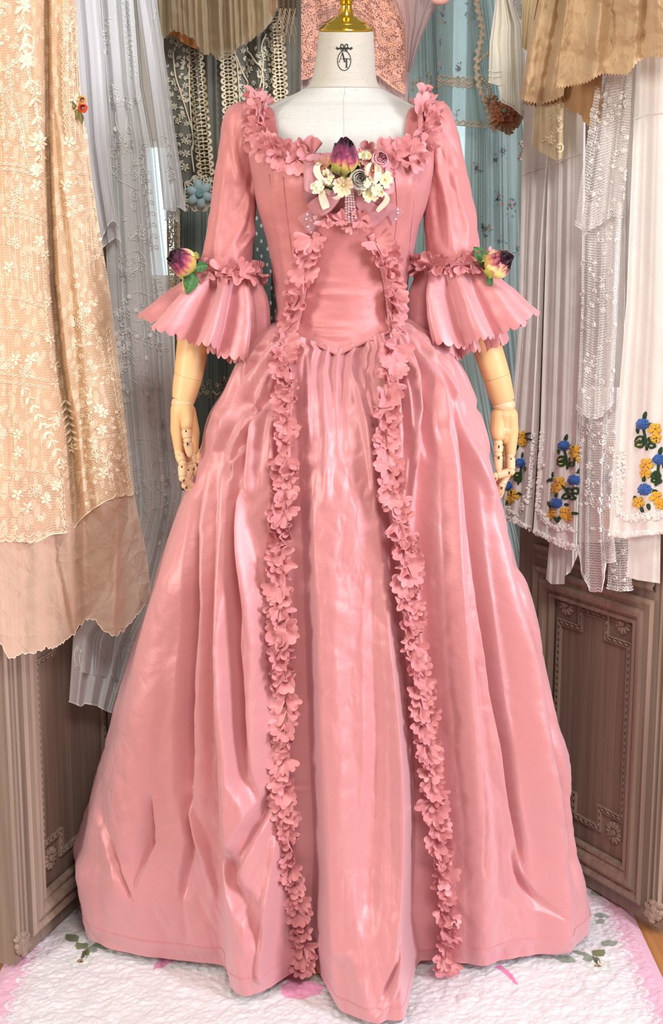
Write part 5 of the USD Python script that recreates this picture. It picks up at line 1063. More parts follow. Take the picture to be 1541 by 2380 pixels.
pl = Sheet([(-150, -90), (1500, -90)], PE_R, T_, [(0, 1262), (.25, 1258), (.4, 1262), (.5, 1240), (.6, 1238), (.72, 1190), (.85, 1160), (1, 1150)], YL(-.02), [(9, .005, .6, .7)], 240, 260, [VAL, ROLL, ROLL2], wob=.012, crease=.004, cell=.05, seed=1)
pl.build(pe, 'lace_layer', M_PLACE)
pn = Sheet([(-150, -90), (1500, -90)], [(a, b - 8) for a, b in PE_R], T_, [(0, 1240), (.5, 1225), (.75, 1170), (1, 1140)], YL(.006), [(9, .004, .6, .7)], 160, 200, [VAL, ROLL, ROLL2], wob=.008, seed=1)
pn.build(pe, 'lining', M_PLINE)
pf = Sheet([(900, -90), (1560, -90)], [(a, b + 2) for a, b in PE_R], 1120, [(0, 1500), (.2, 1492), (.245, 1532), (.36, 1516), (.5, 1500), (.6, 1470), (.645, 1434), (.70, 1440), (.76, 1476), (.82, 1474), (.85, 1462), (.9, 1440), (.97, 1402), (1, 1410)], YL(-.012), [(5, .008, .6, .4), (13, .002, .4, .6)], 420, 300, [VAL, ROLL, [(128, 1300, -.01, 10, 14), (150, 1400, -.016, 14, 12), (165, 1480, -.01, 14, 14)], [(275, 1230, .006, 6, 10), (268, 1400, .008, 8, 10), (262, 1470, .004, 10, 12)]], wob=.02, crease=.012, cell=.06, seed=6, lettuce=.003, hemn=16, vein=.0035)
pf.build(pe, 'tulle_flounce', M_PTULLE)
part(pe, 'rolled_hem', pf.hem_tube(.0007), M_PEMB, smooth=True)
def E(*a):
    for m in a: part(pe, 'embroidery', m, M_PEMB, smooth=True, kind=None)
r_ = .0007
vine = [(46, -20), (52, 40), (58, 100), (62, 150), (72, 200), (84, 260), (92, 320), (94, 360), (100, 400)]
E(sprig(pl, vine, 9, 26, 4.5, r_, .001, True), braid(pl, vine, 5, .0008)); E(pad_flower(pl, 52, 10, 20, 6)); E(*[stroke(pl, [(64 + 13 * math.cos(a), 105 + 24 * math.sin(a)) for a in np.linspace(0, 2 * PI, 13)], .0018), lace_fill(pl, (50, 80, 72, 130), 6, 3, .0008, .5, 'e')])
E(pad_flower(pl, 88, 330, 24, 8)); E(pad_flower(pl, 60, 140, 18, 7)); E(pad_flower(pl, 85, 395, 18, 9))
for k, pts in enumerate([[(2, 190), (25, 240), (45, 300), (62, 370), (70, 400)], [(20, 250), (40, 270), (55, 320)], [(0, 165), (30, 150), (52, 130)], [(70, 200), (90, 220), (104, 190)]]): E(sprig(pl, pts, 5, 12, 2.2, .0007))
for (y0, y1) in ((380, 402), (392, 414), (488, 508), (500, 520), (690, 712), (760, 778), (868, 882), (886, 900), (1086, 1096)): E(braid(pl, [(-80, y0 - 14), (0, y0), (50, y0 + 6), (100, y1), (112, y1 + 2)], 3.4, .0007))
for (y0, y1) in ((400, 404), (500, 480), (460, 452), (870, 842), (810, 790), (1025, 1010), (1100, 1080)): E(braid(pl, [(140 + (y0 - 400) * .05, y0), (175 + (y0 - 400) * .08, (y0 + y1) / 2), (205 + (y0 - 400) * .13, y1)], 3.4, .0007))
col = [(104, 560), (108, 600), (112, 650), (110, 720), (118, 780), (126, 830), (130, 880)]
E(braid(pl, col, 10, .0011)); [E(pad_flower(pl, x, y, 13, 5)) for x, y in ((106, 592), (112, 700), (118, 790), (128, 850), (128, 890))]
for k, (x, y) in enumerate(((40, 445), (85, 430), (30, 470), (70, 835), (58, 860), (35, 835), (15, 850), (150, 430), (165, 470), (172, 230), (180, 750), (178, 800), (205, 770), (62, 1180), (80, 1140), (40, 1150), (225, 1060), (240, 1100), (195, 720), (20, 620), (60, 640), (90, 560), (30, 560), (160, 330), (165, 150), (160, 60))): E(pad_flower(pl, x, y, 15, 5, .0006) if k % 2 else loop_flower(pl, x, y, 16, 5, .0009))
E(sprig(pl, [(40, 890), (62, 920), (78, 950), (95, 985), (120, 1030), (146, 1085)], 9, 20, 4, r_, .001, True)); E(sprig(pl, [(140, 950), (120, 985), (112, 1020)], 4, 20, 3.5, r_, .001, True)); E(sprig(pl, [(150, 920), (158, 970), (170, 1030)], 6, 20, 4, r_, .001, True))
for x, y in ((40, 1010), (42, 1050), (145, 1080), (170, 1040), (228, 950), (236, 1000), (240, 960), (132, 980), (106, 1160), (130, 1130)): E(pad_flower(pl, x, y, 14, 6))
E(scallops(pl, [(-80, 1256), (0, 1254), (60, 1252), (100, 1258), (140, 1244), (165, 1236)], 11, 8, .0012), scallops(pl, [(-80, 1244), (60, 1240), (140, 1232), (165, 1226)], 11, 8, .0009))
E(scallops(pl, [(172, 1232), (195, 1212), (215, 1192), (250, 1180), (262, 1150), (290, 1146), (310, 1142)], 9, 8, .0011)); E(braid(pl, [(140, 1100), (146, 1160), (152, 1220), (160, 1240)], 9, .0011)); E(braid(pl, [(238, 1040), (250, 1080), (262, 1140)], 8, .0009)); E(braid(pl, [(250, 760), (262, 860), (278, 960), (296, 1090), (304, 1140)], 8, .0008)); E(braid(pl, [(150, -20), (150, 120), (152, 250), (160, 330)], 8, .0007))
gq = np.random.default_rng(8)
for k, bx in enumerate(((-60, 0, 40, 180), (-60, 260, 30, 390), (-60, 410, 100, 500), (-60, 520, 100, 680), (-60, 700, 110, 880), (-60, 900, 40, 1080), (-40, 1100, 150, 1230), (150, 0, 178, 200), (155, 270, 200, 520), (165, 520, 235, 760), (180, 770, 262, 900), (190, 900, 215, 1000), (240, 880, 290, 1120), (196, 1010, 245, 1190))):
    part(pe, 'lace_figures', lace_fill(pl, bx, 26, 100 + k, .0007, .62, 'flefs', off=.0005), M_PEMB, smooth=True, kind='stuff')
for x0, x1, y0, y1, n in ((-50, 100, 505, 690, 12), (-50, 104, 905, 1080, 5), (148, 215, 510, 640, 6), (150, 190, 60, 330, 4)):
    for k in range(n):
        t = (k + .5) / n; xa = x0 + (x1 - x0) * t; E(stroke(pl, [(xa, y0), (xa + 4, (y0 + y1) / 2), (xa + 10, y1)], .0006, .0006, 24))
for k in range(16):
    x, y = gq.uniform(0, 95), gq.uniform(150, 380); E(sprig(pl, [(x, y), (x + gq.uniform(-10, 14), y + 16), (x + gq.uniform(-6, 22), y + 36)], 4, 8, 1.6, .0005))
# ribbon rose pinned on it
pin = thing('ribbon_rose_pin', 'tiny orange and yellow ribbon rose pin with olive leaves on the peach lace', 'brooch', pl.at(180, 250, .004))
for (x, y, c1, c2, R, sd) in ((186, 252, srgb(214, 66, 30), srgb(236, 92, 40), .0075, 1), (185, 235, srgb(226, 150, 70), srgb(240, 190, 110), .0068, 2)):
    for ring, (m, op, hh) in enumerate([(3, .4, 1.0), (4, .75, .9), (5, 1.05, .7)]):
        for k in range(m):
            me, colr = rose_petal(R, R * 1.3 * hh, 0.95, 2 * PI * k / m + ring, op, sd * 50 + ring * 7 + k, [(0, c1), (1, c2)], .1); part(pin, 'petal', put(me, pl.at(x, y, .005), frame_from((0.2, -1, 0.1))), M_PETAL, smooth=True, color=colr)
for x, y, dx, dy in ((170, 246, -24, 6), (168, 250, -20, -14), (172, 254, -6, 24), (178, 262, 2, 22), (176, 258, -14, 16)):
    p = pl.at(x, y, .006); me, colr = leaf(.017, .005, 1, srgb(122, 116, 64), srgb(160, 150, 90)); dd = np.array([dx, -.3, -dy], float); dd /= np.linalg.norm(dd); nn = np.array([0, -1, .1]); nn = nn - dd * (nn @ dd); nn /= np.linalg.norm(nn)
    part(pin, 'leaf', put(me, p, np.stack([dd, np.cross(nn, dd), nn], 1)), M_LEAF, smooth=True, color=colr)

# ================================================================ left: white tulle dresses
M_WT = cloth('white_tulle', srgb(244, 246, 248), alpha=0.72, edge=0.12, transl=0.2, bump=0, vary=0.02)
M_WT2 = cloth('white_embroidered_tulle', srgb(242, 244, 244), alpha=0.54, edge=0.35, transl=0.2, net=420, net_w=0.10, bump=0, vary=0.02)
M_WEMB = plain('white_thread', srgb(238, 238, 236), 0.8, sheen=0.2)
M_WT3 = cloth('white_tulle_lining', srgb(226, 228, 226), alpha=0.6, edge=0.3, transl=0.2, bump=0)
w1 = thing('tulle_dress', 'plain white tulle dress with curled hems behind the peach lace dress', 'dress', W(215, 20, .1))
s1 = Sheet([(-150, 150), (0, 165), (330, 195), (600, 240)], [(-150, 225), (0, 232), (130, 243), (330, 252), (430, 262), (560, 282)], T_, [(0, 560), (.5, 522), (.75, 512), (1, 526)], YW(.085), [(2.3, .014, .6, .5)], 160, 160, wob=.004, seed=11, lettuce=.003)
s1.build(w1, 'skirt', M_WT); part(w1, 'curled_hem', s1.hem_tube(.0012), M_WEMB, smooth=True)
s1b = Sheet([(-150, 160), (600, 235)], [(-150, 220), (0, 230), (330, 250), (430, 262), (580, 284)], T_, [(0, 580), (.5, 560), (.8, 550), (1, 566)], YW(.10), [(2.3, .012, .6, .5)], 140, 130, wob=.003, seed=12, lettuce=.003)
s1b.build(w1, 'underskirt', M_WT); part(w1, 'curled_hem', s1b.hem_tube(.0012), M_WEMB, smooth=True)
w2 = thing('embroidered_tulle_dress', 'long white tulle dress embroidered with flowers and scrolls left of the gown', 'dress', W(300, 20, .12))
EL_ = [(-150, 205), (0, 215), (330, 240), (700, 250), (1000, 280), (1200, 300), (1380, 240), (1480, 170), (1640, 160)]; ER_ = [(-150, 300), (0, 310), (200, 325), (350, 352), (500, 365), (650, 382), (760, 392), (970, 402), (1140, 416), (1280, 392), (1400, 366), (1500, 322), (1660, 272)]
s2 = Sheet(EL_, ER_, T_, [(0, 1630), (.25, 1642), (.3, 1634), (.55, 1640), (.75, 1652), (1, 1660)], YW(.125), [(4, .013, .7, .6), (7, .003, .5, .5)], 200, 260, wob=.01, seed=13, lettuce=.003)
s2.build(w2, 'skirt', M_WT2); part(w2, 'scalloped_hem', s2.hem_tube(.0014), M_WEMB, smooth=True)
s2b = Sheet([(a, b + 14) for a, b in EL_], [(a, b + 8) for a, b in ER_[:-2]] + [(1500, 345), (1660, 330)], T_, [(0, 1560), (1, 1592)], YW(.16), [(6, .012, .7, .6)], 120, 160, wob=.01, seed=14)
s2b.build(w2, 'underskirt', M_WT3)
def E2(*a):
    for m in a:
        m = meshkit.arrays(m)[:2]; part(w2, 'embroidery', m, M_WEMB, smooth=True, kind='stuff' if len(m[0]) > 2600 else None)
q_ = .00075
for (x, y, R, t, a0, sg) in ((252, 52, 13, 1.6, 3, 1), (300, 50, 16, 1.2, 1, -1), (240, 80, 10, 1.2, 0, 1), (315, 455, 16, 1.8, 0, 1), (312, 480, 10, 1.2, 2, -1), (266, 360, 14, 1.6, 1, -1), (322, 372, 14, 1.6, 0, 1), (300, 300, 10, 1.3, 3, -1), (262, 395, 12, 1.4, 0, 1), (330, 400, 10, 1.5, 3, 1), (290, 505, 9, 1.2, 1, 1)): E2(spiral(s2, x, y, R, t, q_, a0, sg))
for (x, y, R, n) in ((290, 336, 22, 8), (320, 612, 20, 7), (297, 636, 19, 7), (330, 878, 20, 6), (362, 904, 18, 6), (310, 832, 18, 6), (322, 230, 12, 6), (286, 600, 12, 5), (345, 560, 10, 5), (300, 720, 12, 5), (316, 1496, 34, 11), (310, 1380, 16, 7), (335, 1250, 12, 5)): E2(loop_flower(s2, x, y, R, n, q_))
for pts, n in (([(262, 195), (266, 225), (266, 245)], 3), ([(250, 240), (275, 232), (300, 238), (312, 250)], 4), ([(330, 400), (345, 460), (352, 520), (360, 600)], 7), ([(318, 700), (330, 730), (350, 760), (380, 770)], 5), ([(300, 760), (330, 790), (360, 800), (385, 830)], 6), ([(320, 905), (345, 930), (352, 950), (330, 945)], 3), ([(350, 1000), (372, 985), (386, 996)], 4), ([(330, 1180), (350, 1182), (378, 1178), (392, 1160)], 4), ([(352, 1110), (362, 1140), (380, 1150)], 3), ([(370, 1020), (390, 1040), (402, 1070)], 4), ([(240, 130), (246, 100), (244, 60)], 3), ([(330, 520), (326, 545), (330, 560)], 3), ([(300, 560), (318, 545), (342, 552)], 3), ([(360, 640), (372, 690), (380, 740)], 5), ([(190, 1560), (184, 1540), (196, 1500), (210, 1492)], 2), ([(372, 1235), (386, 1245), (396, 1230)], 3), ([(350, 1090), (360, 1070), (378, 1066)], 2)): E2(sprig(s2, pts, n, 15, 3.2, q_))
for pts in ([(258, 242), (280, 235), (303, 240)], [(262, 252), (282, 245), (300, 252)], [(270, 260), (272, 290), (285, 320)], [(300, 250), (292, 290), (290, 315)], [(258, 310), (270, 330), (266, 345)], [(300, 385), (330, 420), (345, 470)], [(258, 395), (280, 420), (300, 432), (318, 440)], [(285, 640), (295, 590), (325, 585), (340, 610), (330, 650)], [(290, 660), (285, 700), (300, 740)], [(296, 690), (330, 680), (356, 700), (340, 740), (310, 745)], [(300, 880), (326, 900), (345, 925), (372, 935)], [(318, 1020), (345, 1022), (375, 1035), (385, 1050)], [(318, 1030), (345, 1034), (370, 1046), (382, 1060)], [(320, 1096), (334, 1090), (334, 1102), (322, 1108)], [(180, 1500), (172, 1520), (178, 1545), (190, 1555)], [(232, 1495), (248, 1540), (262, 1580), (266, 1612)]): E2(stroke(s2, pts, q_))
for (x, y) in ((315, 722), (317, 782), (342, 832), (340, 915), (270, 300), (368, 1262), (350, 780), (300, 690)): E2(ball(s2.at(x, y, .001), 6 / 1400, (1, .4, 1)))
E2(lace_fill(s2, (262, 720, 290, 900), 26, 5, .0011, .8, 'fse', pad=False)); E2(lace_fill(s2, (300, 1050, 405, 1240), 18, 6, .0007, .9, 'fls', pad=False)); E2(lace_fill(s2, (282, 700, 300, 1150), 22, 7, .0012, .7, 'fs', pad=False)); E2(lace_fill(s2, (300, 1200, 330, 1420), 14, 8, .0012, .7, 'fse', pad=False))
E2(braid(s2, [(292, 0), (296, 60), (304, 120), (312, 180)], 12, .0008)); E2(lace_fill(s2, (240, 330, 345, 420), 16, 9, .0008, .8, 'se', pad=False))
w3 = thing('tulle_sleeve', 'sheer white tulle sleeve with curled double hem above the bright window gap', 'sleeve', W(360, 20, .15))
s3 = Sheet([(-150, 300), (0, 318), (200, 346), (350, 366), (520, 384)], [(-150, 345), (0, 364), (150, 386), (300, 406), (420, 424), (520, 436)], T_, [(0, 484), (.5, 492), (.6, 480), (.8, 484), (.95, 492), (1, 482)], YL(.11), [(2.2, .014, .6, .6)], 140, 140, wob=.004, seed=15, lettuce=.006)
s3.build(w3, 'sleeve', M_WT); part(w3, 'curled_hem', s3.hem_tube(.0012), M_WEMB, smooth=True)
s3b = Sheet([(-150, 305), (350, 366), (520, 384)], [(-150, 335), (300, 396), (420, 410), (540, 418)], T_, [(0, 512), (.6, 505), (1, 520)], YW(.125), [(2.2, .010, .6, .6)], 120, 120, wob=.003, seed=16, lettuce=.005)
s3b.build(w3, 'under_sleeve', M_WT); part(w3, 'curled_hem', s3b.hem_tube(.0011), M_WEMB, smooth=True)
part(w3, 'embroidery', cat([sprig(s3, [(385, 330), (392, 350), (390, 375)], 2, 10, 2, .0008), sprig(s3, [(388, 385), (396, 400), (400, 420)], 3, 12, 2.4, .0008), stroke(s3, [(374, 315), (386, 322), (390, 345)], .0008), stroke(s3, [(362, 20), (354, 60), (346, 110)], .0008)]), M_WEMB, smooth=True)

# ================================================================ back, left of the neck
M_GREY = cloth('grey_net', srgb(122, 122, 112), transl=0.15, net=0, bump=0.5, bscale=500, vary=0.08)
M_CREAM = plain('cream_lace_thread', srgb(226, 214, 184), 0.8, sheen=0.2)
M_ECRU = plain('ecru_lace_thread', srgb(206, 200, 178), 0.8, sheen=0.2)
b1 = thing('lace_gown', 'old grey net gown with cream crochet bands behind the left shoulder', 'dress', W(520, 60, .36))
g1 = Sheet([(-150, 372), (500, 395)], [(-150, 700), (500, 700)], T_, [(0, 428), (.3, 420), (.5, 420), (1, 440)], .36, [(7, .010, .5, .7), (19, .003, .5, .7)], 200, 120, wob=.012, seed=21)
g1.build(b1, 'net_layer', M_GREY)
def crochet_band(sh, c0, c1, wpx, seed, mt, parent, n):
    """A flat crochet insertion: scalloped edges, leaf-shaped holes in pairs and a small eyelet in every lobe."""
    c0, c1 = np.array(c0, float), np.array(c1, float); L = np.linalg.norm(c1 - c0); h = L / n; d = (c1 - c0) / L; w = wpx / 2; pos, neg = [sbox(-w * .62, 0, w * .62, L)], []
    for i in range(n):
        y = (i + .5) * h
        for sg in (-1, 1):
            pos += [Point(sg * w * .62, y).buffer(h * .46), Point(sg * w * .95, y + h * .5).buffer(h * .13)]; neg.append(Point(sg * w * .66, y).buffer(h * .10))
            lf = affinity.scale(Point(0, 0).buffer(1, 6), w * .25, h * .15); neg += [affinity.translate(affinity.rotate(lf, sg * 24), sg * w * .27, y + h * .25), affinity.translate(affinity.rotate(lf, -sg * 24), sg * w * .27, y - h * .25)]
    pg = unary_union(pos).difference(unary_union(neg)).segmentize(4); m = trimesh.util.concatenate([trimesh.creation.extrude_polygon(q, 1.0, engine='earcut') for q in getattr(pg, 'geoms', [pg]) if q.area > 30]); v = m.vertices; nn = np.array([d[1], -d[0]])
    px = c0[0] + v[:, 0] * nn[0] + v[:, 1] * d[0]; py = c0[1] + v[:, 0] * nn[1] + v[:, 1] * d[1]; P = sh.at(px, py, 0.0); P = P + sh.at(px, py, 1.0) * 0 + np.array([0, -1.0, 0]) * (0.004 + 0.0016 * v[:, 2:3])
    part(parent, 'crochet_band', (P, m.faces), mt)
crochet_band(g1, (452, 108), (480, 410), 40, 1, M_CREAM, b1, 17); crochet_band(g1, (528, 112), (538, 300), 36, 2, M_CREAM, b1, 11); crochet_band(g1, (642, 40), (654, 240), 34, 3, M_CREAM, b1, 12)
for bx, n, sd in (((386, 95, 440, 400), 60, 1), ((548, 110, 632, 250), 52, 2), ((620, 0, 640, 200), 12, 3)):
    part(b1, 'lace_figures', lace_fill(g1, bx, n, sd, .0012, .8, 'flfl', off=.002), M_ECRU, smooth=True, kind='stuff')
for pts in ([(405, 120), (412, 180), (432, 260), (446, 330), (456, 400)], [(436, 120), (436, 200), (440, 280), (448, 350)], [(548, 130), (562, 170), (580, 210), (588, 240)], [(570, 110), (600, 150), (598, 240)], [(545, 110), (552, 180), (556, 260)], [(615, 80), (606, 160), (600, 230)]): part(b1, 'cord', stroke(g1, pts, .0016, .004), M_CREAM, smooth=True)
M_CAPE = cloth('taupe_tulle', srgb(186, 172, 140), alpha=0.7, edge=0.2, transl=0.3, bump=0.4, bscale=300)
M_BROWN = plain('brown_silk', srgb(170, 112, 58), 0.5, bump=0.3, scale=80, vary=0.1)
b2 = thing('tulle_capelet', 'pleated taupe tulle capelet with brown silk lining, top left of the neck', 'cape', W(500, 20, .27))
c1 = Sheet([(-150, 420), (0, 366), (130, 372)], [(-150, 560), (0, 646), (140, 652)], T_, [(0, 84), (.06, 86), (.14, 70), (.3, 92), (.34, 124), (.48, 128), (.6, 118), (.75, 96), (.83, 82), (.92, 60), (1, 14)], .27, [(8, .012, .5, .5), (21, .004, .5, .5)], 420, 110, wob=.016, crease=.004, cell=.03, seed=23, lettuce=.003, hemn=14)
c1.build(b2, 'pleated_tulle', M_CAPE)
c2 = Sheet([(-150, 420), (0, 372), (130, 384)], [(-150, 560), (0, 640), (140, 640)], T_, [(0, 74), (.1, 84), (.22, 108), (.34, 118), (.5, 112), (.75, 92), (.9, 56), (1, 30)], .295, [(9, .006, .5, .6)], 120, 60, seed=24)
c2.build(b2, 'silk_lining', M_BROWN)
c3 = Sheet([(-150, 420), (0, 366), (130, 372)], [(-150, 560), (0, 646), (140, 652)], T_, [(0, 82), (.15, 96), (.3, 104), (.42, 126), (.48, 140), (.55, 138), (.58, 124), (.75, 100), (.9, 64), (1, 20)], .312, [(9, .008, .5, .6)], 220, 60, seed=25, lettuce=.004, hemn=12); c3.build(b2, 'pleated_tulle', M_CAPE)
b3 = thing('knotted_lace_shawl', 'dark taupe knotted lace fringe hanging between the capelet and the coral lace', 'shawl', W(660, 20, .33))
g3 = Sheet([(-150, 640), (140, 648)], [(-150, 690), (140, 690)], T_, [(0, 30), (1, 40)], .33, [(4, .006, .5, .7)], 40, 30, seed=26); g3.build(b3, 'lace', cloth('taupe_lace', srgb(120, 96, 74), alpha=.6, net=160, bump=0))
part(b3, 'fringe', cat([tube(np.array([W(x + 4 * math.sin(k + j * .9), 20 + j * 9, .325) for j in range(int(5 + 3 * math.sin(k * 2.1) + 3))]), .0009, 4) for k, x in enumerate(np.linspace(646, 684, 22))]), plain('taupe_thread', srgb(150, 128, 102), .8), smooth=True, kind='stuff')
# blue ribbon flower
M_BLUE = plain('pale_blue_satin', srgb(160, 188, 194), 0.5, sheen=0.3, bump=0.5, scale=240)
b4 = thing('ribbon_flower', 'pale blue satin ribbon flower on a lace round beside the left sleeve', 'rosette', W(462, 450, .30))
for k in range(6):
    a = 2 * PI * k / 6 + .35; cpt = W(464 + 18 * math.cos(a), 450 + 20 * math.sin(a), .295); m = trimesh.creation.icosphere(3, 1.0); v = m.vertices.copy(); v[:, 1] -= 0.35 * np.cos(v[:, 0] * 2) * 0 ; m.vertices = v * [13.5 / 1400 * 1.12, .006, 10 / 1400 * 1.12]; th_ = -a
    Rm = trimesh.transformations.rotation_matrix(th_ * -1 * -1, [0, 1, 0]); m.apply_transform(trimesh.transformations.rotation_matrix(a, [0, 1, 0])); m.apply_translation(cpt); part(b4, 'petal', m, M_BLUE, smooth=True)
for k in range(9): a = k * .7; part(b4, 'knot', ball(W(464 + 5 * math.cos(a) * (k > 0), 450 + 5 * math.sin(a) * (k > 0), .286), .0034), plain_cache('teal_knot', srgb(112, 158, 164)), smooth=True)
gl = Sheet([(395, 430), (500, 430)], [(395, 500), (500, 500)], 408, 492, .306, [], 30, 30, seed=3)
part(b4, 'lace_round', cat([loop_flower(gl, 464, 450, 42, 12, .0016), stroke(gl, [(464 + (38 + 3 * math.cos(a * 10)) * math.cos(a), 450 + (40 + 3 * math.cos(a * 10)) * math.sin(a)) for a in np.linspace(0, 2 * PI, 80)], .0016, .001, 120), lace_fill(gl, (432, 410, 496, 490), 26, 3, .0012, .6, 'fe')]), M_ECRU, smooth=True)
# grey-green pleated dress below, dotted tulle
M_GG = cloth('grey_green_chiffon', srgb(124, 138, 132), transl=0.2, alpha=1, bump=0.2, vary=0.06)
M_DOTS = cloth('dotted_tulle', srgb(96, 110, 104), transl=0.15, bump=0.3, bscale=500)
b5 = thing('chiffon_dress', 'grey green pleated chiffon dress with white dotted tulle side behind the left elbow', 'dress', W(500, 440, .42))
h1 = Sheet([(300, 402), (1000, 408), (1150, 420)], [(300, 600), (1000, 600)], 330, [(0, 1140), (1, 1140)], .43, [(8, .012, .4, .7), (23, .003, .5, .6)], 200, 120, wob=.01, seed=31); h1.build(b5, 'pleated_skirt', M_GG)
h2 = Sheet([(300, 560), (1000, 560)], [(300, 720), (1000, 720)], 330, 1000, .40, [(4, .008, .4, .7)], 80, 100, wob=.01, seed=32); h2.build(b5, 'dotted_tulle', M_DOTS)
g_ = np.random.default_rng(5); dots = []
for r in range(26):
    for c in range(6):
        x, y = 575 + c * 22 + (r % 2) * 11 + g_.uniform(-2, 2), 470 + r * 18 + g_.uniform(-2, 2); dots.append(ball(h2.at(x, y, .0008), 4.4 / 1400, (.8, .25, 1.25)))
part(b5, 'woven_dots', cat(dots), plain_cache('soft_white', srgb(188, 196, 190)), smooth=True, kind='stuff')
part(b5, 'lace_hem', cat([lace_fill(h1, (420, 880, 560, 920), 26, 4, .0014, .7, 'fe'), scallops(h1, [(410, 904), (480, 908), (560, 912)], 12, 9, .0018)]), M_ECRU, smooth=True)
b6 = thing('lace_strip', 'narrow ecru crochet strip hanging beside the bright window gap', 'lace', W(402, 505, .36))
k1 = Sheet([(480, 388), (700, 392)], [(480, 418), (700, 418)], 486, 760, .35, [(1, .003, .5, .7)], 20, 60, seed=33)
k1.build(b6, 'net', cloth('ecru_net', srgb(190, 178, 150), alpha=.35, net=240, bump=0)); part(b6, 'crochet', cat([lace_fill(k1, (391, 490, 414, 755), 60, 6, .0014, .62, 'fee'), braid(k1, [(390, 490), (391, 755)], 4, .0012), braid(k1, [(415, 490), (416, 755)], 4, .0012)]), plain_cache('ecru_crochet', srgb(200, 188, 160), .8), smooth=True)
# ================================================================ behind the neck and right
M_CORAL = plain('coral_lace_thread', srgb(244, 190, 168), 0.75, sheen=0.3)
M_MAUVE_T = cloth('mauve_tulle', srgb(214, 186, 186), alpha=0.85, edge=0.15, transl=0.2, bump=0.2)
M_CORAL_NET = cloth('coral_net', srgb(228, 170, 150), alpha=0.22, net=230, net_w=0.13, motif=60, motif_cov=0.42, motif_col=srgb(244, 194, 174), transl=0.1, bump=0.6, bscale=400)
n1 = thing('coral_lace_dress', 'coral lace over mauve tulle hanging behind the neck of the dress form', 'dress', W(820, 20, .37))
m1 = Sheet([(-150, 668), (0, 676), (110, 685), (420, 692)], [(-150, 950), (0, 960), (60, 958), (150, 952), (420, 940)], T_, 420, .38, [(5, .008, .5, .6), (25, .002, .5, .6)], 160, 90, wob=.01, seed=41); m1.build(n1, 'mauve_tulle', M_MAUVE_T)
m2 = Sheet([(-150, 668), (0, 674), (110, 684), (240, 690)], [(-150, 900), (0, 934), (60, 946), (240, 944)], T_, [(0, 186), (.1, 184), (.2, 168), (.4, 150), (.6, 150), (.75, 176), (.85, 196), (.95, 214), (1, 222)], .365, [(5, .006, .5, .6)], 160, 100, wob=.01, crease=.004, seed=42); m2.build(n1, 'lace_layer', M_CORAL_NET)
ins = lambda x, y: not (735 < x < 868 and y > 20)
part(n1, 'lace_figures', lace_fill(m2, (682, -20, 940, 205), 150, 12, .0012, .85, 'ffles', ins, pad=True), M_CORAL, smooth=True, kind='stuff'); part(n1, 'lace_figures', lace_fill(m2, (682, -20, 940, 205), 130, 13, .0010, .55, 'es', ins), M_CORAL, smooth=True, kind='stuff')
for m_ in [braid(m2, [(690, 60), (720, 30), (760, 10), (800, 0)], 8, .0013), braid(m2, [(820, 8), (850, 30), (880, 52), (910, 70), (935, 84)], 9, .0013), braid(m2, [(695, 110), (720, 90), (745, 75)], 6, .0012), scallops(m2, [(690, 184), (720, 172), (760, 160)], 8, 5, .0014), scallops(m2, [(868, 172), (890, 190), (915, 206), (940, 216)], 9, 5, .0014), braid(m2, [(880, 10), (910, 24), (938, 60)], 8, .0012)]: part(n1, 'lace_cord', m_, M_CORAL, smooth=True)
n2 = thing('mauve_tulle_veil', 'sheer mauve tulle veil falling in a point right of the coral lace', 'veil', W(970, 10, .33))
m3 = Sheet([(-150, 890), (0, 912), (60, 938), (200, 944)], [(-150, 1062), (0, 1026), (40, 1000), (90, 978), (170, 952), (200, 946)], T_, 168, .335, [(4, .008, .5, .6), (11, .002, .5, .6)], 80, 80, seed=43); m3.build(n2, 'veil', cloth('mauve_veil', srgb(214, 184, 184), alpha=0.6, edge=.4, transl=.4, bump=0)); part(n2, 'pink_knot', ball(W(1024, -2, .31), 18 / 1400, (1.3, .8, .8)), plain_cache('pink_silk', srgb(226, 172, 164)), smooth=True)
# the pale blue floral dress
M_SKY = cloth('pale_blue_chiffon', srgb(182, 204, 204), alpha=0.62, edge=0.2, transl=0.5, bump=0.2, vary=0.04)
M_SKY2 = cloth('pale_blue_skirt', srgb(166, 188, 186), alpha=0.93, transl=0.45, bump=0.2, vary=0.06)
M_PRINT = vcol('printed_flowers', rough=0.8, spec=0.1)
M_TRIM = plain('grey_beige_lace', srgb(186, 174, 154), 0.8, sheen=0.2)
n3 = thing('floral_chiffon_dress', 'pale blue chiffon dress printed with small flowers, hanging right of the gown', 'dress', W(1060, 10, .5))
SK_L = [(-150, 938), (0, 948), (250, 950), (700, 930), (1420, 1150)]; SK_R = [(-150, 1170), (0, 1175), (300, 1222), (700, 1232), (1000, 1246), (1240, 1290), (1430, 1306)]
p1 = Sheet(SK_L, SK_R, T_, [(0, 1408), (.62, 1406), (.64, 1412), (1, 1412)], lambda x, y: np.interp(x, [940, 1200, 1320], [.50, .50, .44]), [(11, .012, .35, .55), (29, .004, .4, .5)], 420, 220, wob=.01, seed=44); p1.build(n3, 'pleated_skirt', M_SKY2)
p2 = Sheet([(-150, 1010), (0, 1014), (300, 1018)], [(-150, 1112), (0, 1112), (180, 1112), (300, 1140)], T_, [(0, 286), (1, 298)], .468, [(3, .003, .5, .7)], 80, 80, seed=45); p2.build(n3, 'yoke_panel', M_SKY)
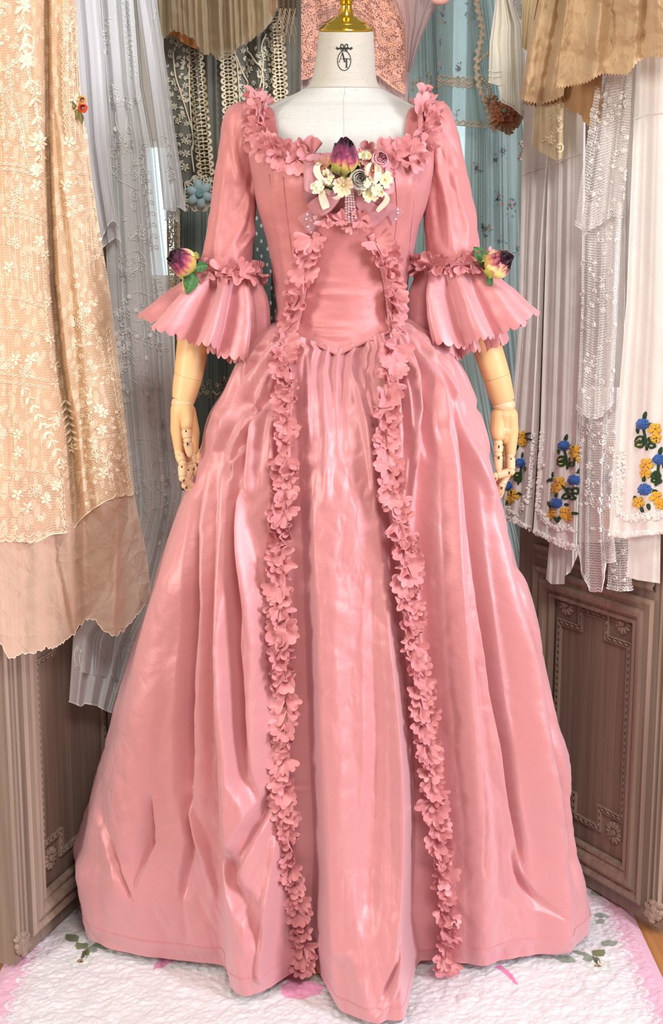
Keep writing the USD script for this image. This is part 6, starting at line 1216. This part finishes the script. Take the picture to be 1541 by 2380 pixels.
for m_ in [braid(p2, [(1018, 182), (1060, 186), (1108, 190)], 12, .0014), braid(p2, [(1018, 190), (1060, 196), (1108, 198)], 10, .0012), lace_fill(p2, (1020, 182, 1106, 200), 22, 3, .0010, .45, 'ef'), braid(p2, [(1030, 284), (1090, 290), (1130, 294)], 12, .0014), braid(p2, [(1030, 294), (1090, 299), (1130, 302)], 10, .0012), lace_fill(p2, (1034, 282, 1128, 300), 22, 4, .0010, .45, 'ef')]: part(n3, 'lace_insertion', m_, M_TRIM, smooth=True, kind='stuff')
def frill(sh_at, path, wpx, n, amp, y_off):
    """A small gathered frill along a picture path."""
    q = spline(np.asarray(path, float), n); d = np.gradient(q, axis=0); d /= np.linalg.norm(d, axis=1, keepdims=True); nn = np.stack([-d[:, 1], d[:, 0]], 1); rows_ = []
    for o in np.linspace(-1, 1, 7): rows_.append([W(q[i, 0] + nn[i, 0] * wpx * o * (.7 + .3 * math.sin(i * 1.1)), q[i, 1] + nn[i, 1] * wpx * o, y_off + amp * math.sin(i * 1.35 + o * 1.2) * abs(o) - .003 * (1 - abs(o))) for i in range(n)])
    return grid(np.array(rows_))
part(n3, 'frill', frill(None, [(1104, -60), (1106, 0), (1116, 40), (1120, 80), (1110, 130), (1110, 180), (1122, 220), (1136, 262), (1148, 306)], 9, 110, .006, .452), M_TRIM, smooth=True)
part(n3, 'frill', frill(None, [(1112, 150), (1126, 130), (1138, 122)], 5, 26, .004, .455), M_TRIM, smooth=True); part(n3, 'frill', frill(None, [(1118, 180), (1132, 196), (1142, 230)], 6, 40, .005, .455), M_TRIM, smooth=True)
part(n3, 'lace_insertion', lace_fill(p1, (960, 170, 1012, 215), 12, 7, .0014, .6, 'ef'), M_TRIM, smooth=True, kind='stuff'); part(n3, 'frill', frill(None, [(1208, 330), (1216, 350), (1206, 372)], 7, 30, .005, .43), M_TRIM, smooth=True)
def print_flower(sh, x, y, s_, seed):
    g = np.random.default_rng(seed); ms, cs = [], []
    blue, pink, grn = srgb(98, 126, 150), srgb(182, 152, 150), srgb(130, 150, 134)
    for k in range(22):
        t = (blue, pink, grn, pink, blue)[k % 5]; ox, oy = (g.normal(0, 3.2), g.normal(0, 5)) if k < 5 else (g.normal(0, 5), g.normal(2, 9)); a = np.linspace(0, 2 * PI, 9)[:-1]; rr = (3.4 if k < 5 else 1.7) * s_ * g.uniform(.6, 1.1)
        px = x + ox * s_ + rr * np.cos(a) * g.uniform(.6, 1); py = y + oy * s_ + rr * np.sin(a); P = sh.at(np.r_[px, x + ox * s_], np.r_[py, y + oy * s_], .0006 + .0001 * k); j = np.arange(8); ms.append((P, np.stack([np.full(8, 8), j, (j + 1) % 8], 1))); cs.append(np.tile(np.array(t) * g.uniform(.8, 1.15), (9, 1)))
    part(n3, 'printed_flower', cat(ms), M_PRINT, color=np.vstack(cs))
for k, (x, y, s_) in enumerate(((1030, 25, 1.5), (1022, 95, .8), (1064, 160, 1.3), (1062, 265, .7), (1012, 160, 1.2))): print_flower(p2, x, y, s_, k)
for k, (x, y, s_) in enumerate(((1093, 35, 1.5), (1108, 390, 1.2), (1150, 370, .9), (1171, 350, 1.0), (1192, 475, 1.6), (1160, 460, 1.0), (1128, 530, 1.5), (1165, 560, 1.0), (1200, 580, .8), (1250, 1300, 1.5), (1240, 1320, 1.0), (1284, 1380, 1.7), (1275, 1395, 1.2), (1134, 860, 1.2), (1108, 1010, 1.2), (1103, 130, 1.0))): print_flower(p1, x, y, s_, 30 + k)
# ivory blouse, crochet collar, rust rosette
M_IVB = cloth('ivory_voile', srgb(244, 238, 222), alpha=0.85, edge=0.15, transl=0.15, bump=0.3, bscale=200, vary=0.04)
n4 = thing('voile_blouse', 'ivory voile blouse sleeve with tucks hanging above the rust rosette', 'blouse', W(1180, 20, .36))
q1 = Sheet([(-150, 1150), (0, 1152), (100, 1138), (300, 1132)], [(-150, 1186), (0, 1190), (60, 1214), (150, 1220), (300, 1226)], T_, [(0, 190), (.28, 200), (.34, 238), (.6, 248), (.9, 272), (1, 262)], .32, [(3, .012, .5, .6), (6, .003, .6, .4)], 120, 110, wob=.014, seed=51, crease=.003, lettuce=.003); q1.build(n4, 'sleeve', M_IVB)
part(n4, 'tuck', cat([stroke(q1, [(1136, y), (1150, y + 3), (1166, y + 1)], .0013, .001) for y in (164, 176, 196)] + [stroke(q1, [(1168, 228), (1190, 244), (1220, 262)], .0013, .001)]), M_IVB, smooth=True)
n5 = thing('crochet_collar', 'white crochet collar tip at the top between the blouse and the tan skirt', 'collar', W(1195, 10, .34))
q2 = Sheet([(-150, 1180), (60, 1182)], [(-150, 1216), (60, 1214)], T_, [(0, 44), (.5, 52), (1, 40)], .34, [(2, .004, .5, .7)], 30, 60, seed=52); q2.build(n5, 'net', cloth('white_crochet_net', srgb(226, 224, 216), alpha=.5, net=170, net_w=.2, bump=0)); part(n5, 'crochet', cat([lace_fill(q2, (1183, -30, 1213, 46), 20, 2, .0012, .7, 'fe'), scallops(q2, [(1182, 42), (1198, 48), (1214, 40)], 5, 5, .0016)]), M_WEMB, smooth=True)
n6 = thing('ribbon_rosette', 'frilled rust brown ribbon rosette pinned on the pale blue dress', 'rosette', W(1176, 266, .42))
M_RUST = plain('rust_ribbon', srgb(176, 112, 76), 0.7, sheen=0.3, vary=0.12, vscale=60); M_RUST2 = plain('grey_brown_ribbon', srgb(166, 140, 112), 0.75, sheen=0.3, vary=0.12, vscale=60)
def frill_ring(cx, cy, r0, r1, y0, n, seed):
    g = np.random.default_rng(seed); a = np.linspace(0, 2 * PI, n * 8); rows_ = []; wa = a + sum(g.uniform(-.12, .12) * np.sin(k * a + g.uniform(0, 6)) for k in (2, 3, 5)); er = 1 + .10 * np.sin(a * 5 + seed) + .06 * np.sin(a * 9 + 2 * seed) + g.normal(0, .035, len(a)); wv = np.sin(wa * n) * (0.7 + .5 * np.sin(a * 3 + seed)) + g.normal(0, .22, len(a))
    wv[-1], er[-1] = wv[0], er[0]
    for t in np.linspace(0, 1, 7): rr = (r0 + (r1 - r0) * t) * (1 + (er - 1) * t); w = wv * t; ao = a + .10 * np.cos(wa * n) * t; rows_.append(W(cx + rr * np.cos(ao), cy + rr * np.sin(ao), y0 - .005 * w - .006 * math.sin(t * 2.4)))
    return grid(np.array(rows_))
part(n6, 'outer_frill', frill_ring(1176, 272, 12, 38, .42, 19, 1), M_RUST2, smooth=True); part(n6, 'frill', frill_ring(1174, 262, 8, 33, .408, 23, 2), M_RUST, smooth=True); part(n6, 'frill', frill_ring(1173, 260, 4, 24, .397, 17, 3), M_RUST, smooth=True); part(n6, 'frill', frill_ring(1172, 258, 2, 14, .387, 11, 4), M_RUST, smooth=True); part(n6, 'centre_knot', ball(W(1172, 257, .38), .0045), plain_cache('sage_knot', srgb(120, 138, 116)), smooth=True)
part(n6, 'frill', frill_ring(1142, 236, 2, 17, .42, 9, 5), M_RUST2, smooth=True)
# tan silk skirt
M_TAN = cloth('tan_silk', srgb(206, 174, 134), transl=0.18, bump=0.6, bscale=90, vary=0.07, rough=0.6, spec=0.4)
M_TAN2 = cloth('tan_silk_lining', srgb(180, 140, 98), transl=0.15, bump=0.5, bscale=90, vary=0.08)
n7 = thing('tan_silk_skirt', 'crumpled tan silk skirt with a pinked hem hanging at the top right', 'skirt', W(1380, 20, .12))
t2 = Sheet([(-150, 1300), (0, 1318), (120, 1302), (220, 1290)], [(-150, 1570), (240, 1580)], T_, [(0, 204), (.12, 200), (.25, 192), (.36, 172), (.58, 174), (.66, 142), (.74, 132), (.9, 136), (1, 130)], YR(.16), [(3.4, .026, .5, .6)], 340, 180, wob=.03, crease=.011, cell=.045, vein=.002, seed=61, pink=40); t2.build(n7, 'front_panel', M_TAN)
t1 = Sheet([(-150, 1262), (0, 1252), (120, 1226), (250, 1203)], [(-150, 1330), (0, 1340), (120, 1325), (260, 1304)], T_, [(0, 229), (.25, 238), (.5, 243), (.8, 234), (1, 222)], YR(.13), [(1.4, .016, .5, .6)], 120, 110, wob=.03, crease=.010, cell=.04, vein=.002, seed=62, pink=14); t1.build(n7, 'side_panel', M_TAN)
t3 = Sheet([(-150, 1270), (250, 1214)], [(-150, 1420), (150, 1400), (300, 1396)], T_, [(0, 242), (.25, 248), (.5, 236), (.62, 262), (.72, 262), (.8, 288), (.93, 298), (1, 280)], YR(.105), [(3, .014, .5, .5)], 140, 90, wob=.02, crease=.010, seed=63, pink=18); t3.build(n7, 'lining', M_TAN2)
t4 = Sheet([(-150, 1213), (120, 1213)], [(-150, 1262), (0, 1250), (130, 1224)], T_, [(0, 110), (1, 120)], YR(.11), [(2, .006, .5, .6)], 40, 60, seed=64, crease=.004); t4.build(n7, 'cream_edge', cloth('cream_silk', srgb(226, 206, 166), transl=.3, bump=.4, bscale=90))
n8 = thing('lace_cuff', 'cream lace cuff with raised flowers hanging under the tan skirt', 'cuff', W(1270, 250, .25))
u1 = Sheet([(180, 1246), (290, 1238), (390, 1230)], [(180, 1312), (390, 1308)], 190, [(0, 336), (.3, 352), (.8, 374), (1, 366)], YR(.10), [(2, .010, .5, .6)], 80, 90, seed=65, crease=.005, wob=.012); u1.build(n8, 'cuff', cloth('cream_voile', srgb(228, 208, 170), alpha=.92, transl=.35, bump=.4, bscale=160))
part(n8, 'lace_figures', cat([pad_flower(u1, 1282, 325, 12, 7), spiral(u1, 1300, 342, 12, 1.3, .0016), spiral(u1, 1266, 322, 8, 1.1, .0016, 2), pad_flower(u1, 1298, 275, 9, 6), spiral(u1, 1290, 300, 8, 1.2, .0014), lace_fill(u1, (1270, 240, 1306, 316), 14, 2, .0012, .6, 'fes')]), plain_cache('cream_cord', srgb(238, 222, 186), .8), smooth=True)
# ---- white embroidered dress
M_COT = cloth('white_cotton', srgb(244, 240, 236), alpha=1, transl=0.08, bump=0.35, bscale=420, vary=0.03)
M_COT2 = cloth('white_cotton_yoke', srgb(236, 230, 226), alpha=1, transl=0.1, bump=0.3, bscale=420, vary=0.03)
M_BOB = plain('white_bobble', srgb(240, 236, 232), 0.9, sheen=0.3)
M_CB = plain('blue_wool', srgb(58, 104, 178), 0.9, sheen=0.4); M_CY = plain('yellow_wool', srgb(238, 182, 56), 0.9, sheen=0.4); M_CG = plain('dark_green_wool', srgb(38, 66, 34), 0.9, sheen=0.3); M_CY2 = plain('lemon_wool', srgb(232, 208, 92), 0.9, sheen=0.3)
n9 = thing('embroidered_cotton_dress', 'long white cotton dress with blue and yellow wool flowers and bobble hem on the right', 'dress', W(1350, 250, .15))
x1 = Sheet([(150, 1222), (400, 1213), (760, 1205), (1060, 1178), (1240, 1164)], [(150, 1300), (600, 1266), (1000, 1252), (1240, 1236)], 150, [(0, 1206), (.5, 1216), (1, 1234)], YR(.055), [(2.6, .009, .5, .5), (5, .002, .6, .4)], 120, 200, wob=.008, seed=71); x1.build(n9, 'skirt_panel', M_COT)
x2 = Sheet([(150, 1280), (600, 1268), (1000, 1256), (1280, 1236)], [(150, 1362), (700, 1358), (1000, 1348), (1280, 1342)], 150, [(0, 1236), (.4, 1258), (.7, 1272), (1, 1280)], YR(.065), [(3, .009, .5, .5), (6, .002, .6, .4)], 120, 200, wob=.008, seed=72); x2.build(n9, 'skirt_panel', M_COT)
x4 = Sheet([(150, 1400), (800, 1412), (1260, 1402)], [(150, 1480), (1260, 1460)], 130, 1236, YR(.045), [(3, .008, .5, .5)], 80, 160, wob=.008, seed=73); x4.build(n9, 'skirt_panel', M_COT)
x3 = Sheet([(100, 1480), (400, 1468), (700, 1456), (900, 1440), (1260, 1414)], [(100, 1600), (1260, 1600)], 100, [(0, 1242), (.2, 1248), (.5, 1240), (1, 1232)], YR(.085), [(2.6, .011, .5, .5), (6, .002, .6, .4)], 160, 200, wob=.008, seed=74); x3.build(n9, 'skirt_panel', M_COT)
xb = Sheet([(150, 1330), (1290, 1330)], [(150, 1480), (1290, 1440)], 130, 1260, YR(.025), [(4, .008, .5, .5)], 80, 120, seed=75); xb.build(n9, 'inner_panel', M_COT2)
for sh, pts in ((x1, [(1214, 408), (1240, 396), (1280, 384)]), (x2, [(1286, 384), (1310, 372), (1356, 356)]), (x3, [(1470, 278), (1500, 268), (1560, 262)])): part(n9, 'yoke_seam', stroke(sh, pts, .0016, .001), M_BOB, smooth=True)
def bobbles(sh, path, wpx, step, seed, r=(2.2, 4.6)):
    g = np.random.default_rng(seed); q = np.asarray(path, float); L = np.r_[0, np.cumsum(np.linalg.norm(np.diff(q, axis=0), axis=1))]; n = int(L[-1] / step); ms = []
    for i in range(n):
        s_ = L[-1] * (i + g.random()) / n; c = np.array([np.interp(s_, L, q[:, 0]), np.interp(s_, L, q[:, 1])]) + g.normal(0, wpx * .42, 2)
        m = trimesh.creation.icosphere(1, g.uniform(*r) / 1400 * 1.1); m.apply_scale([1, .7, 1]); m.apply_translation(sh.at(c[0], c[1], .0018)); ms.append(m)
    return cat(ms)
for sh, path, wd, st in ((x1, [(1174, 1204), (1206, 1214), (1234, 1228)], 7, .8), (x1, [(1176, 1178), (1192, 1190), (1206, 1198)], 5, 1.1), (x1, [(1212, 1188), (1228, 1150), (1238, 1080), (1244, 1010)], 6, 1.2), (x2, [(1240, 1232), (1280, 1252), (1338, 1274)], 8, .6), (x2, [(1258, 1004), (1254, 1060), (1252, 1120), (1250, 1180), (1262, 1205), (1290, 1224), (1336, 1232)], 8, .7), (x3, [(1420, 1238), (1460, 1246), (1545, 1238)], 9, .55), (x3, [(1446, 1050), (1444, 1100), (1440, 1150), (1438, 1190), (1470, 1206), (1545, 1196)], 10, .8)):
    part(n9, 'bobble_trim', bobbles(sh, path, wd, st, int(path[0][0])), M_BOB, smooth=True, kind='stuff')
def wool(sh, kind, x, y, s_, seed, ang=0.0):
    g = np.random.default_rng(seed); ms = []
    if kind == 'b':
        for rr, n in ((9, 9), (5, 6), (1.5, 3)):
            for k in range(n): a = 2 * PI * k / n + rr; ms.append(stroke(sh, [(x + rr * s_ * math.cos(a) - 3, y + rr * .9 * s_ * math.sin(a) + 2), (x + rr * s_ * math.cos(a), y + rr * .9 * s_ * math.sin(a) - 2), (x + rr * s_ * math.cos(a) + 4, y + rr * .9 * s_ * math.sin(a) + 1)], .0024, .0024 + .0006 * (9 - rr), 6))
    elif kind == 'y':
        for k in range(5):
            a = ang + 2 * PI * k / 5
            for da in (-.32, 0, .32): ms.append(stroke(sh, [(x + 2 * s_ * math.cos(a), y + 2 * s_ * math.sin(a)), (x + 8 * s_ * math.cos(a + da * .7), y + 8 * s_ * math.sin(a + da * .7)), (x + (13 - 3 * abs(da)) * s_ * math.cos(a + da), y + (13 - 3 * abs(da)) * s_ * math.sin(a + da))], .0021, .0022, 6))
    elif kind == 'l':
        for o in (-1, 0, 1): ms.append(fill_leaf(sh, x + o * 2.4 * s_ * math.sin(ang), y - o * 2.4 * s_ * math.cos(ang), ang + o * .12, 16 * s_, 3.2 * s_, .002))
    elif kind == 'v':
        ms.append(loop_leaf(sh, x, y, ang, 19 * s_, 6 * s_, .0022, .002))
    return cat(ms)
def spray(sh, items, seed):
    h = holder(n9, 'embroidered_spray')
    for k, (kd, x, y, s_, a) in enumerate(items):
        nm, mt = {'b': ('blue_bloom', M_CB), 'y': ('yellow_bloom', M_CY), 'l': ('green_leaf', M_CG), 'v': ('green_leaf', M_CG), 's': ('stem', M_CG), 'h': ('lemon_stitch', M_CY2)}[kd]
        if kd == 's': m = stroke(sh, [(x, y), (x + a[0] * .5 + 2, y + a[1] * .5), (x + a[0], y + a[1])], .0022, .0018)
        elif kd == 'h': m = fill_leaf(sh, x, y, a, 10 * s_, 2.6, .002)
        else: m = wool(sh, kd, x, y, s_, seed + k, a)
        part(h, nm, m, mt, smooth=True)
def std(sh, x, y, s_, sg, seed):
    """The usual spray: blue above, yellow beside, paired leaves at the foot."""
    spray(sh, [('s', x, y + 8, 1, (8 * sg * s_, 46 * s_)), ('b', x, y, s_, 0), ('l', x + 3, y - 12, s_, -1.3), ('l', x - 12 * sg, y + 8, s_ * .8, 1.5), ('l', x + 14 * sg, y - 2, s_ * .8, 0.6), ('y', x + 24 * sg * s_, y + 10 * s_, s_, .3), ('y', x + 26 * sg * s_, y + 28 * s_, s_ * .85, .9), ('v', x + 2, y + 26 * s_, s_, 2.6), ('v', x + 4, y + 38 * s_, s_, 2.9), ('v', x + 12 * sg, y + 30 * s_, s_ * .8, .2), ('v', x + 10 * sg, y + 42 * s_, s_ * .8, .1), ('h', x - 6, y + 30 * s_, s_, 2.7), ('h', x - 4, y + 41 * s_, s_, 3.0)], seed)
std(x2, 1312, 1036, 1.0, 1, 1)
spray(x2, [('y', 1302, 1122, 1.15, .2), ('y', 1292, 1136, .8, 1), ('l', 1284, 1112, .9, 2.6), ('l', 1288, 1108, .8, -2), ('s', 1306, 1126, 1, (20, 30)), ('b', 1334, 1116, 1.0, 0), ('l', 1340, 1100, .9, -1), ('v', 1318, 1136, 1, .7), ('v', 1330, 1136, 1, .5), ('v', 1324, 1150, .9, 2.8), ('v', 1322, 1152, .9, .4), ('h', 1320, 1132, 1, .8), ('h', 1326, 1146, 1, .5)], 2)
spray(x2, [('b', 1294, 1170, 1.1, 0), ('l', 1294, 1156, .9, -1.4), ('l', 1312, 1172, .8, .1), ('l', 1276, 1164, 1, 1.5), ('y', 1283, 1194, .85, .4), ('y', 1316, 1192, 1.15, .1), ('y', 1322, 1202, .8, .7), ('l', 1330, 1192, 1, .1), ('l', 1290, 1202, 1, .9), ('l', 1302, 1200, 1, 2.0)], 3)
spray(x1, [('y', 1212, 1012, .95, .2), ('y', 1216, 1028, .8, .8), ('l', 1222, 1010, .9, -.3), ('l', 1224, 1018, .9, .3), ('l', 1206, 1034, .9, 2)], 4); std(x1, 1210, 1076, .9, -1, 5)
spray(x1, [('b', 1179, 1130, .9, 0), ('y', 1192, 1152, 1.1, .2), ('l', 1200, 1146, 1, .2), ('l', 1180, 1160, .9, 2), ('l', 1186, 1140, .8, .8), ('y', 1184, 1162, .7, 1)], 6)
spray(x4, [('b', 1440, 1018, 1, 0), ('y', 1423, 1040, 1, .2), ('y', 1420, 1056, .8, .9), ('s', 1428, 1050, 1, (6, 30)), ('l', 1436, 1034, .9, 1.9), ('v', 1430, 1062, .9, .4)], 7); spray(x4, [('b', 1416, 1112, 1, 0), ('l', 1424, 1100, .9, .4), ('v', 1416, 1138, .9, .3), ('v', 1414, 1148, .9, .4), ('y', 1434, 1126, .7, .3), ('l', 1412, 1128, .8, 1.6)], 8); spray(x4, [('y', 1413, 1196, 1, .2), ('y', 1410, 1212, .8, .8), ('l', 1418, 1188, .9, -.6), ('l', 1420, 1206, .9, .8)], 9)
std(x3, 1496, 986, 1.15, 1, 10); std(x3, 1532, 1068, 1.15, -1, 11); spray(x3, [('b', 1500, 1138, 1.25, 0), ('l', 1498, 1120, 1, -1.4), ('l', 1516, 1140, .9, .2), ('y', 1486, 1168, 1.05, .2), ('y', 1526, 1156, 1.2, .5), ('y', 1536, 1172, .9, 0), ('l', 1492, 1178, 1, 1.2), ('l', 1508, 1170, 1, 1.4), ('l', 1478, 1152, .9, 1.6)], 12)
# ---- long lace scarf between the skirt panels
M_SCARF = cloth('white_lace_net', srgb(244, 240, 236), alpha=0.2, net=230, net_w=0.15, transl=0.1, bump=0)
n10 = thing('lace_scarf', 'long white net lace scarf hanging between the panels of the embroidered dress', 'scarf', W(1400, 180, .13))
def scarf(L, R, top, hem, off, seed, n, folds=((3, .008, .5, .8),)):
    sh = Sheet(L, R, top, hem, YR(off), folds, 120, 160, wob=.008, seed=seed, lettuce=.002); sh.build(n10, 'net', M_SCARF); xs = np.linspace(.06, .94, 7)
    y0, y1 = top + 20, np.min(sh.h) - 6; xa = float(np.mean([ip(y, L) for y in (y0, y1)])); xb_ = float(np.mean([ip(y, R) for y in (y0, y1)]))
    part(n10, 'lace_figures', lace_fill(sh, (min(xa, xb_), y0, max(xa, xb_), y1), n, seed, .0013, .8, 'flls'), M_BOB, smooth=True, kind='stuff')
    hp = np.array([(ip(h, L) + (ip(h, R) - ip(h, L)) * u, h - 3) for u, h in zip(np.linspace(0, 1, 24), np.interp(np.linspace(0, 1, 24), np.linspace(0, 1, sh.nu), sh.h))]); part(n10, 'scalloped_edge', cat([scallops(sh, hp, 9, 5, .0011), scallops(sh, hp - [0, 7], 9, 5, .0008)]), M_BOB, smooth=True); return sh
z2 = scarf([(480, 1356), (760, 1350), (900, 1342), (1000, 1338)], [(480, 1446), (760, 1434), (900, 1426), (1000, 1424)], 470, [(0, 950), (.4, 975), (.7, 968), (1, 936)], .085, 82, 46)
z3 = scarf([(900, 1350), (1390, 1342)], [(900, 1440), (1200, 1424), (1390, 1440)], 900, [(0, 1272), (.1, 1330), (.3, 1374), (.6, 1376), (.7, 1310), (1, 1304)], .068, 83, 60)
z1 = scarf([(100, 1400), (300, 1368), (450, 1345), (560, 1334)], [(100, 1474), (300, 1464), (450, 1452), (560, 1444)], 120, [(0, 522), (.22, 540), (.55, 520), (.75, 500), (1, 508)], .10, 81, 64)
z4 = scarf([(1200, 1420), (1390, 1410)], [(1200, 1466), (1390, 1470)], 1230, [(0, 1368), (.5, 1374), (1, 1372)], .05, 84, 10)
# ---- slips below the hems
M_SLIP = cloth('white_muslin', srgb(244, 240, 236), alpha=0.94, edge=0.06, transl=0.15, bump=0.4, bscale=300)
n11 = thing('muslin_slip', 'plain white muslin slip showing below the bobble hem near the pale blue dress', 'slip', W(1300, 1270, .2))
for L, R, hem, off, sd in (([(1200, 1282), (1360, 1268)], [(1200, 1318), (1360, 1312)], [(0, 1346), (.3, 1358), (1, 1358)], .05, 91), ([(1200, 1308), (1360, 1312)], [(1200, 1330), (1270, 1344), (1360, 1340)], [(0, 1340), (.5, 1330), (1, 1290)], .042, 92)):
    sh = Sheet(L, R, 1230, hem, YR(off), [(2, .006, .5, .7)], 50, 60, seed=sd); sh.build(n11, 'hem_panel', M_SLIP)
n12 = thing('cotton_petticoat', 'white cotton petticoat corner below the bobble hem at the right edge', 'petticoat', W(1500, 1250, .0))
sh = Sheet([(1200, 1464), (1360, 1456)], [(1200, 1536), (1360, 1534)], 1225, [(0, 1340), (.3, 1348), (1, 1356)], YR(.06), [(1, .004, .5, .7)], 50, 60, seed=93, crease=.002); sh.build(n12, 'hem_panel', M_SLIP)
